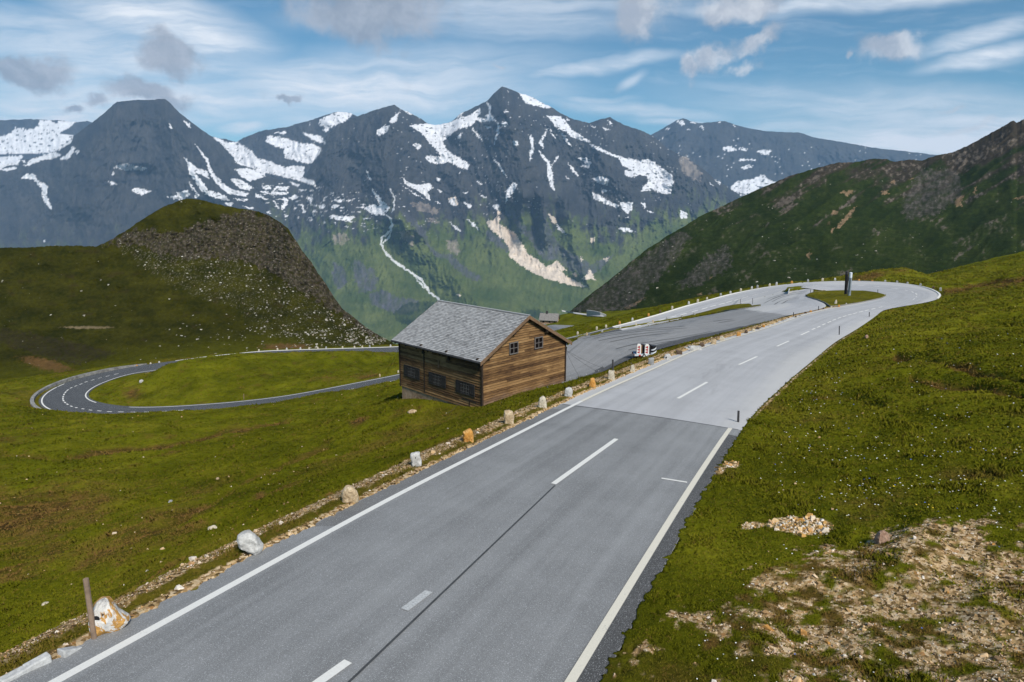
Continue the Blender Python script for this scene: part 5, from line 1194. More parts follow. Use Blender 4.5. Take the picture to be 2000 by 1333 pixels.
# gable windows
def gable_window(xc, zc, w, h):
    f = MB(); t = .06; y = -.075
    for dx, dz, sx, sz in ((-w / 2, 0, t, h + t), (w / 2, 0, t, h + t), (0, h / 2, w - t, t), (0, -h / 2, w - t, t)): f.box((xc + dx, y, zc + dz), sx, .09, sz)
    f.box((xc, y + .008, zc), .045, .06, h - t); f.box((xc - w / 4, y + .012, zc), w / 2 - .045, .05, .04); f.box((xc + w / 4, y + .012, zc), w / 2 - .045, .05, .04)
    wd = f.build('window', M_FRAME, barn)
    g = MB(); g.box((xc, -.058, zc), w - t, .03, h - t); g.build('pane', M_GLASS, wd)
gable_window(2.94, EAVE + .20, .80, .78); gable_window(5.50, EAVE + .205, .80, .78)
# shuttered windows of the long wall
def side_window(yc, w=1.0, h=.84, zc=EAVE - 2.46):
    f = MB(); t = .06
    for dy, dz, sy, sz in ((-w / 2, 0, t, h + t), (w / 2, 0, t, h + t), (0, h / 2, w - t, t), (0, -h / 2, w - t, t)): f.box((-.075, yc + dy, zc + dz), .09, sy, sz)
    wd = f.build('window', M_SHUTTER, barn)
    g = MB(); g.box((-.060, yc, zc), .03, w - t, h - t); g.build('pane', M_GLASS, wd)
    gr = MB()
    for k in range(5): gr.box((-.10, yc - w / 2 + (k + 1) * w / 6, zc), .018, .022, h)
    for dz in (-.26, 0, .26): gr.box((-.106, yc, zc + dz), .014, w, .022)
    gr.build('grille', M_IRON, wd)
    for s in (-1, 1):
        st_ = MB(); st_.box((-.080, yc + s * (w / 2 + .26), zc), .05, .44, h + .06)
        for dz in (-.27, .27): st_.box((-.112, yc + s * (w / 2 + .26), zc + dz), .02, .42, .07)
        st_.build('shutter', M_SHUTTER, wd)
for yc in (7.88, 4.77, 1.66): side_window(yc)
mb = MB(); mb.tube((H_W + .12, -.05, EAVE - .55), (H_W + .12, -.05, EAVE - .30), .07, n=8); mb.build('eaves_lamp', M_STEEL_PALE, barn)
mb = MB(); mb.box((-.04, 1.3, .62), .07, 1.5, .06); mb.box((-.05, 1.25, .25), .05, .06, .75); mb.build('foot_boards', M_DARKWOOD, barn)

# guy cables between the barn and the ground
def cable(a, b, label, r=.009, sag=.12):
    mb = MB(); a, b = Vector(a), Vector(b); n = 10; pts = [a.lerp(b, k / n) + Vector((0, 0, -sag * 4 * (k / n) * (1 - k / n))) for k in range(n + 1)]
    for p, q in zip(pts[:-1], pts[1:]): mb.tube(p, q, r, n=5, cap=False)
    o = mb.build('guy_cable', M_WIRE, loc=tuple(b)); tag(o, label, 'cable', 'cables staying the barn'); return o
_b2w = Matrix.Translation(Vector(HC0 - np.array([0, 0, EAVE]))) @ Matrix.Rotation(H_YAW, 4, 'Z')
def on_pk(px, py): return on_base(px, py, -14.0) + np.array([0, 0, .03])

# ------------------------------------------------------------------ guard stones
from mathutils import noise as mnoise
def stone_bm(seed, w, d, h, rnd=.35, lean=0.0, taper=.15, top='round', jag=.14):
    bm = bmesh.new(); bmesh.ops.create_cube(bm, size=2.0); bmesh.ops.subdivide_edges(bm, edges=bm.edges[:], cuts=4, use_grid_fill=True)
    off = Vector((seed * 3.7, seed * 1.3, seed * 2.1))
    for v in bm.verts:
        p = v.co.copy(); s = p.normalized() * 1.25; q = p.lerp(s, rnd)
        up = (q.z + 1) / 2
        if top == 'round' and q.z > 0: q.x *= 1 - .30 * q.z ** 2; q.y *= 1 - .30 * q.z ** 2
        if top == 'point' and q.z > -.3: q.x *= 1 - .55 * max(0, up - .3); q.y *= 1 - .4 * max(0, up - .3)
        q.x *= 1 - taper * up; q.y *= 1 - taper * up
        n = mnoise.noise_vector(q * .9 + off) * jag * 1.6 + mnoise.noise_vector(q * 2.3 + off) * jag * .8
        q += n
        q.x += lean * up
        v.co = Vector((q.x * w / 2, q.y * d / 2, (q.z + .82) * h / 1.82))
    return bm
def guard_stone(px, py, hpx, wpx, kind, label, group, seed, cat='guard stone', lean=0.0, top='round', rnd=.35, reflector=False, name='guard_stone', jag=.14, yaw=None, finder=None, band=False):
    P = finder(px, py) if finder else hit(px, py)
    dist = float(np.dot(P, _F)); k = dist / FPX
    far_ = 1.0 if P[1] < 60 else .78; h = hpx * k * 1.03 * far_; w = max(wpx * k * far_, .12)
    bm = stone_bm(seed, w, w * .72, h, rnd, lean, .12, top, jag)
    me = bpy.data.meshes.new(name); bm.to_mesh(me); bm.free(); me.materials.append(ST[kind])
    o = bpy.data.objects.new(name, me); link(o)
    o.location = (P[0], P[1], P[2] - .04); yw = (math.atan2(-P[0], P[1]) * .5 - YAW * .3) if yaw is None else yaw; o.rotation_euler = (0, 0, yw)
    tag(o, label, cat, group)
    if reflector:
        mb = MB(); fy = -w * .36 - .02
        mb.tube((-.12 * w, fy + .03, h * .62), (-.12 * w, fy - .015, h * .62), min(.05, .10 * w), n=12); mb.build('reflector', M_BLACK, o)
    if band:
        pass
    return o
G1 = 'guard stones along the near edge of the road'
NEAR = [  # px, foot py, height px, width px, colour, label
    (212, 1226, 64, 56, 'mixed', 'large orange and white guard stone leaning beside the wooden post', -.18, 'flat', .18, True),
    (489, 1079, 47, 44, 'white', 'big pale grey leaning boulder at the road edge, bare of colour', -.28, 'round', .55, False),
    (685, 979, 33, 32, 'tan', 'rounded tan guard stone with an orange top beside a grass tuft', -.05, 'round', .5, False),
    (813, 909, 30, 19, 'white', 'narrow white squared guard stone with a dark reflector', -.08, 'flat', .12, True),
    (914, 863, 28, 20, 'orange', 'rust orange squared guard stone below the barn', -.05, 'flat', .15, False),
    (993, 827, 28, 20, 'tan', 'tall tan and orange block, next beyond the rust orange stone', 0, 'flat', .2, False),
    (1059, 796, 25, 17, 'cream', 'round topped cream guard stone with a reflector, level with the barn gable', 0, 'round', .3, True),
    (1110, 774, 18, 15, 'white', 'low whitish guard stone just before the asphalt joint', .08, 'round', .4, False),
    (1157, 755, 17, 13, 'orange', 'small peaked orange guard stone just past the asphalt joint', 0, 'point', .4, False),
    (1194, 741, 18, 12, 'cream', 'pale squared guard stone half hidden behind the dark marker post', 0, 'flat', .15, False),
    (1235, 726, 14, 9, 'cream', 'slim pointed cream guard stone past the dark marker post', .1, 'point', .4, False),
    (1271, 713, 15, 11, 'grey', 'tilted grey slab set upright before the trailer', .12, 'flat', .15, False),
    (1303, 705, 14, 14, 'white', 'wide round topped white guard stone with a dark spot', .05, 'round', .3, True),
    (1326, 695, 11, 12, 'brown', 'dark brown squared block among the pale guard stones', 0, 'flat', .08, False),
    (1352, 688, 14, 10, 'white', 'round topped white guard stone in front of the white slab', 0, 'round', .35, False),
    (1370, 680, 11, 11, 'brown', 'mottled brown guard stone, first past the white slab', 0, 'round', .4, False),
    (1393, 675, 12, 10, 'tan', 'squared beige brown guard stone before the puddle', .05, 'flat', .25, False),
    (1410, 668, 10.5, 9, 'cream', 'pale guard stone standing in front of the puddle', 0, 'flat', .3, False),
    (1442, 659, 10, 8, 'orange', 'bright orange guard stone just past the puddle', .15, 'flat', .2, False),
    (1457, 653, 9, 7, 'brown', 'dark narrow guard stone next past the bright orange one', .1, 'point', .3, False),
    (1471, 648.5, 8, 9, 'cream', 'round cream guard stone between two dark ones', 0, 'round', .45, False),
    (1480, 645, 8, 8, 'brown', 'dark brown square guard stone past the round cream one', 0, 'flat', .15, False),
    (1491, 641, 8, 6.5, 'orange', 'orange tan guard stone before the run of pale leaning ones', .1, 'flat', .25, False),
    (1502.5, 638.5, 7, 6.5, 'cream', 'first leaning cream guard stone in the pale run', .3, 'point', .4, False),
    (1511.5, 636, 7, 6, 'cream', 'second leaning cream guard stone in the pale run', .3, 'point', .4, False),
    (1521.5, 633, 8, 6, 'white', 'white guard stone, tallest of the pale run', .1, 'round', .35, False),
    (1529.5, 629.5, 6, 6, 'grey', 'small grey guard stone ending the pale run', 0, 'round', .4, False),
    (1537, 627, 7, 6, 'white', 'whitish guard stone before the thin marker post', 0, 'round', .35, False),
    (1554, 622, 6, 6, 'brown', 'dark guard stone past the thin marker post', 0, 'round', .4, False),
    (1562.5, 619.5, 6, 5, 'grey', 'grey squat guard stone by the parking exit', 0, 'flat', .3, False),
    (1573, 614, 6.5, 5.5, 'brown', 'dark upright guard stone by the parking exit', 0, 'flat', .2, False),
    (1583, 611.5, 7, 6, 'orange', 'ochre brown guard stone near the tip of the parking exit', 0, 'round', .3, False),
    (1608, 604.5, 5, 4, 'brown', 'tiny dark guard stone at the tip of the parking exit', 0, 'round', .3, False),
    (1622.5, 602.5, 6, 6, 'cream', 'cream guard stone at the corner of the grass island', .3, 'point', .4, False),
    (1638, 601, 7, 6, 'orange', 'orange guard stone at the foot of the tall pale stone', .2, 'round', .35, False),
    (1652, 597, 6.5, 4.5, 'white', 'narrow white guard stone on the island beside the road', .3, 'point', .4, False),
    (1667, 594.5, 5, 5, 'brown', 'dark low guard stone on the island, last before the kerb', .1, 'point', .4, False),
]
SIL = {0: [(183, 1226), (181, 1200), (183, 1182), (198, 1166), (211, 1159), (220, 1162), (227, 1178), (234, 1194), (246, 1209), (249, 1217), (236, 1226), (222, 1230), (205, 1229)],
       1: [(472, 1064), (466, 1048), (467, 1040), (476, 1034), (490, 1033), (500, 1040), (507, 1053), (513, 1070), (509, 1078), (498, 1082), (488, 1074)],
       2: [(669, 978), (668, 965), (671, 953), (679, 946), (690, 947), (697, 956), (701, 972), (699, 980), (685, 982)],
       3: [(805, 910), (803, 898), (802, 884), (812, 880), (820, 881), (823, 896), (824, 910), (814, 913)],
       4: [(905, 864), (904, 850), (904, 841), (912, 838), (919, 835), (923, 840), (925, 852), (926, 864), (914, 867)],
       5: [(985, 828), (984, 812), (985, 801), (994, 799), (1002, 803), (1004, 816), (1004, 828), (994, 830)],
       6: [(1051, 797), (1051, 786), (1054, 776), (1061, 772), (1066, 776), (1067, 786), (1068, 797), (1059, 800)]}
def outline_stone(idx, px, py, kind, label, group, seed, reflector):
    pts = np.array(SIL[idx], float); P = hit(px, py); k = float(P @ _F) / FPX
    q = np.c_[(pts[:, 0] - px) * k, (py - pts[:, 1]) * k * 1.03]
    q = smooth_line(np.vstack([q, q[:1]]), .035, .018)[:-1] if idx < 3 else smooth_line(np.vstack([q, q[:1]]), .03, .012)[:-1]
    n = len(q); c = q.mean(0); w = np.ptp(q[:, 0]); dp = w * .62; mb = MB(); vs = []
    rings = [(-.5, .62), (-.42, .84), (-.26, .97), (0, 1.0), (.26, .97), (.44, .82), (.5, .6)]
    off = Vector((seed * 1.7, seed * .9, seed * 2.3))
    for y, s_ in rings:
        for p in q:
            v = Vector((c[0] + (p[0] - c[0]) * s_, y * dp, c[1] + (p[1] - c[1]) * s_)); v += mnoise.noise_vector(v * (2.2 / w) + off) * w * .07 + mnoise.noise_vector(v * (6 / w) + off) * w * .035; vs.append(v)
    f = [(r * n + i, r * n + (i + 1) % n, (r + 1) * n + (i + 1) % n, (r + 1) * n + i) for r in range(len(rings) - 1) for i in range(n)]
    m_ = len(vs); vs += [Vector((c[0], -.53 * dp, c[1])), Vector((c[0], .53 * dp, c[1]))]
    f += [(m_, (i + 1) % n, i) for i in range(n)] + [(m_ + 1, (len(rings) - 1) * n + i, (len(rings) - 1) * n + (i + 1) % n) for i in range(n)]
    mb.add(vs, f); o = mb.build('guard_stone', ST[kind]); o.location = (P[0], P[1], P[2] - .03); o.rotation_euler = (0, 0, math.atan2(-P[0], P[1])); tag(o, label, 'guard stone', group)
    zt = q[:, 1].max()
    if reflector:
        mb = MB(); rx = c[0] + (-.26 if idx == 0 else .05) * w; rz = zt * (.58 if idx == 0 else .66); mb.tube((rx, -.40 * dp, rz), (rx, -.50 * dp, rz), min(.055, .13 * w), n=14); mb.build('reflector', M_BLACK, o)
    if idx == 0:   # dark vein across the face, white crust below
        mb = MB(); a, b_ = (-.12 * w, zt * .66), (.22 * w, zt * .47); t = zt * .045
        for y0_, y1_ in ((-.475, -.36),): mb.hexa([(a[0], y0_ * dp, a[1] - t), (b_[0], y0_ * dp * .86, b_[1] - t), (b_[0], y1_ * dp, b_[1] - t), (a[0], y1_ * dp, a[1] - t), (a[0], y0_ * dp, a[1] + t), (b_[0], y0_ * dp * .86, b_[1] + t), (b_[0], y1_ * dp, b_[1] + t), (a[0], y1_ * dp, a[1] + t)])
        mb.build('dark_vein', ST['brown'], o)
    return o
for k, (px, py, hp, wp, kd, lab, ln, tp, rn, rf) in enumerate(NEAR):
    if k in SIL:
        outline_stone(k, px, py, kd, lab, G1, 11 + k, rf); continue
    guard_stone(px, py, hp, wp, kd, lab, G1, 11 + k, lean=ln, top=tp, rnd=rn, reflector=rf)
guard_stone(1631.5, 595.5, 12, 6, 'cream', 'tall pale upright stone on the grass island', None, 77, cat='standing stone', lean=.2, top='round', rnd=.4, name='standing_stone')
guard_stone(1616.3, 583.5, 4.5, 3, 'cream', 'little pale stone alone on the grass island', None, 78, cat='stone', name='field_stone')
# outer edge of the upper bend
ORD = ['first', 'second', 'third', 'fourth', 'fifth', 'sixth', 'seventh', 'eighth', 'ninth', 'tenth', 'eleventh', 'twelfth', 'thirteenth', 'fourteenth', 'fifteenth', 'sixteenth', 'seventeenth', 'eighteenth', 'nineteenth', 'twentieth']
OUT1 = [(1131, 652, 'cream'), (1161, 645, 'cream'), (1187.5, 637.5, 'cream'), (1214, 631, 'orange'), (1239, 625, 'white'), (1264, 618.5, 'orange'), (1287, 612.5, 'brown'), (1309, 606.5, 'cream'), (1342, 597, 'white'), (1363, 591, 'cream'),
        (1385, 585, 'cream'), (1405, 579, 'grey'), (1424, 573.5, 'white'), (1446, 568, 'cream'), (1466, 564.5, 'white'), (1484, 561, 'grey'), (1502, 558, 'cream')]
nc = lambda c: {'cream': 'cream', 'orange': 'rusty', 'white': 'white', 'brown': 'dark', 'grey': 'grey', 'tan': 'tan'}[c]
def edge_finder(side, off):
    def f(px, py):
        P = hit(px, py)
        dd = np.hypot(RC_mid[:, 0] - P[0], RC_mid[:, 1] - P[1])
        return P
    return f
OUTP = RRt + ac * (EDGE_R[:, None] + .55)
OPX, OPY = proj(OUTP)
def on_outer(lo, hi):
    idx = np.arange(lo, hi)
    def f(px, py):
        j = idx[np.argmin(np.abs(OPX[idx] - px) + .05 * np.abs(OPY[idx] - py))]; P = OUTP[j].copy(); P[2] = float(gz_at(P[0], P[1])); return P
    return f
fin1 = on_outer(at_s_index(atz(1640, 549, -14.4)), at_s_index(atz(1090, 666, -24.3)))
for k, (px, py, kd) in enumerate(OUT1):
    guard_stone(px, py, 7.5 if k < 10 else 7, 5, kd, '%s %s guard stone from the barn along the outer edge of the upper bend' % (ORD[k], nc(kd)), 'guard stones along the outer edge of the upper bend', 100 + k, top=('round', 'flat')[k % 2], finder=fin1)
OUT2 = [(1519, 555, 8, 'white', 'bright white guard stone, tallest on the far side of the bend'), (1539.5, 553, 6, 'orange', 'ochre guard stone past the tallest white one on the bend'), (1582.5, 548, 7, 'grey', 'dark grey guard stone on the far side of the bend'), (1606, 548.5, 7, 'cream', 'cream guard stone left of the tall dark pillar'),
        (1629.5, 547.5, 7, 'white', 'white guard stone just left of the tall dark pillar'), (1657, 547, 5, 'cream', 'pale guard stone seen between the two pillars'), (1681, 547.5, 6, 'orange', 'rusty guard stone right of the two pillars'), (1706, 548.5, 4.5, 'orange', 'small orange guard stone before the earth mound'), (1731, 550.5, 5.5, 'grey', 'grey guard stone in front of the earth mound'),
        (1754, 552, 5, 'grey', 'grey brown guard stone right of the earth mound'), (1776, 554.5, 5, 'grey', 'low grey guard stone, third from the outer tip of the bend'), (1795, 557.5, 5.5, 'grey', 'grey guard stone, second from the outer tip of the bend'), (1822, 563.5, 6, 'brown', 'brown guard stone nearest the outer tip of the bend'), (1835, 571, 9, 'grey', 'grey block at the outer tip of the bend')]
fin2 = on_outer(100, at_s_index(atz(1480, 564, -16.7)))
for k, (px, py, hp, kd, lab) in enumerate(OUT2):
    guard_stone(px, py, hp, 5, kd, lab, 'guard stones round the top of the bend', 130 + k, top=('round', 'flat')[k % 2], finder=fin2)
STRIP = [(1146, 658), (1176, 651.5), (1211, 643.5), (1242, 638), (1275, 632.5), (1303, 627), (1332, 622), (1356, 617.5)]
for k, (px, py) in enumerate(STRIP):
    kd = ('tan', 'grey', 'white', 'cream', 'tan', 'grey', 'grey', 'grey')[k]
    guard_stone(px, py, 6, 5, kd, '%s %s guard stone from the barn on the narrow grass strip' % (ORD[k], nc(kd)), 'guard stones on the grass strip', 150 + k, finder=lambda a, b: on_base(a, b, -15) + np.array([0, 0, .25]))
# lower road
fin3 = on_outer(at_s_index(atz(330, 795, -32.1)), len(sg) - 2)
LPT = RL - ac * (EDGE_L[:, None] + .5); LPX, LPY = proj(LPT)
def on_left(lo, hi):
    idx = np.arange(lo, hi)
    def f(px, py):
        j = idx[np.argmin(np.abs(LPX[idx] - px))]; P = LPT[j].copy(); P[2] = float(gz_at(P[0], P[1])); return P
    return f
fin4 = on_left(at_s_index(atz(240, 722, -33.5)), len(sg) - 2)
FARS = [(506, 'cream'), (545, 'cream'), (564, 'white'), (585, 'white'), (603, 'cream'), (622.5, 'cream'), (640, 'grey'), (672, 'cream'), (689.5, 'cream'), (709, 'cream'), (725, 'grey'), (760, 'white')]
for k, (px, kd) in enumerate(FARS):
    guard_stone(px, 683, 5, 4, kd, '%s %s guard stone from the left along the road under the knoll' % (ORD[k], nc(kd)), 'guard stones along the road under the knoll', 170 + k, finder=fin4)
for k, (px, kd, lab) in enumerate([(256, 'orange', 'orange guard stone where the lower road passes behind the meadow'), (293, 'cream', 'cream guard stone behind the meadow edge, past the lower hairpin'), (313, 'white', 'white stone pair member right of the lower hairpin, farthest back'), (186, 'orange', 'rusty guard stone outside the parapet of the lower hairpin')]):
    guard_stone(px, 710, 5, 4, kd, lab, None, 185 + k, finder=fin4)
guard_stone(742, 736.5, 8, 4, 'tan', 'pale guard stone beside the lower road left of the barn', None, 190, finder=None)
guard_stone(778, 728.5, 6, 4, 'cream', 'cream guard stone at the barn corner by the lower road', None, 191)
# loose boulders in the turf
for k, (px, py, hp, wp, kd, lab) in enumerate([(1722, 1059, 25, 24, 'pink', 'reddish boulder sitting in the turf above the rubble'), (1692, 661, 7, 6, 'pink', 'small reddish stone in the grass bank near the road'), (415, 1033, 8, 17, 'cream', 'flat cream stone lying in the meadow left of the road'),
                                               (805, 806, 6, 17, 'tan', 'flat tan slab in the grass below the barn'), (276, 747, 7, 9, 'white', 'white boulder in the meadow of the lower hairpin'), (88, 1180, 6, 12, 'cream', 'pale stone lying in the grass left of the wooden post'),
                                               (333, 981, 5, 10, 'grey', 'flat grey stone by the dark furrow in the meadow'), (425, 937, 5, 8, 'tan', 'tan stone on the furrow above the meadow'), (1405, 690, 3, 18, 'white', 'white slab')]):
    if lab == 'white slab': continue
    guard_stone(px, py, hp, wp, kd, lab, None, 200 + k, cat='boulder', name='boulder', rnd=.5, jag=.14, yaw=.3 * k)
P = hit(1356, 686.5); mb = MB(); mb.box((P[0], P[1] + .4, P[2] + .10), 1.15, .6, .16); mb.box((P[0] + .15, P[1] + .45, P[2] + .22), .9, .5, .10); tag(mb.build('stone_slab', ST['white'], loc=(P[0], P[1] + .4, P[2])), 'flat white slab behind the guard stones', 'slab')

# rubber marks on the parking place and in the bend
def tyre_marks(parent, pl, width, seed):
    Q = smooth_line([on_base(*p, -14.5) for p in pl], 1.0, 2.0); t = np.gradient(Q[:, :2], axis=0); t /= np.linalg.norm(t, axis=1)[:, None]; nr = np.stack([t[:, 1], -t[:, 0], 0 * t[:, 0]], 1)
    r = np.random.default_rng(seed); mb = MB()
    for s in (-.7, .7):
        w = width * (.6 + .4 * np.sin(np.linspace(0, np.pi, len(Q))))[:, None]; A = Q + nr * (s - w / 2); B = Q + nr * (s + w / 2); A[:, 2] = base_z(A[:, 0], A[:, 1]) + .045; B[:, 2] = base_z(B[:, 0], B[:, 1]) + .045
        mb.add(list(A) + list(B), [(i, len(Q) + i, len(Q) + i + 1, i + 1) for i in range(len(Q) - 1)])
    return mb.build('tyre_mark', M_TYRE, parent)
for k_, pl in enumerate([[(1150, 662), (1200, 652), (1280, 643), (1340, 640)], [(1180, 668), (1240, 655), (1300, 650)], [(1215, 684), (1260, 672), (1330, 662), (1400, 648)], [(1500, 592), (1515, 582), (1545, 574), (1575, 571)], [(1495, 588), (1520, 577), (1550, 572)], [(1505, 596), (1530, 586), (1560, 582)], [(1380, 632), (1420, 627), (1450, 622)]]): tyre_marks(parking, pl, .28, k_)

# ------------------------------------------------------------------ posts
def post(px, py, top_px, top_py, r, mat, label, name, cat, group=None, cap=None, finder=None, n=10):
    P = finder(px, py) if finder else hit(px, py); d = float(P @ _F)
    T = ray(top_px, top_py) * d; T = np.array([T[0], P[1] + (T[1] - P[1]) * .0, 0]) * 0 + ray(top_px, top_py) * (P[1] / ray(top_px, top_py)[1])
    mb = MB(); mb.tube((P[0], P[1], P[2] - .3), (T[0], T[1], T[2]), r, r * .96, n)
    o = mb.build(name, mat, loc=(P[0], P[1], P[2])); tag(o, label, cat, group); return o, P, T
wp, P0, T0 = post(185.5, 1258, 167.5, 1131, .042, M_POSTWOOD, 'weathered wooden post leaning beside the orange and white stone', 'wooden_post', 'post')
post(1197, 742, 1197, 703, .05, M_DARKPOST, 'dark square marker post in front of the pale stone near the barn', 'marker_post', 'post')
G2 = 'thin dark marker posts along the upper road'
for px, py, tx, ty, lab, fd in [(1442, 831, 1442.5, 803, 'short dark marker post at the end of the cream edge line', None), (1639.5, 657.5, 1639.5, 637, 'thin dark marker post on the bank edge near the little reddish stone', None), (1698, 621.5, 1698, 610, 'thin dark marker post on the bank edge, farthest up the road', None),
                                (1599, 606.5, 1599, 598, 'thin marker post at the tip of the parking exit', None), (1550, 620, 1550, 610.5, 'thin marker post at the parking edge among guard stones', None), (1446, 596, 1446, 584.5, 'left marker post on the narrow grass strip', lambda a, b: on_base(a, b, -15) + np.array([0, 0, .3])),
                                (1470, 594.5, 1470, 583, 'right marker post at the end of the narrow grass strip', lambda a, b: on_base(a, b, -15) + np.array([0, 0, .3])), (1583, 573.5, 1583, 566, 'marker post on the left end of the grass island', lambda a, b: on_base(a, b, -15) + np.array([0, 0, .3])), (1714.5, 573.5, 1714.5, 566, 'marker post on the right end of the grass island', lambda a, b: on_base(a, b, -14) + np.array([0, 0, .3]))]:
    post(px, py, tx, ty, .045, M_DARKPOST, lab, 'marker_post', 'post', G2, finder=fd)
post(476, 781, 476, 769.5, .05, M_POSTWOOD, 'thin pale post in the meadow beside the lower road', 'marker_post', 'post')
post(795, 752, 795.5, 741, .035, M_DARKPOST, 'thin post by the lower road at the barn corner', 'marker_post', 'post') if False else None
isl_f = lambda a, b: on_base(a, b, -14.2) + np.array([0, 0, .30])
def pillar(px, py, tx, ty, wpx, mats, label, pale):
    P = isl_f(px, py); k = float(P @ _F) / FPX; w = wpx * k
    T = ray(tx, ty) * (P[1] / ray(tx, ty)[1]); ax = Vector((T[0] - P[0], 0, T[2] - P[2])); h = ax.length; axn = ax.normalized()
    root = empty('tall_pillar', tuple(P)); tag(root, label, 'pillar')
    def seg(nm, a, b, ww, m, rnd=False):
        mb = MB(); A, B = axn * (h * a), axn * (h * b); n = 14
        mb.tube(A, B, ww / 2, ww / 2, n)
        if rnd: mb.tube(B, B + axn * ww * .16, ww / 2, ww * .28, n)
        o = mb.build(nm, m, root); return o
    if pale:
        seg('foot', -.05, .16, w * 1.06, mats[0]); seg('shaft', .161, .77, w, mats[0]); seg('pale_head', .771, .985, w * 1.02, mats[1], True)
        mb = MB(); mb.box(axn * (h * .45) + Vector((-w * .2, -w * .47, 0)), w * .12, w * .10, h * .6); mb.build('cable_channel', M_DARKPOST, root)
    else:
        seg('shaft', -.05, .87, w, mats[0]); seg('cap', .871, .985, w * 1.02, mats[1], True)
        mb = MB(); mb.box(axn * (h * .4) + Vector((w * .1, -w * .49, 0)), w * .5, w * .06, h * .75); mb.build('face_panel', mats[0], root)
    return root
pillar(1651.5, 578.5, 1654.5, 530, 5.6, (M_BLACKPOST, M_DARKPOST), 'tall blackish brown pillar on the grass island', False)
pillar(1658, 581, 1662, 532.5, 5.4, (M_STEEL, M_STEEL_PALE), 'tall grey metal pillar with a pale head beside the black one', True)

# ------------------------------------------------------------------ trailer with two traffic beacons, barrier and gear
Pt = on_pk(1257, 696.5); TD = float(Pt @ _F); kx = TD / FPX
ang = math.atan2(*(on_pk(1280, 691) - on_pk(1243, 700))[[1, 0]])
tr = empty('flat_trailer', tuple(Pt), ang); tag(tr, 'low grey trailer loaded with traffic beacons at the parking edge', 'trailer')
LT, WT = 38 * kx * 1.02, 1.25
mb = MB(); mb.box((0, 0, .20), LT, WT, .09); mb.build('deck', M_TRAILER, tr)
for s in (-1, 1):
    mb = MB(); mb.box((0, s * (WT / 2 + .03), .23), LT + .1, .06, .13); mb.build('side_rail', M_STEEL_PALE, tr)
    mb = MB(); mb.tube((-.1, s * (WT / 2 - .06), .16), (-.1, s * (WT / 2 + .10), .16), .16, n=18)
    w_ = mb.build('wheel', M_RUBBER, tr); mb = MB(); mb.tube((-.1, s * (WT / 2 + .10), .16), (-.1, s * (WT / 2 + .112), .16), .08, n=14); mb.build('rim', M_STEEL_PALE, w_)
for s in (-1, 1):
    for q in (-1, 1):
        mb = MB(); mb.box((s * (LT / 2 + .03), q * .48, .20), .05, .24, .15); mb.build('tail_light', M_RED, tr)
for s in (-.45, 0, .45):
    mb = MB(); mb.box((s * LT * .6, -WT / 2 - .07, .23), .18, .03, .11); mb.build('marker_plate', M_RED if s else M_WHITE, tr)
mb = MB(); mb.box((LT / 2 + .45, 0, .16), .9, .08, .08); mb.build('drawbar', M_TRAILER, tr)
def beacon(px, top_py, foot_py, label):
    lx = ((px - 1257) * kx) / math.cos(ang) * .98
    M_ = Matrix.Translation(Vector(Pt)) @ Matrix.Rotation(ang, 4, 'Z'); loc = M_ @ Vector((lx, -.22, .248))
    root = empty('traffic_beacon', loc, ang * .2 - .10); tag(root, label, 'traffic beacon', 'traffic beacons on the trailer')
    h = (foot_py - top_py) * kx * 1.0; w = 8.2 * kx
    mb = MB(); mb.box((0, 0, h / 2), w, .16, h); mb.box((0, 0, h + .05), w * .7, .12, .10); mb.build('body', M_WHITE, root)
    mb = MB(); y = -.083; x0, x1 = -w * .44, w * .20
    for k in range(3):
        zc = h * (.20 + .29 * k); dz = h * .145
        mb.add([(x0, y, zc), (x1, y, zc + dz), (x1, y, zc - dz), (x0, y - .006, zc), (x1, y - .006, zc + dz), (x1, y - .006, zc - dz)], [(3, 5, 4), (0, 1, 2), (0, 3, 4, 1), (1, 4, 5, 2), (2, 5, 3, 0)])
    mb.build('red_arrow', M_RED, root)
    return root
beacon(1246, 672.5, 690.5, 'white traffic beacon with red arrows at the left end of the trailer')
beacon(1262, 674.5, 692, 'white traffic beacon with red arrows at the middle of the trailer')
M_ = Matrix.Translation(Vector(Pt)) @ Matrix.Rotation(ang, 4, 'Z')
def on_trailer(name, lx, ly, label, cat, build):
    root = empty(name, M_ @ Vector((lx, ly, .248)), ang); tag(root, label, cat); build(root); return root
def crate(root):
    mb = MB(); mb.box((0, 0, .40), .62, .5, .80); mb.build('body', M_BLACK, root)
    mb = MB(); mb.box((.0, -.262, .42), .20, .03, .78); mb.build('amber_board', M_AMBER, root)
    mb = MB(); mb.box((-.34, -.2, .36), .10, .12, .66); mb.build('red_lamp', M_RED, root)
on_trailer('equipment_case', -.28, .18, 'black equipment case with an ochre board between the beacons', 'case', crate)
def drum(root):
    mb = MB(); mb.tube((0, 0, 0), (0, 0, .78), .34, .30, 18); mb.tube((0, 0, .78), (0, 0, .84), .30, .18, 18); mb.build('body', M_BLACK, root)
on_trailer('dark_drum', .38, .10, 'dark drum standing right of the second beacon', 'drum', drum)
def striped(root):
    mb = MB(); mb.tube((0, 0, 0), (0, 0, .72), .30, .24, 20); mb.build('body', M_BLACK, root)
    for k in range(2):
        b2 = MB(); n = 20
        for q in range(n):
            a0, a1 = 2 * math.pi * q / n, 2 * math.pi * (q + 1) / n
            f = lambda a, z: ((.304 - .06 * z / .72) * math.cos(a), (.304 - .06 * z / .72) * math.sin(a), z)
            zb = lambda a: .12 + .30 * k + .14 * math.sin(a + 1.0)
            b2.add([f(a0, zb(a0)), f(a1, zb(a1)), f(a1, zb(a1) + .13), f(a0, zb(a0) + .13)], [(0, 1, 2, 3)])
        b2.build('stripe', M_STEEL_PALE, root)
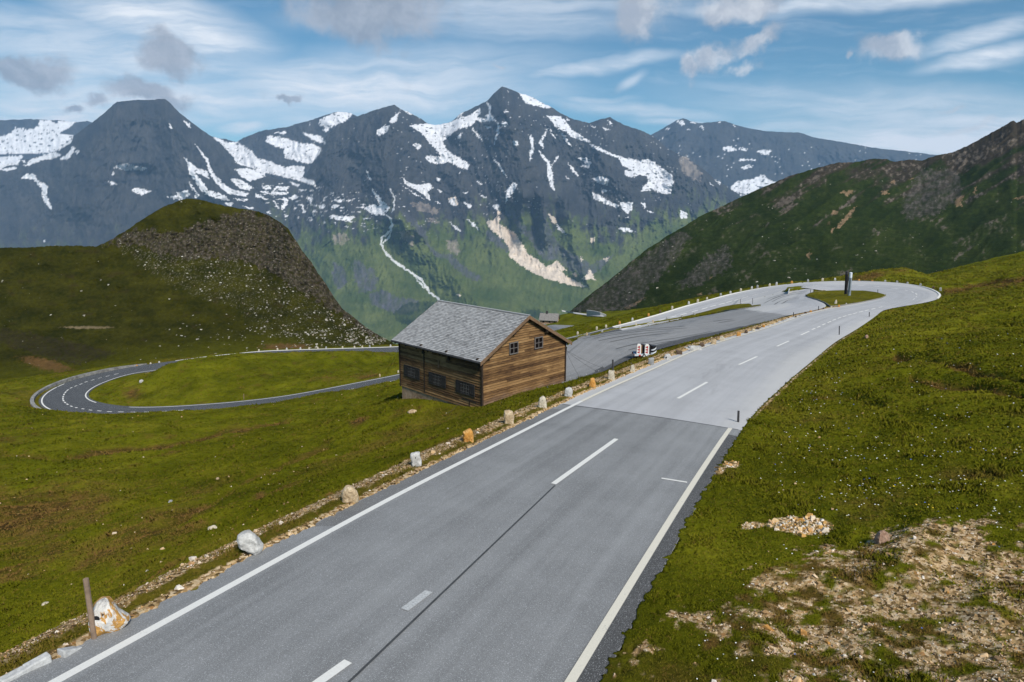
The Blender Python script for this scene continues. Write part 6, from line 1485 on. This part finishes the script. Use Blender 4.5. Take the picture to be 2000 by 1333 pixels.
on_trailer('striped_barrel', .86, .02, 'black barrel with slanting pale stripes at the right end of the trailer', 'barrel', striped)

# puddle on the dark edge of the parking place
pq = [(1392, 655.5), (1402, 654.5), (1414, 655.5), (1424, 656.5), (1431, 658), (1424, 660.5), (1412, 660.8), (1402, 659.5)]
pp = np.array([on_pk(*p) for p in pq]); pp[:, 2] += .05
mb = MB(); mb.add(pp, [tuple(range(len(pp)))[::-1] if np.cross((pp[1] - pp[0])[:2], (pp[2] - pp[1])[:2]) < 0 else tuple(range(len(pp)))]); tag(mb.build('puddle', M_WATER), 'shallow puddle on the parking edge', None, None, 'structure')
# granite kerb at the lower left corner
kp = [(168, 1267), (118, 1284), (98, 1290), (48, 1318), (52, 1317), (0, 1345), (-4, 1347), (-70, 1384)]
for k in range(3):
    a, b_ = hit(*kp[2 * k]), hit(*kp[2 * k + 1]); t = (b_ - a) * .98; nrm = np.array([-t[1], t[0], 0]) / np.hypot(t[0], t[1]) * .09
    z = np.array([0, 0, .13]); dn = np.array([0, 0, -.15])
    ends = [a - nrm, a + t - nrm, a + t + nrm, a + nrm]
    tp = [e_ + z * (.45 if (k == 0 and i in (0, 3)) else 1.0) - nrm * (.15 if i in (2, 3) else -.15) for i, e_ in enumerate(ends)]
    mb = MB(); mb.hexa([e_ + dn for e_ in ends] + tp)
    o = mb.build('kerb_stone', M_KERB, loc=tuple(a)); bv = o.modifiers.new('bevel', 'BEVEL'); bv.width = .02; bv.segments = 2
    tag(o, ['granite kerb stone ending beside the wooden post', 'second granite kerb stone from the wooden post', 'third granite kerb stone, at the left edge of view', 'granite kerb stone just outside the left edge'][k], 'kerb stone', 'kerb stones in the lower left corner')

# ------------------------------------------------------------------ far terrace: house, car park, retaining wall, parapet of the lower hairpin
def patch(name, pts, mat, label, lift=.25):
    Q = np.array([hit(*p, y0=140) for p in pts]); c = Q.mean(0)
    V = [tuple(q + [0, 0, lift]) for q in Q] + [tuple(c + [0, 0, lift + .1])]; n = len(Q)
    mb = MB(); mb.add(V, [(i, (i + 1) % n, n) for i in range(n)]); o = mb.build(name, mat); tag(o, label, None, None, 'structure'); return o
patch('far_car_park', [(1062, 634), (1085, 636), (1120, 637.5), (1130, 645), (1125, 650), (1100, 652), (1085, 656), (1060, 652)], M_ASPH_PARK, 'small asphalt yard below the far house')
Pf = hit(1073, 632, y0=140); kf = float(Pf @ _F) / FPX
fh = empty('stone_cottage', tuple(Pf), -.25); tag(fh, 'small grey cottage below the upper road, behind the barn roof', 'cottage')
cw, cl, chh = 20 * kf, 34 * kf, 9 * kf
mb = MB(); mb.box((0, 0, chh / 2 - 1.2), cl, cw * .8, chh + 2.4); wl = mb.build('wall', M_PLINTH, fh)
mb = MB()
for s in (-1, 1):
    a = [(-cl / 2 - .4, 0, chh + 11 * kf), (cl / 2 + .4, 0, chh + 11 * kf), (cl / 2 + .4, s * cw * .55, chh - .3), (-cl / 2 - .4, s * cw * .55, chh - .3)]
    mb.hexa([(x, y, z - .2) for x, y, z in a] + a)
rf_ = mb.build('roof', solid('cottage_roof', (.20, .19, .18), .8, .25, 2.0), fh)
mb = MB()
for s in (-1, 1): mb.add([(s * cl / 2, -cw * .4, chh), (s * cl / 2, cw * .4, chh), (s * cl / 2, 0, chh + 10.6 * kf)], [(0, 1, 2)])
mb.build('gable', M_PLINTH, fh)
mb = MB(); mb.box((-.15 * cl, .1, chh + 12 * kf), .8, .8, 1.4); mb.build('chimney', M_DARKPOST, rf_)
for k in (-.3, 0.05, .35):
    mb = MB(); mb.box((k * cl, -cw * .4 - .02, chh * .55), .8, .06, 1.0); mb.build('window', M_GLASS, fh)
# retaining wall and lane at the foot of the dark mountainside
wl_px = [(1146, 618), (1160, 618.5), (1172, 619.2), (1184, 618.3)]
W0 = [hit(*p, y0=180) for p in wl_px]
mb = MB(); kf = float(W0[0] @ _F) / FPX; tops = [12, 10.5, 8.5, 3]
for (a, ta), (b_, tb) in zip(list(zip(W0, tops))[:-1], list(zip(W0, tops))[1:]):
    o = np.array([0, .8, 0]); dn = np.array([0, 0, -1.5])
    mb.hexa([a + dn, b_ + dn, b_ + dn + o, a + dn + o, a + [0, 0, ta * kf], b_ + [0, 0, tb * kf], b_ + [0, 0, tb * kf] + o, a + [0, 0, ta * kf] + o])
tag(mb.build('retaining_wall', M_CONCRETE, loc=tuple(W0[1])), 'pale concrete retaining wall at the foot of the dark mountainside', 'retaining wall')
lane = [(1098, 609.5), (1106, 611.5), (1120, 614), (1145, 617.5), (1160, 619), (1180, 620.5)]
Q = smooth_line([hit(*p, y0=180) for p in lane], 3.0, 2.0); mb = MB()
for p, q in zip(Q[:-1], Q[1:]):
    o = np.array([0, 3.2, .15]); mb.add([p + [0, 0, .3], q + [0, 0, .3], q + o + [0, 0, .3], p + o + [0, 0, .3]], [(0, 1, 2, 3)])
tag(mb.build('far_lane', M_CONCRETE), 'pale lane leading past the retaining wall', None, None, 'structure')
# low stone parapet outside the lower hairpin
i0, i1 = i_ho - 4, at_s_index(atz(262, 721, -33.6)) + 2
A = LPT[i0:i1] - ac[i0:i1] * .1; B = A - ac[i0:i1] * .55; mb = MB(); n = len(A); hgt = np.interp(np.arange(n), [0, 3, n - 8, n - 1], [.1, .42, .42, .05])
vs = []
for k in range(n): vs += [A[k] + [0, 0, -.3], A[k] + [0, 0, hgt[k]], B[k] + [0, 0, hgt[k]], B[k] + [0, 0, -1.2]]
mb.add(vs, [(4 * k + j, 4 * k + (j + 1) % 4, 4 * k + 4 + (j + 1) % 4, 4 * k + 4 + j) for k in range(n - 1) for j in range(4)] + [(0, 1, 2, 3), (4 * n - 1, 4 * n - 2, 4 * n - 3, 4 * n - 4)])
tag(mb.build('stone_parapet', stone_mat('parapet_masonry', [(.3, (.12, .115, .11)), (.5, (.25, .245, .23)), (.7, (.36, .35, .33))], .8), loc=tuple(A[n // 2])), 'low grey stone parapet round the outside of the lower hairpin', 'parapet')
for a, b_, lab in (((H_W + .1, -.05, 2.95), (1135, 743), 'guy cable from the barn corner to the turf, nearest the wall'), ((H_W + .1, .4, 3.2), (1168, 728), 'middle guy cable from the barn corner across the parking place'), ((H_W + .1, .9, 3.3), (1180, 722), 'outermost guy cable from the barn corner across the parking place')):
    cable(_b2w @ Vector(a), on_base(*b_, -13.5) + np.array([0, 0, .05]), lab)
cable(_b2w @ Vector((-.1, 9.5, 3.0)), hit(742, 754), 'thin stay cable from the back corner of the barn down to the left')
cable(_b2w @ Vector((-.1, 2.2, .3)), hit(864, 813), 'short stay cable from the barn foot to the grass')

# ------------------------------------------------------------------ turf blades, rubble, flowers, scree
def blades(name, x, y, h, wid, nb, dry, lean=.55, mat=None, seed=0, shift=None):
    r = np.random.default_rng(seed); n = len(x); N_ = n * nb
    z = gz_at(x, y)
    ang = r.uniform(0, 2 * np.pi, N_); sp = np.repeat(h, nb)
    bx = np.repeat(x, nb) + r.normal(0, 1, N_) * sp * .55; by = np.repeat(y, nb) + r.normal(0, 1, N_) * sp * .55
    bz = gz_at(bx, by) - .01
    hh = sp * r.uniform(.55, 1.25, N_); ww = np.repeat(wid, nb) * r.uniform(.7, 1.3, N_)
    dx, dy = np.cos(ang), np.sin(ang); la = r.uniform(0, 2 * np.pi, N_); lm = hh * lean * r.uniform(.2, 1.2, N_)
    V = np.empty((N_, 3, 3), np.float32)
    V[:, 0] = np.stack([bx - dx * ww, by - dy * ww, bz], 1); V[:, 1] = np.stack([bx + dx * ww, by + dy * ww, bz], 1)
    V[:, 2] = np.stack([bx + np.cos(la) * lm, by + np.sin(la) * lm, bz + hh * .85], 1)
    rnd = np.repeat(np.repeat(r.uniform(0, 1, n), nb) * .6 + r.uniform(0, .4, N_), 3); dr = np.repeat(np.repeat(dry, nb), 3)
    if shift is not None: rnd = rnd + np.repeat(np.repeat(shift, nb), 3)
    me = tri_mesh(name, V.reshape(-1, 3), np.arange(N_ * 3).reshape(-1, 3), mat or M_TUFT, {'rnd': rnd, 'dry': dr})
    return link(bpy.data.objects.new(name, me))
rg = np.random.default_rng(21)
def candidates(n, r0, r1, a0=-46, a1=46):
    a = np.radians(rg.uniform(a0, a1, n)); r = r0 * (r1 / r0) ** rg.uniform(0, 1, n); return r * np.sin(a), r * np.cos(a), r
x, y, r = candidates(400000, 5.2, 200)
s_ = grid_val(sd, x, y); sp_ = grid_val(sd_pk, x, y); gv = grid_val(gravel, x, y); bv = grid_val(brown, x, y); hs = grid_val(d_house, x, y)
keep = (s_ > -.10 + .14 * rg.uniform(0, 1, len(x))) & (sp_ > .15) & (hs > .05) & (rg.uniform(0, 1, len(x)) > gv * .80) & (rg.uniform(0, 1, len(x)) > bv * .35)
keep &= ~((r > 60) & (rg.uniform(0, 1, len(x)) < .35))
x, y, r, bv, s_ = x[keep], y[keep], r[keep], bv[keep], s_[keep]
nn = fbm(x / 1.3, y / 1.3, 3, 160); tall = sstep(nn, .05, .5)
h = (.030 + .0018 * r) * (.75 + 1.3 * tall) * rg.uniform(.7, 1.3, len(x)); h = np.minimum(h, .24)
h *= np.interp(s_, [0, .8], [.75, 1.0])
wd = (.0045 + .00075 * r) * rg.uniform(.8, 1.3, len(x))
dry = np.clip(bv * 1.25 * rg.uniform(.5, 1.2, len(x)) + (rg.uniform(0, 1, len(x)) < .07) * .5, 0, 1)
tag(blades('grass', x, y, h, wd, 4, dry, .8, seed=3, shift=np.where(x > .42 * y - 2, .55, 0.0)), 'short alpine grass on the slopes beside the road', 'grass', None, 'stuff')
# rubble of the eroded bank and of the verge
def rubble(name, x, y, size, label, seed, flat=.55, mat=None):
    r = np.random.default_rng(seed); n = len(x)
    base = np.array([(-1, -1, -1), (1, -1, -1), (1, 1, -1), (-1, 1, -1), (-.7, -.7, 1), (.7, -.7, 1), (.7, .7, 1), (-.7, .7, 1)], float) * .5
    F = np.array([(4, 5, 6, 7), (0, 1, 5, 4), (1, 2, 6, 5), (2, 3, 7, 6), (3, 0, 4, 7), (3, 2, 1, 0)])
    a = r.uniform(0, 2 * np.pi, n); sx = size * r.uniform(.7, 1.5, n); sy = size * r.uniform(.5, 1.0, n); sz = size * flat * r.uniform(.5, 1.2, n)
    V = base[None] + r.normal(0, .13, (n, 8, 3)); V = V * np.stack([sx, sy, sz], 1)[:, None]
    ti = r.normal(0, .25, n); V[..., 2] += V[..., 0] * ti[:, None]
    ca, sa = np.cos(a)[:, None], np.sin(a)[:, None]; X = V[..., 0] * ca - V[..., 1] * sa; Y = V[..., 0] * sa + V[..., 1] * ca
    z = gz_at(x, y); W = np.stack([X + x[:, None], Y + y[:, None], V[..., 2] + z[:, None] + sz[:, None] * .22], -1)
    T = (F[None] + (np.arange(n) * 8)[:, None, None]).reshape(-1, 4)
    o = link(bpy.data.objects.new(name, tri_mesh(name, W.reshape(-1, 3), T, mat or M_RUBBLE, {'rnd': np.repeat(r.uniform(0, 1, n), 8)}))); tag(o, label, 'stones', None, 'stuff'); return o
x, y, r = candidates(260000, 5.2, 75)
gv = grid_val(gravel, x, y); s_ = grid_val(sd, x, y); pl = grid_val(pile, x, y); k = (gv * rg.uniform(.2, 1, len(x)) > .45) & (s_ > .05)
x, y, r, pl = x[k], y[k], r[k], pl[k]
big = rg.pareto(3.4, len(x)) * .014 + .009; size = np.minimum(big * (.75 + .045 * r) * (1 + 1.2 * (pl > .3)), .15)
pk_ = pl > .3
rubble('rubble', x[~pk_], y[~pk_], size[~pk_], 'tan and white rubble on the eroded bank and the road verge', 5)
rubble('stone_heap', x[pk_], y[pk_], size[pk_] * .95, 'heap of orange and white stones lying in the right bank', 15, .7, M_PILE)
# loose pale stones sprinkled over the turf
x, y, r = candidates(2600, 7, 110); s_ = grid_val(sd, x, y); hs = grid_val(d_house, x, y); cl = fbm(x / 6, y / 6, 3, 170)
k = (s_ > .8) & (grid_val(sd_pk, x, y) > .5) & (hs > .3) & (cl + rg.uniform(-.5, .5, len(x)) > .15) & ((x < 0) | (rg.uniform(0, 1, len(x)) < .35))
rubble('turf_stones', x[k], y[k], .020 + np.minimum(rg.pareto(3, k.sum()) * .022, .10) + .0009 * r[k], 'small pale stones sprinkled over the turf', 6, .7)
# small white and blue flowers on the right bank
def flowers(name, x, y, size, mat, label, seed):
    r = np.random.default_rng(seed); n = len(x); z = gz_at(x, y) + np.minimum(.05 + .0016 * np.hypot(x, y), .2) * r.uniform(.8, 1.3, n); m = 5
    a = np.linspace(0, 2 * np.pi, m, endpoint=False)[None] + r.uniform(0, 6, n)[:, None]
    ring = np.stack([np.cos(a) * size[:, None], np.sin(a) * size[:, None], r.normal(0, .25, (n, m)) * size[:, None]], -1)
    ring += np.stack([x, y, z], 1)[:, None]; c = np.stack([x, y, z + size * .35], 1)[:, None]
    V = np.concatenate([ring, c], 1).reshape(-1, 3); b0 = (np.arange(n) * (m + 1))[:, None, None]
    T = (np.array([(i, (i + 1) % m, m) for i in range(m)])[None] + b0).reshape(-1, 3)
    o = link(bpy.data.objects.new(name, tri_mesh(name, V, T, mat))); tag(o, label, 'flowers', None, 'stuff')
def flower_field(n, seed, dens):
    x, y, r = candidates(n, 6.5, 60, -5, 46); s_ = grid_val(sd, x, y); gv = grid_val(gravel, x, y); X, Y = proj(np.stack([x, y, gz_at(x, y)], 1))
    cl = fbm(x / 1.8, y / 1.8, 3, seed); w = np.exp(-((Y - 975) / 60) ** 2) * sstep(X, 1560, 1950) + .55 * np.exp(-(((X - 1700) / 190) ** 2 + ((Y - 900) / 70) ** 2)) + .5 * np.exp(-(((X - 1580) / 60) ** 2 + ((Y - 760) / 45) ** 2)) + .12
    k = (s_ > 1) & (gv < .3) & (x > 2) & (rg.uniform(0, 1, n) < w * dens * np.clip(.6 + 1.6 * cl, .05, 1.5)); return x[k], y[k], r[k]
x, y, r = flower_field(14000, 180, .6)
flowers('white_flowers', x, y, .008 + .00055 * r * rg.uniform(.6, 1.3, len(x)), solid('petal_white', (.78, .78, .72), .6, .05), 'tiny white meadow flowers on the right bank', 7)
x, y, r = flower_field(3500, 190, .30)
flowers('blue_flowers', x, y, .008 + .00055 * r, solid('petal_blue', (.10, .20, .62), .6, .1), 'tiny blue meadow flowers on the right bank', 8)
x, y, r = flower_field(2500, 195, .16)
flowers('yellow_flowers', x, y, .010 + .0007 * r, solid('petal_yellow', (.62, .42, .03), .6, .1), 'tiny yellow meadow flowers on the right bank', 9)
# pale scree blocks strewn over the knoll
def scree(P, PX, PY, n, prob, smin, smax, name, label, seed):
    r = np.random.default_rng(seed); flat = P.reshape(-1, 3); w = prob(PX, PY).ravel(); w = w / w.sum()
    i = r.choice(len(flat), n, p=w); p = flat[i] + r.normal(0, .4, (n, 3)) * [1, 1, 0]
    base = np.array([(-1, -1, -1), (1, -1, -1), (1, 1, -1), (-1, 1, -1), (-.7, -.7, 1), (.7, -.7, 1), (.7, .7, 1), (-.7, .7, 1)], float) * .5
    F = np.array([(4, 5, 6, 7), (0, 1, 5, 4), (1, 2, 6, 5), (2, 3, 7, 6), (3, 0, 4, 7)])
    sz = smin + (smax - smin) * r.power(.35, n); V = (base[None] + r.normal(0, .15, (n, 8, 3))) * np.stack([sz * r.uniform(.8, 1.5, n), sz, sz * r.uniform(.5, .9, n)], 1)[:, None]
    a = r.uniform(0, 6.28, n); ca, sa = np.cos(a)[:, None], np.sin(a)[:, None]
    W = np.stack([V[..., 0] * ca - V[..., 1] * sa, V[..., 0] * sa + V[..., 1] * ca, V[..., 2]], -1) + p[:, None]
    T = (F[None] + (np.arange(n) * 8)[:, None, None]).reshape(-1, 4)
    tag(link(bpy.data.objects.new(name, tri_mesh(name, W.reshape(-1, 3), T, M_SCREE, {'rnd': np.repeat(r.uniform(0, 1, n), 8)}))), label, 'stones', None, 'stuff')
def _scree_mat():
    m, t, b = new_mat('scree_blocks', .9, .15); c = RAMP(t, ATTR(t, 'rnd'), [(0, (.10, .09, .075)), (.45, (.26, .24, .20)), (.85, (.46, .44, .39)), (1, (.30, .23, .16))]); L(t, c, b.inputs['Base Color']); return m
M_SCREE = _scree_mat()
def p_knoll(PX, PY):
    s = any_poly(PX, PY, [SCREE], 14, 145, 20.0); cl = np.clip(.35 + fbm(PX / 22, PY / 14, 3, 200), 0, 1)
    foot = np.exp(-(((PX - 560) / 120) ** 2 + ((PY - 655) / 30) ** 2)) + .6 * np.exp(-(((PX - 430) / 90) ** 2 + ((PY - 650) / 28) ** 2))
    return (s * 1.3 + .05 + .8 * foot + .25 * np.exp(-((PY - 405) / 14) ** 2) * (PX > 300)) * cl ** 1.5 * (PX < 770) * (PX > -60)
scree(kP, kPX, kPY, 2200, p_knoll, .08, .55, 'scree', 'pale scree blocks strewn over the knoll', 11)
scree(sP, sPX, sPY, 260, lambda X, Y: np.clip(fbm(X / 40, Y / 40, 3, 210), 0, 1) * (X < 2010) * (Y < 590) + 1e-6, .25, 1.1, 'slope_blocks', 'pale blocks scattered on the dark mountainside', 12)

# ------------------------------------------------------------------ the air itself: one box of even haze round everything
me = bpy.data.meshes.new('haze')
x0, x1, y0h, y1h, z0h, z1h = -17000, 17000, -1500, 12600, -2000.0, 1480.0
vs = [(x, y, z) for z in (z0h, z1h) for x, y in ((x0, y0h), (x1, y0h), (x1, y1h), (x0, y1h))]
me.from_pydata(vs, [], [(3, 2, 1, 0), (4, 5, 6, 7), (0, 1, 5, 4), (1, 2, 6, 5), (2, 3, 7, 6), (3, 0, 4, 7)]); me.update()
m = bpy.data.materials.new('haze_air'); m.use_nodes = True; t = m.node_tree; t.nodes.clear()
pv = N(t, 'ShaderNodeVolumePrincipled'); pv.inputs['Color'].default_value = HAZE_COL + (1,); pv.inputs['Density'].default_value = HAZE_DENSITY; pv.inputs['Anisotropy'].default_value = 0.0
ou = N(t, 'ShaderNodeOutputMaterial'); L(t, pv.outputs[0], ou.inputs['Volume'])
me.materials.append(m); haze = link(bpy.data.objects.new('haze', me)); tag(haze, 'thin bluish mountain air', None, None, 'stuff')
